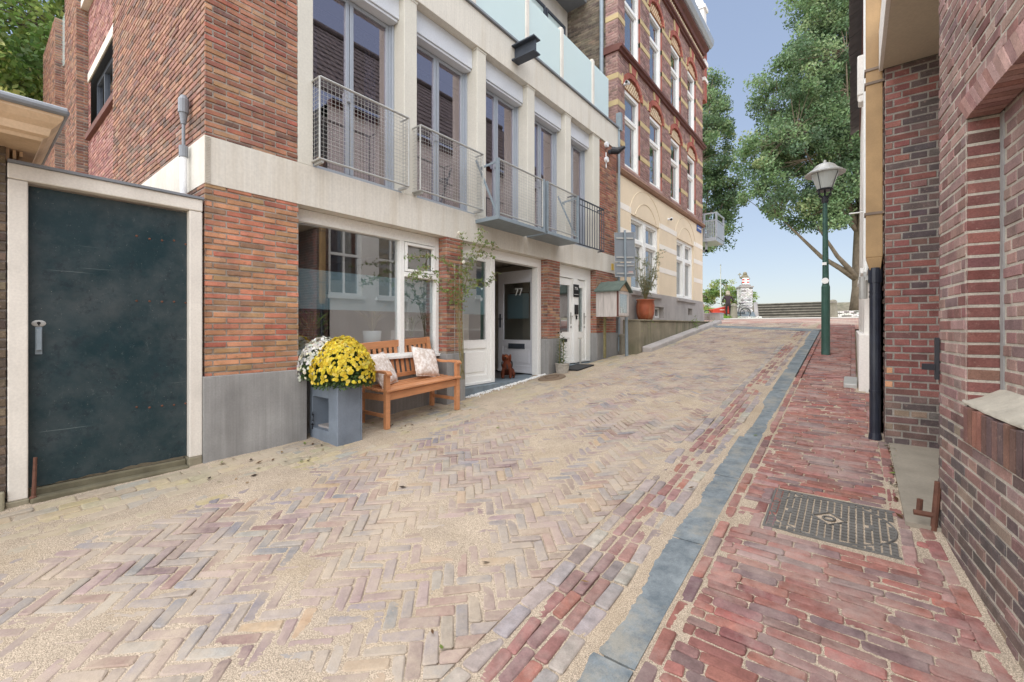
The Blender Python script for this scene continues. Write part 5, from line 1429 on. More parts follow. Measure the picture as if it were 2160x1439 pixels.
# broad stone steps and mossy slopes of the levee, facing the camera
AF = radians(20)
def far_pt(u, v, t): return Vector(att(u, v, t))
a = far_pt(1600,671,29); b = far_pt(1768,670,27)
dx_ = (b-a); dx_.z = 0; Ls = dx_.length; dx_.normalize(); nn_ = Vector((-dx_.y, dx_.x, 0))
if nn_.y < 0: nn_ = -nn_
ST = thing('levee_steps', (a.x,a.y,a.z), 'broad worn grey stone steps climbing the levee at the top of the street', 'steps')
mb = MB(); n = 6; zt = far_pt(1600,641,30).z; z0 = 1.85
for i in range(n):
    za = z0+(zt-z0)*i/n; zb = z0+(zt-z0)*(i+1)/n
    p = a+nn_*(i*.36); q = b+nn_*(i*.36); r_ = q+nn_*4; s_ = p+nn_*4
    mb.hexa([(p.x,p.y,1.5),(q.x,q.y,1.5),(r_.x,r_.y,1.5),(s_.x,s_.y,1.5),(p.x,p.y,zb),(q.x,q.y,zb+.06),(r_.x,r_.y,zb+.06),(s_.x,s_.y,zb)], s2l(92,88,80))  # step body coloured dark, riser shade put into the colour
    pa = p-nn_*.05; qa = q-nn_*.05; mb.hexa([(pa.x,pa.y,zb-.02),(qa.x,qa.y,zb+.04),(q.x,q.y,zb+.04),(p.x,p.y,zb-.02),(pa.x,pa.y,zb+.03),(qa.x,qa.y,zb+.09),(q.x,q.y,zb+.09),(p.x,p.y,zb+.03)], s2l(158,152,138))  # paler nosing colour stands in for light on the step edge
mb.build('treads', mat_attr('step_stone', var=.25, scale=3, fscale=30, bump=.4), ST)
for nm, e, dr in (('flank', a, -1), ('flank', b, 1)):
    mb = MB(); p = e+dx_*dr*.02; q = p+dx_*dr*1.9; up = nn_*2.0
    h_ = zt+.05
    pts = [p, q, q+up*1.4, p+up*1.4]
    if dr < 0: pts = [pts[1], pts[0], pts[3], pts[2]]
    lo = [(v.x,v.y,1.6) for v in pts]
    hi = [(v.x,v.y,1.95 if i < 2 else h_) for i, v in enumerate(pts)]
    mb.hexa(lo+hi); mb.build(nm, M['mossy'], ST)
mb = MB(); p = a-dx_*.1; mb.bar((p.x,p.y,1.95),((p+nn_*2.4).x,(p+nn_*2.4).y,zt+.12),.25,.12); mb.build('coping', M['greystone'], ST)
# levee body
def levee(x, y):
    d = (Vector((x,y,0))-Vector((a.x,a.y,0))).dot(nn_)
    return 1.7+max(0, min(.75, (d-2.2)*.4))
sheet('levee', rng_f(-8,26,1.0), rng_f(30,60,.8), levee, M['mossy'])
# whitewashed brick pedestal with a small lion statue
WB = mat_attr('white_brick', var=.2, scale=5, bump=.4)
pc = far_pt(1571,668,28.5); ph = far_pt(1571,606,28.5).z
PD = thing('pedestal', (pc.x,pc.y,pc.z), 'whitewashed brick pedestal carrying the small lion statue', 'pedestal')
mb = MB(); an = radians(30); hw = .36
for k in range(4):
    aa = an+k*pi/2; U_ = Vector((cos(aa),sin(aa),0)); W_ = Vector((sin(aa),-cos(aa),0)); O_ = pc+W_*hw-U_*hw
    brickwall(mb, (O_.x,O_.y,0), U_, W_, [(0,2*hw,2.35,ph-.04)], L=.2, Hc=.085, J=.016, JB=.018, rng=rq, palette=pal((222,220,216,8),(200,198,194,3),(130,126,122,.7)), mortar=s2l(112,106,100), u0=.1*k)
    brickwall(mb, (pc.x+W_.x*.75-U_.x*.75,pc.y+W_.y*.75-U_.y*.75,0), U_, W_, [(0,1.5,1.7,2.05)], L=.22, Hc=.075, J=.02, rng=rq, palette=pal((226,224,220,6),(206,204,200,3),(110,106,104,1.6)), mortar=s2l(112,106,100))
obox(mb, pc, .74, .74, 1.7, 2.04, an, 1, s2l(190,188,184)); obox(mb, pc, hw-.01, hw-.01, 2.0, ph-.05, an, 1, s2l(112,106,100)); mb.build('shaft', WB, PD)
mb = MB(); obox(mb, pc, .50, .50, 2.04, 2.35, an, .78); mb.build('base_stone', M['bluestone'], PD)
mb = MB(); obox(mb, pc, .41, .41, ph-.04, ph+.04, an); mb.build('cap', M['greystone'], PD)

def skin_body(name, J, E, mat, parent, colors=None, sub=1, loc=(0,0,0), rz=0, sc=1):
    """J: name -> (x,y,z,r)"""
    keys = list(J); me = bpy.data.meshes.new(name)
    ca, sa = cos(rz), sin(rz)
    V = []
    for k in keys:
        x, y, z, r_ = J[k]; V.append((loc[0]+sc*(x*ca-y*sa), loc[1]+sc*(x*sa+y*ca), loc[2]+sc*z))
    me.from_pydata(V, [(keys.index(p), keys.index(q)) for p, q in E], [])
    o = bpy.data.objects.new(name, me); COL.objects.link(o)
    sk = o.modifiers.new('skin', 'SKIN'); sk.use_smooth_shade = True
    for i, k in enumerate(keys):
        r_ = J[k][3]*sc; me.skin_vertices[0].data[i].radius = (r_, r_)
    me.skin_vertices[0].data[0].use_root = True
    ss = o.modifiers.new('sub', 'SUBSURF'); ss.levels = sub; ss.render_levels = sub
    dg = bpy.context.evaluated_depsgraph_get(); m2 = bpy.data.meshes.new_from_object(o.evaluated_get(dg))
    o.modifiers.clear(); o.data = m2; m2.name = name
    at = m2.color_attributes.new('bcol', 'FLOAT_COLOR', 'POINT') if 'bcol' not in m2.color_attributes else m2.color_attributes['bcol']
    for i, v in enumerate(m2.vertices):
        wx_, wy_, wz_ = (v.co.x-loc[0])/sc, (v.co.y-loc[1])/sc, (v.co.z-loc[2])/sc
        lx, ly = wx_*ca+wy_*sa, -wx_*sa+wy_*ca
        c = colors(lx, ly, wz_) if colors else (.5,.5,.5)
        at.data[i].color = (*c, 1)
    m2.materials.clear(); m2.materials.append(mat)
    for p in m2.polygons: p.use_smooth = True
    par(o, parent); return o
LN = thing('lion_statue', (pc.x,pc.y,ph+.04), 'small stone lion statue holding a shield on the white pedestal', 'statue')
lz = ph+.04
skin_body('lion_body', {'pel':(0,.02,.16,.13),'chest':(0,.0,.42,.14),'neck':(0,-.02,.56,.11),'head':(0,-.06,.68,.12),'muz':(0,-.17,.65,.06),
 'hipL':(-.11,-.06,.12,.08),'kneeL':(-.13,-.16,.2,.06),'footL':(-.13,-.18,.03,.05),'hipR':(.11,-.06,.12,.08),'kneeR':(.13,-.16,.2,.06),'footR':(.13,-.18,.03,.05),
 'shL':(-.14,-.02,.46,.07),'elL':(-.22,-.1,.40,.045),'haL':(-.26,-.2,.46,.045),'shR':(.14,-.02,.46,.07),'elR':(.2,-.1,.34,.045),'haR':(.12,-.2,.34,.04)},
 [('pel','chest'),('chest','neck'),('neck','head'),('head','muz'),('pel','hipL'),('hipL','kneeL'),('kneeL','footL'),('pel','hipR'),('hipR','kneeR'),('kneeR','footR'),('chest','shL'),('shL','elL'),('elL','haL'),('chest','shR'),('shR','elR'),('elR','haR')],
 M['statue'], LN, lambda x,y,z: s2l(150,142,120), 1, (pc.x,pc.y,lz+.06), radians(20), 1.22)
mb = MB(); obox(mb, pc, .30, .30, lz, lz+.09, radians(20)); mb.build('statue_base', M['greystone'], LN)
mb = MB(); f_ = Vector((sin(radians(20)),-cos(radians(20)),0)); s_ = Vector((cos(radians(20)),sin(radians(20)),0)); q = pc+f_*.3
for i, x in enumerate((-.2,-.067,.067)):
    for k in range(5):
        zz = lz+.12+k*.085; c = s2l(200,60,56) if (i != 1 and k % 2 == 1) else s2l(236,232,228)
        p0 = q+s_*x; p1 = q+s_*(x+.131)
        mb.hexa([(p0.x,p0.y,zz),(p1.x,p1.y,zz),(p1.x+f_.x*.03,p1.y+f_.y*.03,zz),(p0.x+f_.x*.03,p0.y+f_.y*.03,zz),(p0.x,p0.y,zz+.085),(p1.x,p1.y,zz+.085),(p1.x+f_.x*.03,p1.y+f_.y*.03,zz+.085),(p0.x+f_.x*.03,p0.y+f_.y*.03,zz+.085)], c)
mb.build('shield', M['statue'], LN)
mb = MB(); hp = pc+s_*-.34+f_*.22; mb.tube([(hp.x,hp.y,lz+.62),(hp.x-.02,hp.y,lz+.78)], .018, 6, s2l(140,140,130)); mb.prism([(-.13,0),(.13,0),(.0,.15)], lambda p: (hp.x+s_.x*p[0],hp.y+s_.y*p[0],lz+.74+p[1]), lambda p: (hp.x+s_.x*p[0]+f_.x*.05,hp.y+s_.y*p[0]+f_.y*.05,lz+.74+p[1]), s2l(150,150,136)); mb.build('fan_in_paw', M['statue'], LN)
# flagpole, bollards, low white wall, utility boxes
fp = far_pt(1520,650,34); FP = thing('flagpole', (fp.x,fp.y,1.9), 'slender white flagpole beside the distant bush', 'flagpole')
mb = MB(); mb.tube([(fp.x,fp.y,1.8),(fp.x,fp.y,6.2)], [.055,.03], 8); mb.build('pole', M['white_paint'], FP)
mb = MB(); mb.ball((fp.x,fp.y,6.22),.05,c=None); mb.tube([(fp.x,fp.y,1.7),(fp.x,fp.y,2.0)],.1,8); mb.build('fittings', M['galv'], FP)
def bollard(u, v, t, vt, label):
    p = far_pt(u, v, t); z1 = far_pt(u, vt, t).z; z0 = gz(p.x, p.y)-.05
    B = thing('bollard', (p.x,p.y,z0), label, 'bollard', 'stone bollards at the top of the street')
    mb = MB(); h = z1-z0; r_ = h*.185
    mb.lathe([(r_*1.25,z0),(r_*1.2,z0+h*.06),(r_*1.0,z0+h*.6),(r_*.9,z0+h*.86),(r_*.98,z0+h*.87),(r_*.9,z0+h*.93),(r_*.5,z0+h*.985),(r_*.1,z1)], p.x, p.y, 14)
    mb.build('post', M['bollard'], B, smooth=True)
    mb = MB(); mb.lathe([(r_*1.0,z0+h*.845),(r_*1.03,z0+h*.85),(r_*1.03,z0+h*.868),(r_*1.0,z0+h*.872)], p.x, p.y, 14); mb.build('collar', M['greystone'], B)
bollard(1757, 675, 20.5, 632, 'stone bollard standing behind the street lamp pole')
bollard(1548, 672, 26.3, 640, 'stone bollard in front of the red cargo bike')
LW = thing('low_wall', far_pt(1790,668,25.0), 'low whitewashed brick wall below the tallest tree', 'wall')
p0 = far_pt(1766,668,25.0); p1 = p0+Vector((4.2,-1.0,0))
U_ = (p1-p0); U_.z = 0; Lw = U_.length; U_.normalize(); W_ = Vector((U_.y,-U_.x,0))
mb = MB(); brickwall(mb, (p0.x,p0.y,0), U_, W_, [(0,Lw,1.6,2.28)], L=.22, Hc=.075, J=.018, rng=rq, palette=pal((222,218,212,6),(200,196,190,3),(120,112,106,1.5)), mortar=s2l(120,114,106))
q0 = p0-W_*.3; mb.hexa([(p0.x-W_.x*.012,p0.y-W_.y*.012,1.6),(p1.x-W_.x*.012,p1.y-W_.y*.012,1.6),(p1.x-W_.x*.3,p1.y-W_.y*.3,1.6),(q0.x,q0.y,1.6),(p0.x-W_.x*.012,p0.y-W_.y*.012,2.27),(p1.x-W_.x*.012,p1.y-W_.y*.012,2.27),(p1.x-W_.x*.3,p1.y-W_.y*.3,2.27),(q0.x,q0.y,2.27)], s2l(190,186,180))
mb.build('brickwork', WB, LW)
sheet('tree_bank', [p0.x-.2+.7*i for i in range(9)], [p0.y-.9+.5*i for i in range(16)], lambda x, y: 2.22+.12*min(1.5,max(0,(y-p0.y)))*.6-(3 if y < p0.y+.1-(x-p0.x)*.24 else 0), M['mossy'])
ub = far_pt(1486,684,19.0)
UB = thing('utility_box', (ub.x,ub.y,ub.z), 'low grey concrete block and metal box at the corner of the mansion', 'utility box')
mb = MB(); obox(mb, (ub.x-.1,ub.y+.3), .38, .4, 1.3, ub.z+.48, 0); mb.build('body', M['greystone'], UB, bevel=.02)
mb = MB(); obox(mb, (ub.x+.5,ub.y+.0), .20, .32, 1.3, ub.z+.45, 0); mb.build('cabinet', M['galv'], UB, bevel=.01)
mb = MB(); obox(mb, (ub.x+.5,ub.y+.0), .22, .34, ub.z+.45, ub.z+.48, 0); mb.build('lid', M['alu'], UB)

# cargo bike and rider
bk = far_pt(1540,673,28.0); bz = gz(bk.x,bk.y)+.01
bd = -CAMR; bd = Vector((bd.x, bd.y, 0)).normalized(); bs = Vector((-bd.y, bd.x, 0))
BK = thing('cargo_bike', (bk.x,bk.y,bz), 'cargo bike with a long red wooden box at the front', 'cargo bike')
def bp(f, s, z): q = bk+bd*f+bs*s; return (q.x, q.y, bz+z)
def wheel(f, r_, nm='wheel'):
    mb = MB(); pts = [bp(f+r_*cos(2*pi*i/24), 0, r_+.0+r_*sin(2*pi*i/24)) for i in range(25)]
    mb.tube(pts, .024, 6, cap=False); w = mb.build('wheel', M['rubber'], BK)
    mb = MB(); mb.tube([bp(f+(r_-.035)*cos(2*pi*i/24), 0, r_+(r_-.035)*sin(2*pi*i/24)) for i in range(25)], .012, 5, cap=False)
    for i in range(14): mb.tube([bp(f,0,r_), bp(f+(r_-.03)*cos(2*pi*i/14),0,r_+(r_-.03)*sin(2*pi*i/14))], .004, 3)
    mb.tube([bp(f,-.06,r_),bp(f,.06,r_)], .03, 8); mb.build('rim', M['galv'], w)
wheel(-.98, .33); wheel(1.45, .25)
mb = MB(); P = [(-.22,.28),(1.22,.30),(1.25,.56),(-.05,.82)]
mb.prism(P, lambda p: bp(p[0],-.3,p[1]), lambda p: bp(p[0],.3,p[1])); cb = mb.build('cargo_box', M['red_paint'], BK, bevel=.01)
mb = MB(); P = [(-.02,.32),(.06,.32),(.16,.78),(.06,.80)]; mb.prism(P, lambda p: bp(p[0],-.305,p[1]), lambda p: bp(p[0],.305,p[1])); mb.build('box_trim', M['dark_wood'], cb)
side = 1 if bs.dot(Vector((0,0,0))-bk) > 0 else -1
mb = MB()
for k in range(5): f = .52+k*.06; mb.hexa([bp(f,side*.301,.5),bp(f+.04,side*.301,.5),bp(f+.04,side*.306,.5),bp(f,side*.306,.5),bp(f,side*.301,.55),bp(f+.04,side*.301,.55),bp(f+.04,side*.306,.55),bp(f,side*.306,.55)])
mb.build('white_mark', M['lettering'], cb)
mb = MB(); mb.tube([bp(1.45,0,.25),bp(1.2,0,.28),bp(-.2,0,.28),bp(-.5,0,.32),bp(-.98,0,.33)], .025, 8)
mb.tube([bp(-.5,0,.32),bp(-.66,0,.92)], .022, 8); mb.tube([bp(-.98,0,.33),bp(-.62,0,.78)], .016, 8); mb.tube([bp(-.2,0,.3),bp(-.26,0,.98)], .022, 8); mb.tube([bp(-.24,0,.7),bp(-.6,0,.66)], .022, 8)
mb.tube([bp(-.36,-.3,1.06),bp(-.28,-.12,1.04),bp(-.28,.12,1.04),bp(-.36,.3,1.06)], .015, 8); mb.build('frame', M['black_metal'], BK)
mb = MB(); mb.hexa([bp(-.86,-.08,.92),bp(-.56,-.03,.92),bp(-.56,.03,.92),bp(-.86,.08,.92),bp(-.86,-.1,.98),bp(-.56,-.03,.97),bp(-.56,.03,.97),bp(-.86,.1,.98)]); mb.build('saddle', M['black'], BK, bevel=.01)
mb = MB(); mb.tube([bp(-.98+.38*cos(t),0,.33+.38*sin(t)) for t in [radians(20+i*16) for i in range(11)]], .025, 6); mb.build('mudguard', M['galv'], BK)
mb = MB(); mb.hexa([bp(-1.3,-.06,.78),bp(-.8,-.06,.80),bp(-.8,.06,.80),bp(-1.3,.06,.78),bp(-1.3,-.06,.80),bp(-.8,-.06,.82),bp(-.8,.06,.82),bp(-1.3,.06,.80)]); mb.build('rack', M['black_metal'], BK)
# the person pushing it, seen from behind
pp = far_pt(1536,672,27.4); pz0 = gz(pp.x,pp.y)+.01
PE = thing('person', (pp.x,pp.y,pz0), 'person with light hair in dark clothes seen from behind, holding the cargo bike', 'person')
fwd = atan2(bd.y, bd.x)*0+YAW*0
rzp = radians(18)      # facing up the street
Jp = {'pel':(0,0,.92,.125),'waist':(0,.03,1.06,.12),'chest':(0,.10,1.28,.15),'neck':(0,.17,1.44,.06),'head0':(0,.20,1.52,.075),'head1':(0,.22,1.62,.085),
 'hipL':(-.09,0,.86,.085),'kneeL':(-.10,.05,.48,.06),'ankL':(-.10,-.02,.09,.042),'toeL':(-.10,.13,.04,.04),
 'hipR':(.09,0,.86,.085),'kneeR':(.12,.10,.5,.06),'ankR':(.13,.08,.09,.042),'toeR':(.13,.23,.04,.04),
 'shL':(-.19,.12,1.36,.06),'elL':(-.30,.10,1.12,.045),'wrL':(-.24,.34,1.04,.032),'shR':(.19,.12,1.36,.06),'elR':(.31,.10,1.12,.045),'wrR':(.24,.34,1.04,.032)}
hands = {}
for sd_, s_ in (('L',-1),('R',1)):
    Jp['palm'+sd_] = (s_*.235,.41,1.03,.026); 
    for fi, dxx in enumerate((-.03,-.01,.01,.03)): Jp['f%d%s' % (fi,sd_)] = (s_*.235+dxx,.47,1.045-.004*fi,.011); Jp['g%d%s' % (fi,sd_)] = (s_*.235+dxx,.495,1.012,.009)
    Jp['th'+sd_] = (s_*.235-s_*.045,.43,1.0,.011)
Ep = [('pel','waist'),('waist','chest'),('chest','neck'),('neck','head0'),('head0','head1'),('pel','hipL'),('hipL','kneeL'),('kneeL','ankL'),('ankL','toeL'),('pel','hipR'),('hipR','kneeR'),('kneeR','ankR'),('ankR','toeR'),('chest','shL'),('shL','elL'),('elL','wrL'),('chest','shR'),('shR','elR'),('elR','wrR')]
for sd_ in 'LR':
    Ep += [('wr'+sd_,'palm'+sd_),('palm'+sd_,'th'+sd_)]+[('palm'+sd_,'f%d%s' % (k,sd_)) for k in range(4)]+[('f%d%s' % (k,sd_),'g%d%s' % (k,sd_)) for k in range(4)]
def pcol(x,y,z):
    if z > 1.47: return s2l(206,160,138)
    if y > .33 and .9 < z < 1.1: return s2l(206,160,138)
    if z < .10: return s2l(40,38,40)
    return s2l(62,50,54) if z > .95 else s2l(58,50,52)
M['person'] = mat_attr('person_cloth', rough=.9, var=.12, scale=20, fine=.1, bump=.2)
skin_body('body', Jp, Ep, M['person'], PE, pcol, 2, (pp.x,pp.y,pz0), rzp, 1.0)
mb = MB(); q = (-sin(rzp)*.19, cos(rzp)*.19)
mb.ball((pp.x+q[0],pp.y+q[1],pz0+1.62),.135,.135,.14,14,9); mb.ball((pp.x+q[0]*.7,pp.y+q[1]*.7,pz0+1.53),.14,.11,.12,12,8); mb.build('hair', M['hair'], PE, smooth=True)
# ================================================================== STREET THINGS
# lamp
lx, ly = -.395, 9.72; lz0 = gz(lx,ly)-.02
LP = thing('street_lamp', (lx,ly,lz0), 'slim green lamp post with a conical glass lantern on the pavement', 'street lamp')
def lampz(v): return CAMZ+(V0-v)*(-SY*lx+CY*ly)/FPX
mb = MB(); zt = lampz(425)
mb.tube([(lx,ly,lz0),(lx,ly,lz0+1.25),(lx,ly,lz0+1.3),(lx-.01,ly,zt)], [.068,.066,.052,.036], 14); mb.build('post', M['lamp_green'], LP)
mb = MB(); mb.tube([(lx-.01,ly,zt-.03),(lx-.01,ly,zt+.06),(lx-.01,ly,zt+.10)], [.05,.055,.035], 12); mb.build('collar', M['black_metal'], LP)
zb = lampz(401); zr = lampz(366); ztop = lampz(344); cx_ = lx-.012
mb = MB()
for k in range(4):
    a = pi/4+k*pi/2; mb.tube([(cx_+.03*cos(a),ly+.03*sin(a),zt+.06),(cx_+.13*cos(a),ly+.13*sin(a),zt+.13),(cx_+.115*cos(a),ly+.115*sin(a),zb)], .012, 6)
mb.tube([(cx_,ly,zt+.08),(cx_,ly,zb)], .018, 6); mb.lathe([(.12,zb-.015),(.135,zb),(.12,zb+.02)], cx_, ly, 18); mb.build('lantern_base', M['black_metal'], LP)
mb = MB(); mb.lathe([(.112,zb+.015),(.215,zr)], cx_, ly, 20); mb.build('lantern_glass', M['lampglass'], LP)
mb = MB()
for k in range(4):
    a = pi/4+k*pi/2+.3; mb.tube([(cx_+.118*cos(a),ly+.118*sin(a),zb),(cx_+.222*cos(a),ly+.222*sin(a),zr)], .006, 5)
mb.build('glazing_bar', M['black_metal'], LP)
mb = MB(); mb.lathe([(.225,zr-.01),(.305,zr-.02),(.31,zr),(.20,zr+.075),(.15,zr+.14),(.10,zr+.17),(.03,zr+.185),(.02,zr+.24),(.0,zr+.25)], cx_, ly, 24); mb.build('lamp_cap', M['galv'], LP, smooth=False)
zz = lampz(560); mb = MB(); mb.box(lx-.05,lx+.015,ly-.066,ly-.054,zz,zz+.05); mb.build('sticker', M['lettering'], LP)
mb = MB(); mb.tube([(lx-.005,ly-.062,lampz(593)),(lx-.005,ly-.066,lampz(593))], .055, 14); mb.build('sticker', M['lettering'], LP)
# bench
rng = R
BN = thing('bench', (-4.28,3.45,.26), 'slatted teak garden bench with curved armrests below the shop window', 'bench')
by0, by1, bx, bb = 2.86, 3.99, -4.02, -4.50; tilt = (.296-.236)/(by1-by0)
def bz_(y, h): return .236+tilt*(y-by0)+h
def bbar(mb, a, b, w, h, up=(0,0,1)): mb.bar((a[0],a[1],bz_(a[1],a[2])), (b[0],b[1],bz_(b[1],b[2])), w, h, up)
for y in (by0+.03, by1-.03):
    mb = MB(); bbar(mb, (bx,y,0), (bx,y,.60), .055, .055, (1,0,0)); mb.build('leg', M['teak'], BN, bevel=.005)
    mb = MB(); bbar(mb, (bb,y,0), (bb,y,.43), .05, .055, (1,0,0)); bbar(mb, (bb,y,.43), (bb-.10,y,.93), .05, .05, (1,0,0)); mb.build('leg', M['teak'], BN, bevel=.005)
    mb = MB(); P = [(bx+.05,.585),(bx+.055,.61),(bx+.02,.637),(bx-.10,.64),(bx-.24,.628),(bb-.03,.645),(bb-.03,.62),(bx-.24,.60),(bx-.10,.61),(bx-.0,.605)]
    mb.prism(P, lambda p: (p[0],y-.032,bz_(y,p[1])), lambda p: (p[0],y+.032,bz_(y,p[1]))); mb.build('armrest', M['teak'], BN, bevel=.004)
    mb = MB(); bbar(mb, (bx-.03,y,.34), (bb+.02,y,.33), .03, .07); bbar(mb, (bx-.03,y,.14), (bb+.02,y,.14), .028, .04); mb.build('side_rail', M['teak'], BN, bevel=.004)
mb = MB(); bbar(mb, (bx,by0+.06,.355), (bx,by1-.06,.355), .03, .085); mb.build('front_rail', M['teak'], BN, bevel=.004)
mb = MB()
for k in range(6): x = bx+.02-k*.082; bbar(mb, (x,by0+.0,.413+.004*abs(k-2)), (x,by1-.0,.413+.004*abs(k-2)), .06, .022)
mb.build('seat', M['teak'], BN, bevel=.004)
mb = MB(); bbar(mb, (bb-.10,by0+.055,.885), (bb-.10,by1-.055,.885), .035, .085); bbar(mb, (bb-.012,by0+.055,.49), (bb-.012,by1-.055,.49), .03, .05)
n = 13
for k in range(n): y = by0+.1+(by1-by0-.2)*k/(n-1); bbar(mb, (bb-.018,y,.51), (bb-.094,y,.85), .045, .014, (1,0,0))
mb.build('backrest', M['teak'], BN, bevel=.004)
# cushions
def cushion(c, s, lean, yaw, roll, label):
    o_ = thing('cushion', c, label, 'cushion', 'cushions on the teak bench')
    mb = MB(); N = 12; g = []
    Mx = Matrix.Translation(c) @ Matrix.Rotation(yaw, 4, 'Z') @ Matrix.Rotation(lean, 4, 'Y') @ Matrix.Rotation(roll, 4, 'X')
    for sd in (1, -1):
        gr = []
        for i in range(N+1):
            row = []
            for j in range(N+1):
                u = -1+2*i/N; v = -1+2*j/N
                b_ = max(0, (1-u**4)*(1-v**4))**.5; pin = 1-.06*(1-abs(u*v))*(abs(u)**6+abs(v)**6)
                p = Mx @ Vector((sd*(.062*b_+.004*nz(u*3+c[1],v*3)*b_), u*s*pin, v*s*pin)); row.append(mb.vert(p))
            gr.append(row)
        for i in range(N):
            for j in range(N):
                f = [gr[i][j],gr[i+1][j],gr[i+1][j+1],gr[i][j+1]]; mb.f.append(f if sd > 0 else f[::-1])
    mb.build('cover', M['cushion'], o_, smooth=True, weld=True)
    mb = MB(); pts = []
    for k in range(4):
        for i in range(8):
            t = -1+2*i/8; u, v = [(t,-1),(1,t),(-t,1),(-1,-t)][k]
            pin = 1-.06*(1-abs(u*v))*(abs(u)**6+abs(v)**6); pts.append(Mx @ Vector((0,u*s*pin,v*s*pin)))
    pts.append(pts[0]); mb.tube(pts, .005, 6, cap=False); mb.build('piping', M['cushion'], o_)
cushion((-4.36,3.73,.905), .20, radians(-24), radians(6), radians(-9), 'beige floral cushion at the right end of the teak bench')
cushion((-4.33,3.06,.86), .20, radians(-26), radians(26), radians(6), 'beige floral cushion beside the yellow flowers at the left end of the bench')
# hollow grey planter and chrysanthemums
PL = thing('planter', (-4.16,2.37,.2), 'blue-grey hollow square planter stand with a chipped side', 'planter')
x0, x1, y0, y1, z0, z1 = -4.44,-3.905,2.245,2.515,.185,.80
mb = MB(); hx0, hx1, hz0, hz1 = x0+.05, x1-.17, z0+.14, z1-.15
mb.box(x0,x1,y0+.25,y1,z0,z1)
for bx_ in ((x0,hx0,z0,z1),(hx1,x1,z0,z1),(hx0,hx1,z0,hz0),(hx0,hx1,hz1,z1)): mb.box(bx_[0],bx_[1],y0,y0+.25,bx_[2],bx_[3])
mb.build('shell', M['planter'], PL, bevel=.006)
mb = MB(); mb.box(hx0+.005,hx1-.005,y0+.06,y0+.244,hz0+.001,hz0+.02); mb.build('ledge', M['greystone'], PL)
mb = MB(); mb.box(x0+.02,x1-.02,y0+.02,y1-.02,z0-.03,z0); mb.build('foot', M['steel'], PL)
mb = MB()
for i in range(9): u = R.random(); mb.face([(x0+.02+R.random()*.03,y0-.003,z0+.12+i*.02),(x0+.06+R.random()*.04,y0-.003,z0+.13+i*.02),(x0+.05+R.random()*.05,y0-.003,z0+.15+i*.02)])
mb.build('chip', M['black'], PL)
def mum(name, label, c, rx, rz, n, cols, size, lo=-.15, seed=1):
    rg = random.Random(seed); o_ = thing(name, (c[0],c[1],c[2]-.1), label, 'flowers', 'potted chrysanthemums')
    mb = MB(); C_ = Vector(c)
    # green leaves under and between
    for i in range(int(n*4.5)):
        v = rvec(rg); v.z = abs(v.z)*1.05-.28
        r_ = rg.uniform(.55,.97)
        p = C_+Vector((v.x*rx*r_, v.y*rx*r_, v.z*rz*r_))
        leafq(mb, p, .036, .018, rvec(rg)+v*.5, rvec(rg), jit(pick(pal((84,108,62,3),(66,90,52,3),(106,126,74,2)), rg), .15, rg))
    mb.build('foliage', M['leaf'], o_)
    mb = MB(); k = 0; pts = []
    while k < n:
        v = rvec(rg)
        if v.z < lo: continue
        bmp = 1+.09*nz(v.x*2.4+c[0], v.y*2.4, v.z*2.4)
        if v.z < .15 and rg.random() < .55: continue
        p = C_+Vector((v.x*rx, v.y*rx, v.z*rz))*bmp*rg.uniform(.97,1.03); k += 1
        nn = (Vector((v.x, v.y, v.z*rx/rz))+rvec(rg)*.35).normalized()
        s = size*rg.uniform(.7,1.15); t1 = nn.orthogonal().normalized(); t2 = nn.cross(t1)
        col = jit(pick(cols, rg), .07, rg)
        for ring, (m_, rr_, hh) in enumerate(((9,1,.1),(7,.62,.42))):
            for q in range(m_):
                a = 2*pi*q/m_+ring*.4+rg.random()*.2; d = t1*cos(a)+t2*sin(a); sd = t1*-sin(a)+t2*cos(a)
                w = s*rr_*.36
                mb.face([p+nn*s*hh*.3, p+d*s*rr_*.6+sd*w+nn*s*hh, p+d*s*rr_+nn*s*(hh*.7), p+d*s*rr_*.6-sd*w+nn*s*hh], tuple(x*(1-.12*ring) for x in col))
    mb.build('blossoms', M['petal'], o_)
    return o_
mum('yellow_chrysanthemum', 'large yellow flowering chrysanthemum on the right of the grey planter', (-4.06,2.40,.86), .30, .385, 1350, pal((238,220,84,5),(230,208,64,3),(244,230,124,2),(216,190,58,1)), .0205, -.12, 4)
mum('white_chrysanthemum', 'white flowering chrysanthemum behind the yellow one on the grey planter', (-4.30,2.31,.90), .235, .34, 620, pal((240,240,236,6),(228,228,216,3),(244,240,220,2)), .019, -.2, 8)
# climbing rose on wire trellis
tx = -4.392
TRl = thing('trellis', (tx,4.35,.6), 'thin wire trellis fixed to the brick pier behind the climbing rose', 'trellis')
mb = MB()
for y in (4.27,4.36,4.445): mb.tube([(tx+.012,y,.98),(tx+.012,y,2.25)], .003, 4)
mb.build('uprights', M['galv'], TRl)
mb = MB()
for k in range(4): z = 1.05+k*.15; mb.tube([(tx+.016,4.2,z),(tx+.016,4.52,z)], .003, 4)
mb.build('crossbars', M['galv'], TRl)
RS = thing('climbing_rose', (-4.3,4.4,.35), 'sparse climbing rose with thin arching stems and pale blooms on the pier', 'rose')
rs = random.Random(17); mb = MB(); mb2 = MB()
stems = [((977,800),(965,640),(955,560),(905,540),(850,545)), ((977,800),(962,650),(950,600),(900,560),(870,590)), ((979,800),(968,620),(990,560),(1010,530),(1045,545)), ((978,800),(968,650),(985,590),(1030,600),(1050,575)),
 ((979,800),(970,600),(975,540),(970,495)), ((980,800),(972,600),(990,545),(1010,505),(1015,480)), ((979,800),(965,650),(990,570),(1025,510),(1048,520)), ((977,800),(960,640),(930,610),(890,570),(860,585)), ((979,800),(968,630),(1000,600),(1012,590))]
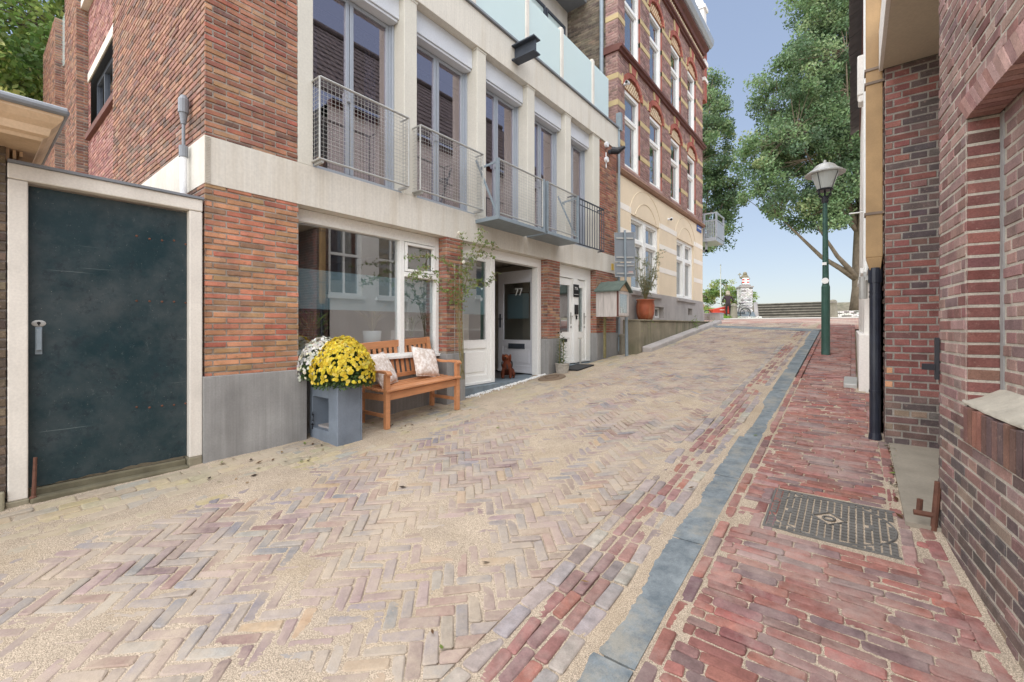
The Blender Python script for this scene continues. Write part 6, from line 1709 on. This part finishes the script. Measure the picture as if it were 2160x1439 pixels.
GR = pal((118,146,72,4),(140,164,84,3),(98,124,64,3),(150,140,88,1),(110,116,80,1.5))
for st in stems:
    X0 = -4.30
    P = [Vector(onx(u, v, X0+.03*i+rs.uniform(-.03,.07))) for i, (u, v) in enumerate(st)]
    L = [P[0]+Vector((0,rs.gauss(0,.035),0))]
    for a, b in zip(P, P[1:]):
        for t in (.34,.67,1): L.append(a.lerp(b,t)+rvec(rs)*.014)
    nL = len(L); mb.tube(L, [.0046-.003*i/nL for i in range(nL)], 6)
    for i in range(4, nL):
        for k in range(7):
            b = L[i-1].lerp(L[i], rs.random()); d = rvec(rs); d.z *= .6; e = b+d*rs.uniform(.04,.13)
            mb.tube([b, e], [.0022,.0012], 4, cap=False)
            c = pick(GR, rs)
            for m_ in range(rs.randint(2,6)):
                q = b.lerp(e, rs.uniform(.3,1)); leafq(mb2, q+rvec(rs)*.014, rs.uniform(.02,.04), rs.uniform(.012,.02), rvec(rs)+d, rvec(rs)+Vector((0,0,.6)), jit(c,.15,rs))
mb.build('stems', M['stem'], RS); mb2.build('leaves', M['leaf'], RS)
mb = MB()
for u, v in ((978,553),(1012,490),(968,492)):
    p = Vector(onx(u,v,-4.2))
    for k in range(26): d = rvec(rs); leafq(mb, p+d*.022, .03, .026, d.orthogonal(), d, jit(s2l(240,236,226),.04,rs))
mb.build('blooms', M['petal'], RS)
# shop-window plants on the inner sill
def spiky(mb, c, n, L, spread, cols, rg, w=.006):
    for i in range(n):
        a = rg.random()*6.28; s = spread*rg.random(); l = L*rg.uniform(.6,1)
        P = [Vector(c), Vector(c)+Vector((cos(a)*s*.35,sin(a)*s*.35,l*.6)), Vector(c)+Vector((cos(a)*s,sin(a)*s,l*(.95-.3*s)))]
        col = jit(pick(cols, rg), .12, rg)
        for p, q in zip(P, P[1:]): mb.tube([p,q], [w, w*.5], 3, col, cap=False)
wp = onx(785,720,-4.78); zs = 1.112
WP = thing('window_plant', (wp[0],wp[1],zs), 'dry ornamental grass in a white pot inside the shop window', 'potted plant')
mb = MB(); mb.lathe([(.095,zs),(.115,zs+.2),(.105,zs+.2),(.1,zs+.17)], wp[0], wp[1], 20); mb.build('pot', M['pot_white'], WP, smooth=True)
mb = MB(); spiky(mb, (wp[0],wp[1],zs+.17), 130, .42, .24, pal((206,196,168,3),(186,172,140,2),(170,166,120,2)), rs, .003); mb.build('grass_blades', M['leaf'], WP)
for (u, lab, n, L_, w_) in ((655,'leafy green plant at the left end inside the shop window',60,.36,.004),(868,'green spiky plant in the right pane of the shop window',36,.38,.005)):
    q = onx(u,720,-4.76); Wq = thing('window_plant', (q[0],q[1],zs), lab, 'potted plant')
    mb = MB(); mb.lathe([(.06,zs),(.075,zs+.11),(.065,zs+.11),(.06,zs+.09)], q[0], q[1], 14); mb.build('pot', M['terracotta'], Wq)
    mb = MB(); spiky(mb, (q[0],q[1],zs+.09), n, L_, .26, GR, rs, w_)
    if u == 655:
        for k in range(120): d = rvec(rs); leafq(mb, (q[0]+d.x*.1,q[1]+d.y*.2,zs+.28+d.z*.15), .05, .022, rvec(rs), rvec(rs), jit(pick(GR,rs),.15,rs))
    mb.build('leaves', M['leaf'], Wq)
# basket pot with lily, doormats
q = Vector((-4.22,6.86,0)); qz = gz(q.x,q.y)
BP = thing('basket_plant', (q.x,q.y,qz), 'leafy lily in a round wicker basket by the second doorway', 'potted plant')
mb = MB(); mb.lathe([(.10,qz),(.118,qz+.12),(.125,qz+.17),(.11,qz+.17),(.10,qz+.13)], q.x, q.y, 22)
for k in range(24): a = k*2*pi/24; mb.tube([(q.x+.103*cos(a),q.y+.103*sin(a),qz),(q.x+.122*cos(a),q.y+.122*sin(a),qz+.15)], .007, 4)
mb.tube([(q.x+.125*cos(2*pi*i/24),q.y+.125*sin(2*pi*i/24),qz+.17) for i in range(25)], .014, 6, cap=False); mb.build('basket', M['basket'], BP)
mb = MB(); mb2 = MB(); mb3 = MB()
for s in range(4):
    c = q+Vector((rs.gauss(0,.03),rs.gauss(0,.03),0)); h = rs.uniform(.42,.6); mb.tube([(c.x,c.y,qz+.12),(c.x+rs.gauss(0,.03),c.y+rs.gauss(0,.03),qz+.12+h)], .006, 5)
    for k in range(54):
        z = qz+.16+h*k/54; a = k*2.4; d = Vector((cos(a),sin(a),.35)); leafq(mb2, Vector((c.x,c.y,z))+d*.055, .12*(1.15-k/70), .02, d, Vector((0,0,1)), jit(pick(pal((86,118,66,3),(104,136,76,2),(70,100,58,2)),rs),.12,rs))
    t = Vector((c.x,c.y,qz+.14+h))
    if s < 2:
        for k in range(5): d = rvec(rs); d.z = abs(d.z); leafq(mb3, t+d*.03, .06, .025, d, rvec(rs), s2l(30,24,28))
mb.build('stems', M['stem'], BP); mb2.build('leaves', M['leaf'], BP); mb3.build('dark_blooms', M['petal'], BP)
DM = thing('doormat', (-4.2,7.5,.56), 'black ribbed doormat in front of the second doorway', 'doormat')
mb = MB(); P = [(-4.40,7.12),(-4.05,7.12),(-4.05,7.75),(-4.40,7.75)]
mb.hexa([(x,y,gz(x,y)+.004) for x, y in P]+[(x,y,gz(x,y)+.024) for x, y in P]); mb.build('pile', M['mat'], DM)
mb = MB()
for (xa,ya_,xb,yb_) in ((-4.41,7.11,-4.04,7.13),(-4.41,7.74,-4.04,7.76),(-4.42,7.13,-4.40,7.74),(-4.05,7.13,-4.03,7.74)):
    P = [(xa,ya_),(xb,ya_),(xb,yb_),(xa,yb_)]; mb.hexa([(x,y,gz(x,y)+.004) for x, y in P]+[(x,y,gz(x,y)+.028) for x, y in P])
mb.build('rim', M['rubber'], DM)
RM = thing('round_mat', (-4.15,6.38,.47), 'round brown coir mat on the paving beside the open door', 'doormat')
mb = MB(); N = 28; c = (-4.12,6.36); k0 = mb.vert((c[0],c[1],gz(*c)+.024))
r1 = [mb.vert((c[0]+.19*cos(2*pi*i/N),c[1]+.30*sin(2*pi*i/N),gz(c[0]+.19*cos(2*pi*i/N),c[1]+.30*sin(2*pi*i/N))+.022)) for i in range(N)]
r2 = [mb.vert((c[0]+.205*cos(2*pi*i/N),c[1]+.32*sin(2*pi*i/N),gz(c[0]+.205*cos(2*pi*i/N),c[1]+.32*sin(2*pi*i/N))+.002)) for i in range(N)]
for i in range(N): j = (i+1) % N; mb.f.append([k0,r1[i],r1[j]]); mb.f.append([r1[i],r2[i],r2[j],r1[j]])
mb.build('fibre_disc', M['coir'], RM)
mb = MB(); mb.tube([(c[0]+.1*cos(2*pi*i/N),c[1]+.16*sin(2*pi*i/N),gz(c[0]+.1*cos(2*pi*i/N),c[1]+.16*sin(2*pi*i/N))+.024) for i in range(N+1)], .006, 5, cap=False); mb.build('ring', M['soil'], RM)
# dachshund sitting on the doorstep
dg_ = Vector(onx(1070,790,-4.72)); dz = .468
DG = thing('dog', (dg_.x,dg_.y,dz), 'small brown dachshund with a black harness sitting in the open doorway', 'dog')
J = {'pel':(-.16,0,.10,.075),'bel':(-.08,0,.15,.075),'che':(.02,0,.22,.085),'nek':(.06,0,.32,.055),'hed':(.09,0,.40,.058),'muz':(.16,0,.375,.034),'nos':(.205,0,.365,.022),
 'shL':(.04,.06,.18,.04),'elL':(.05,.065,.09,.028),'paL':(.06,.065,.025,.024),'toL':(.095,.065,.02,.02),'shR':(.04,-.06,.18,.04),'elR':(.05,-.065,.09,.028),'paR':(.06,-.065,.025,.024),'toR':(.095,-.065,.02,.02),
 'hiL':(-.14,.07,.09,.055),'knL':(-.05,.10,.07,.035),'foL':(-.10,.10,.02,.022),'ftL':(-.03,.10,.02,.02),'hiR':(-.14,-.07,.09,.055),'knR':(-.05,-.10,.07,.035),'foR':(-.10,-.10,.02,.022),'ftR':(-.03,-.10,.02,.02),
 'ta1':(-.24,0,.05,.022),'ta2':(-.34,.02,.03,.014),'ta3':(-.42,.06,.025,.008)}
E_ = [('pel','bel'),('bel','che'),('che','nek'),('nek','hed'),('hed','muz'),('muz','nos'),('che','shL'),('shL','elL'),('elL','paL'),('paL','toL'),('che','shR'),('shR','elR'),('elR','paR'),('paR','toR'),('pel','hiL'),('hiL','knL'),('knL','foL'),('foL','ftL'),('pel','hiR'),('hiR','knR'),('knR','foR'),('foR','ftR'),('pel','ta1'),('ta1','ta2'),('ta2','ta3')]
def dcol(x,y,z):
    if x > .195: return s2l(30,24,24)
    if x > .14 and z > .34: return s2l(120,66,40)
    return s2l(104,52,32) if z > .2 else s2l(92,46,28)
drz = radians(-60)
skin_body('body', J, E_, M['dogfur'], DG, dcol, 2, (dg_.x,dg_.y,dz), drz, 1.0)
def dpt(x,y,z): return (dg_.x+x*cos(drz)-y*sin(drz), dg_.y+x*sin(drz)+y*cos(drz), dz+z)
mb = MB()
for s in (-1,1): mb.ball(dpt(.075,s*.062,.365),.02,.022,.065,8,6,s2l(96,44,26))
mb.build('ear', M['dogfur'], DG, smooth=True)
mb = MB()
for s in (-1,1): mb.ball(dpt(.135,s*.03,.415),.009,.009,.009,8,5)
mb.build('eyes', M['black'], DG)
mb = MB(); mb.tube([dpt(.03+.0*cos(t),.092*cos(t),.245+.095*sin(t)) for t in [2*pi*i/16 for i in range(17)]], .012, 6, cap=False); mb.tube([dpt(.095,.02,.18),dpt(.085,0,.29)], .012, 6); mb.build('harness', M['black'], DG)
# notice box on a post, traffic sign seen from behind
NB = thing('notice_box', (-3.9,8.7,1.5), 'weathered wooden box with a glass door and small green pitched roof', 'book box')
bx0, bx1, yb0, yb1, zb0, zb1 = -4.28,-3.88,8.32,8.98,1.58,2.08
yb0, yb1 = 8.20, 8.62
X0b, X1b = -4.36, -3.86
zb0 = onx(1287,667,X1b)[2]; zb1 = onx(1287,609,X1b)[2]
Y0b = ony(1275,640,8.3)[1]
def yy_on(u, x): return onx(u,600,x)[1]
ya_, yc_ = yy_on(1303,X1b), yy_on(1326,X1b)
mb = MB(); mb.box(X0b,X1b-.02,ya_,yc_,zb0,zb0+.02); mb.box(X0b,X1b-.02,ya_,yc_,zb1-.02,zb1); mb.box(X0b,X0b+.02,ya_,yc_,zb0+.02,zb1-.02)
for k in range(3): a = X0b+.02+k*(X1b-.04-X0b)/3; mb.box(a+.003,a+(X1b-.04-X0b)/3-.001,ya_,ya_+.02,zb0+.02,zb1-.02)
mb.box(X0b+.02,X1b-.02,yc_-.02,yc_,zb0+.02,zb1-.02); mb.build('box_body', M['board'], NB)
mb = MB(); fb_ = Fr((X1b,0,0),(0,1,0),(1,0,0)); fb_.frame(mb, ya_+.03, yc_-.005, zb0+.02, zb1-.02, .055, -.02, .005); dd = mb.build('glass_door', M['board'], NB)
mb = MB(); fb_.box(mb, ya_+.085, yc_-.06, -.012, -.008, zb0+.075, zb1-.075); mb.build('pane', M['glass_shop'], dd)
mb = MB(); mb.box(X1b-.02,X1b+.008,ya_-.004,ya_+.028,zb0,zb1); mb.build('corner_trim', M['dark_wood'], NB)
rg_ = random.Random(2); mb = MB(); y = ya_+.06
while y < yc_-.08: w = rg_.uniform(.02,.04); mb.box(X1b-.2,X1b-.06,y,y+w-.002,zb0+.021,zb0+.16+rg_.random()*.08,jit(pick(pal((150,120,90,2),(190,180,160,2),(110,120,110,2),(160,90,80,1)),rg_),.2,rg_)); y += w
mb.build('books', M['far_brick'], NB)
ymid = (ya_+yc_)/2; pk = .19
mb = MB()
for s, ye in ((-1,ya_-.07),(1,yc_+.07)):
    P = [(ymid,zb1+pk),(ye,zb1-.03),(ye,zb1-.005),(ymid,zb1+pk+.028)]
    if s > 0: P = P[::-1]
    mb.prism(P, lambda p: (X0b-.02,p[0],p[1]), lambda p: (X1b+.07,p[0],p[1]))
mb.build('roof', M['roofing'], NB)
mb = MB(); mb.prism([(ya_,zb1),(yc_,zb1),(ymid,zb1+pk-.01)], lambda p: (X1b-.02,p[0],p[1]), lambda p: (X1b-.003,p[0],p[1])); mb.build('gable', M['cornice_wood'], NB)
mb = MB(); mb.box(X0b+.05,X0b+.09,ymid-.03,ymid+.03,zb0-.9,zb0); mb.build('post', M['stem'], NB)
sp0 = Vector((-4.02,9.30,gz(-4.02,9.3)-.02))
SG = thing('traffic_sign', tuple(sp0), 'leaning grey pole with two traffic sign plates seen from behind', 'traffic sign')
topu = Vector(onx(1318,486,-4.02)); 
mb = MB(); j = sp0.lerp(topu,.45); mb.tube([sp0, j, j+Vector((0,0,.02)), topu], [.036,.034,.027,.025], 12); mb.build('pole', M['galv_grey'], SG)
ax = (topu-sp0).normalized(); 
sgx = Vector((.80,.60,0)).normalized()   # plate width direction
sgx = Vector((CY*.94, SY*1.05, 0)).normalized()
nrm = sgx.cross(ax).normalized()
def plate(nm, t0, t1, w):
    c0 = sp0.lerp(topu,t0); c1 = sp0.lerp(topu,t1); n = nrm if nrm.y > 0 else -nrm; mb = MB()
    P = []
    for d in (.03,.036):
        for c, s in ((c0,-1),(c0,1),(c1,1),(c1,-1)): q = c+sgx*(s*w/2)+n*d; P.append((q.x,q.y,q.z+s*.012))
    mb.hexa(P); o_ = mb.build(nm, M['sign_back'], SG, bevel=.002)
    mb = MB()
    for c, s in ((c0,-1),(c1,1)):
        pass
    E1 = [c0-sgx*w/2+n*.03, c0+sgx*w/2+n*.03, c1+sgx*w/2+n*.03, c1-sgx*w/2+n*.03]; E1.append(E1[0]); mb.tube(E1, .007, 5, cap=False); mb.build('rim', M['galv'], o_)
    for t in (t0+.06*(t1-t0)+.02, t1-.2*(t1-t0)):
        c = sp0.lerp(topu,t); mb = MB(); mb.bar(c-sgx*w*.42+n*.022, c+sgx*w*.42+n*.022, .02, .03); mb.build('bracket', M['galv'], o_)
    return o_
plate('sign_plate', .755, .985, .46); pl_ = plate('sign_plate', .635, .745, .46)
c = sp0.lerp(topu,.655)+sgx*.13-nrm*(.03 if nrm.y > 0 else -.03)
mb = MB(); n_ = nrm if nrm.y > 0 else -nrm; c = sp0.lerp(topu,.668)+sgx*.13+n_*.027
P = [c+sgx*a+Vector((0,0,b))+n_*d for d in (-.002,.001) for a, b in ((-.05,-.035),(.05,-.035),(.05,.035),(-.05,.035))]; mb.hexa([tuple(p) for p in P]); mb.build('sticker', mat_plain('sticker', s2l(176,150,146), .6, .1, 9, 0), pl_)
# little wooden post by the last pier
WPst = thing('wooden_post', (-4.25,9.66,.7), 'short weathered wooden post with a rounded cap beside the terrace wall', 'post')
mb = MB(); mb.tube([(-4.27,9.64,.55),(-4.27,9.64,1.13)], .075, 12); mb.build('shaft', M['bollard'], WPst)
mb = MB(); mb.tube([(-4.27,9.64,1.13),(-4.27,9.64,1.18),(-4.27,9.64,1.20)], [.095,.09,.06], 12); mb.build('cap', M['bollard'], WPst)
# raised terrace with its mossy retaining wall in front of the mansion
TW = thing('terrace_wall', (-4.0,12.5,.8), 'mossy low concrete terrace wall with a worn kerb along the mansion', 'wall')
TZ = 1.50; yA, yB = 9.86, 16.9
mb = MB(); mb.hexa([(-4.36,yA,.4),(-3.93,yA,.4),(-3.93,yB,1.2),(-4.36,yB,1.2),(-4.36,yA,TZ),(-3.93,yA,TZ),(-3.93,yB,TZ+.03),(-4.36,yB,TZ+.03)]); mb.build('wall_face', M['mossy'], TW, bevel=.02)
mb = MB(); mb.hexa([(-4.36,yA-.01,TZ+.002),(-3.90,yA-.01,TZ+.002),(-3.90,yB,TZ+.032),(-4.36,yB,TZ+.032),(-4.36,yA-.01,TZ+.04),(-3.90,yA-.01,TZ+.04),(-3.90,yB,TZ+.06),(-4.36,yB,TZ+.06)]); mb.build('coping', M['mossy'], TW, bevel=.012)
mb = MB(); y = 9.95
while y < 16.8:
    l = 1.15; za, zb_ = gz(-3.8,y), gz(-3.8,y+l); mb.hexa([(-3.928,y,za-.2),(-3.68,y,za-.2),(-3.68,y+l-.01,zb_-.2),(-3.928,y+l-.01,zb_-.2),(-3.928,y,za+.13),(-3.70,y,za+.11),(-3.70,y+l-.01,zb_+.11),(-3.928,y+l-.01,zb_+.13)]); y += l
mb.build('kerbstones', M['greystone'], TW, bevel=.03)
mb = MB()
for (y, n) in ((14.2,60),(10.3,14),(15.6,40),(16.6,60)):
    for k in range(n): leafq(mb, (-3.88+R.gauss(0,.06),y+R.gauss(0,.16),TZ-.05+R.gauss(0,.1)), .09, .02, Vector((R.gauss(0,.5),R.gauss(0,.5),.4)), rvec(R), jit(pick(GR,R),.15,R))
tag(mb.build('weeds', M['leaf']), kind='stuff')
# olive shrub in terracotta pot
ox, oy = -4.10, 10.62; oz = TZ+.04
OL = thing('olive_shrub', (ox,oy,oz), 'airy olive shrub in a stained terracotta pot on the terrace wall', 'potted plant')
mb = MB(); mb.lathe([(.17,oz),(.215,oz+.16),(.225,oz+.34),(.205,oz+.47),(.22,oz+.48),(.225,oz+.51),(.19,oz+.51),(.18,oz+.46)], ox, oy, 24); mb.build('pot', M['terracotta'], OL, smooth=True)
mb = MB(); mb.lathe([(.0,oz+.455),(.185,oz+.455)], ox, oy, 16); mb.build('earth', M['soil'], OL)
mb = MB(); mb2 = MB(); ro = random.Random(23)
for s in range(11):
    a = ro.random()*6.28; r_ = ro.uniform(.1,.5)
    P = [Vector((ox,oy,oz+.45)), Vector((ox+cos(a)*r_*.25,oy+sin(a)*r_*.25,oz+.75)), Vector((ox+cos(a)*r_*.7,oy+sin(a)*r_*.7,oz+1.05)), Vector((ox+cos(a)*r_,oy+sin(a)*r_,oz+1.2+ro.random()*.55))]
    mb.tube(P, [.014,.01,.007,.003], 6)
    for k in range(14):
        t = ro.uniform(.8,3); i = min(2,int(t)); b = P[i].lerp(P[i+1], t-i); d = rvec(ro); e = b+d*ro.uniform(.08,.22); mb.tube([b,e],[.004,.002],4,cap=False)
        for m_ in range(11): leafq(mb2, b.lerp(e,ro.random())+rvec(ro)*.02, .05, .014, rvec(ro), rvec(ro), jit(pick(pal((132,142,112,3),(152,158,134,2),(106,118,88,2)),ro),.12,ro))
mb.build('stems', M['stem'], OL); mb2.build('leaves', M['leaf'], OL)
# small fittings on the facades
def cam(name, x, y, z, label, sc=1, dy=-.12):
    o_ = thing(name, (x,y,z), label, 'security camera')
    mb = MB(); mb.tube([(x,y,z),(x+.05*sc,y,z)], .035*sc, 12); mb.tube([(x+.05*sc,y,z),(x+.09*sc,y+dy*.2,z-.01)], .014, 8); mb.build('bracket', M['pot_white'], o_)
    mb = MB(); mb.tube([(x+.10*sc,y-dy*.3,z+.01),(x+.12*sc,y+dy*1.0,z-.03)], .042*sc, 12); b_ = mb.build('housing', M['pot_white'], o_)
    mb = MB(); mb.tube([(x+.12*sc,y+dy,z-.03),(x+.121*sc,y+dy*1.05,z-.032)], .034*sc, 12); mb.build('lens', M['black'], b_)
    return o_
cam('security_camera', -4.39, 9.98, onx(1319,183,-4.4)[2], 'white security camera on the mansion above its first sash window', 1.0)
cam('security_camera', -4.40, 13.2, onx(1419,469,-4.4)[2], 'small white dome camera on the cream stucco between the ground windows', 1.0, -.06)
SPk = thing('floodlight', (-4.37,9.2,5.4), 'black floodlight under the roof beam at the right end of the townhouse', 'floodlight')
mb = MB(); mb.tube([(-4.40,9.18,5.36),(-4.30,9.18,5.36)], .05, 10); mb.build('mount', M['steel'], SPk)
mb = MB(); mb.tube([(-4.30,9.12,5.36),(-4.16,9.16,5.33),(-4.02,9.2,5.40)], [.085,.075,.03], 12); mb.build('housing', M['black_metal'], SPk)
ss = onx(1474,478,-4.4); SN = thing('street_name_sign', (-4.39,ss[1],ss[2]), 'blue enamel street name sign with white lettering on the mansion corner', 'sign')
mb = MB(); mb.box(-4.398,-4.38,16.25,16.83,4.93,5.0+.02); mb.box(-4.398,-4.381,16.25,16.83,4.80,4.93); mb.build('plate', M['blue_sign'], SN)
mb = MB()
for k in range(9): y = 16.33+k*.05; mb.box(-4.379,-4.377,y,y+.032,4.90,4.95)
mb.build('lettering', M['lettering'], SN)
# manhole cover with oval lid
MC = thing('manhole_cover', (-.1,3.28,.19), 'square iron manhole frame with an oval studded lid set in the red pavement', 'manhole cover')
mx0, mx1, my0, my1 = -.435,.20,3.01,3.57
def mz(x,y,h): return gz(x,y)+h
mb = MB(); 
def mslab(mb, xa, xb, ya, yb, h0, h1):
    P = [(xa,ya),(xb,ya),(xb,yb),(xa,yb)]; mb.hexa([(x,y,mz(x,y,h0)) for x, y in P]+[(x,y,mz(x,y,h1)) for x, y in P])
mslab(mb, mx0, mx1, my0, my1, -.05, -.012)
for xa, xb, ya, yb in ((mx0,mx1,my0,my0+.012),(mx0,mx1,my1-.012,my1),(mx0,mx0+.012,my0+.012,my1-.012)): mslab(mb, xa, xb, ya, yb, -.02, .003)
mb.build('frame', M['manhole'], MC)
ccx, ccy, ra, rb_ = (mx0+mx1)/2+.0, (my0+my1)/2, (mx1-mx0)/2+.0, (my1-my0)/2-.015
mb = MB(); st = .036
x = mx0+.02
k = 0
while x < mx1-.02:
    y = my0+.02
    while y < my1-.02:
        xm, ym = x+st*.4, y+st*.34; e = ((xm-ccx)/ra)**2+((ym-ccy)/rb_)**2
        lid = e < .93; ring = .93 <= e <= 1.06
        dm = abs(xm-ccx)+abs(ym-ccy)*1.0 < .085
        if not ring and not dm and abs(abs(xm-ccx)-.2)+abs(ym-ccy-.0) > .02: mslab(mb, x, x+st*.76, y, y+st*.66, -.014, .003)
        y += st
    x += st; k += 1
mb.build('studs', M['manhole'], MC)
mb = MB(); N = 40
mb.tube([(ccx+ra*.985*cos(2*pi*i/N),ccy+rb_*.985*sin(2*pi*i/N),mz(ccx+ra*.985*cos(2*pi*i/N),ccy+rb_*.985*sin(2*pi*i/N),-.004)) for i in range(N+1)], .007, 5, cap=False)
sq = [(ccx-.085,ccy),(ccx,ccy-.085),(ccx+.085,ccy),(ccx,ccy+.085),(ccx-.085,ccy)]
mb.tube([(x,y,mz(x,y,0)) for x, y in sq], .006, 5, cap=False); mb.tube([(ccx+.03*cos(t)-.0,ccy+.03*sin(t),mz(ccx,ccy,0)) for t in [i*2*pi/14 for i in range(15)]], .006, 5, cap=False)
for s in (-1,1): mslab(mb, ccx+s*.2-.012, ccx+s*.2+.012, ccy-.03, ccy+.03, -.014, .002)
mb.build('lid_rim', M['manhole'], MC)
# grey step stone by the white house plinth
KS = thing('paving_stone', (-.02,7.3,.62), 'loose grey stone slab lying against the white plinth', 'stone')
mb = MB(); P = [(-.10,7.05),(.04,7.05),(.045,7.55),(-.10,7.55)]; mb.hexa([(x,y,gz(x,y)-.02) for x, y in P]+[(x,y,gz(x,y)+.05) for x, y in P]); mb.build('slab', M['galv'], KS, bevel=.012)

# ================================================================== LIGHT, SKY, CAMERA
W = bpy.data.worlds.new('World'); SC.world = W; W.use_nodes = True
nt = W.node_tree; nt.nodes.clear()
sky = nt.nodes.new('ShaderNodeTexSky'); sky.sky_type = 'NISHITA'; sky.sun_disc = False
SUN_EL, SUN_AZ = radians(58), radians(178)
sky.sun_elevation = SUN_EL; sky.sun_rotation = SUN_AZ; sky.air_density = 1.0; sky.dust_density = 1.2; sky.ozone_density = 3.0; sky.altitude = 0
bg = nt.nodes.new('ShaderNodeBackground'); bg.inputs['Strength'].default_value = .15
wo = nt.nodes.new('ShaderNodeOutputWorld'); hs = nt.nodes.new('ShaderNodeHueSaturation'); hs.inputs['Saturation'].default_value = 1.3; hs.inputs['Value'].default_value = 1.16; hs.inputs['Hue'].default_value = .512; gm = nt.nodes.new('ShaderNodeGamma'); gm.inputs['Gamma'].default_value = .4; nt.links.new(sky.outputs[0], gm.inputs['Color']); nt.links.new(gm.outputs[0], hs.inputs['Color']); nt.links.new(hs.outputs[0], bg.inputs[0]); nt.links.new(bg.outputs[0], wo.inputs[0])
sl = bpy.data.lights.new('sun', 'SUN'); sl.energy = 2.7; sl.angle = radians(125); sl.color = (1,.98,.955)
so = bpy.data.objects.new('sun', sl); COL.objects.link(so)
sd_ = Vector((sin(SUN_AZ)*cos(SUN_EL), cos(SUN_AZ)*cos(SUN_EL), sin(SUN_EL)))
so.rotation_euler = sd_.to_track_quat('Z', 'Y').to_euler(); so.location = sd_*60
cam_ = bpy.data.cameras.new('camera'); cam_.sensor_width = 36; cam_.lens = 36*FPX/2160; cam_.clip_start = .05; cam_.clip_end = 2000
cam_.shift_y = -(719.5-V0)/2160
co = bpy.data.objects.new('camera', cam_); COL.objects.link(co); co.location = (0,0,CAMZ); co.rotation_euler = (pi/2,0,YAW)
SC.camera = co
SC.view_settings.view_transform = 'Standard'; SC.view_settings.look = 'None'; SC.view_settings.gamma = 1; SC.view_settings.exposure = 1.36
SC.cycles.max_bounces = 8; SC.cycles.diffuse_bounces = 5; SC.cycles.transparent_max_bounces = 16; SC.cycles.glossy_bounces = 4
SC.cycles.use_denoising = True
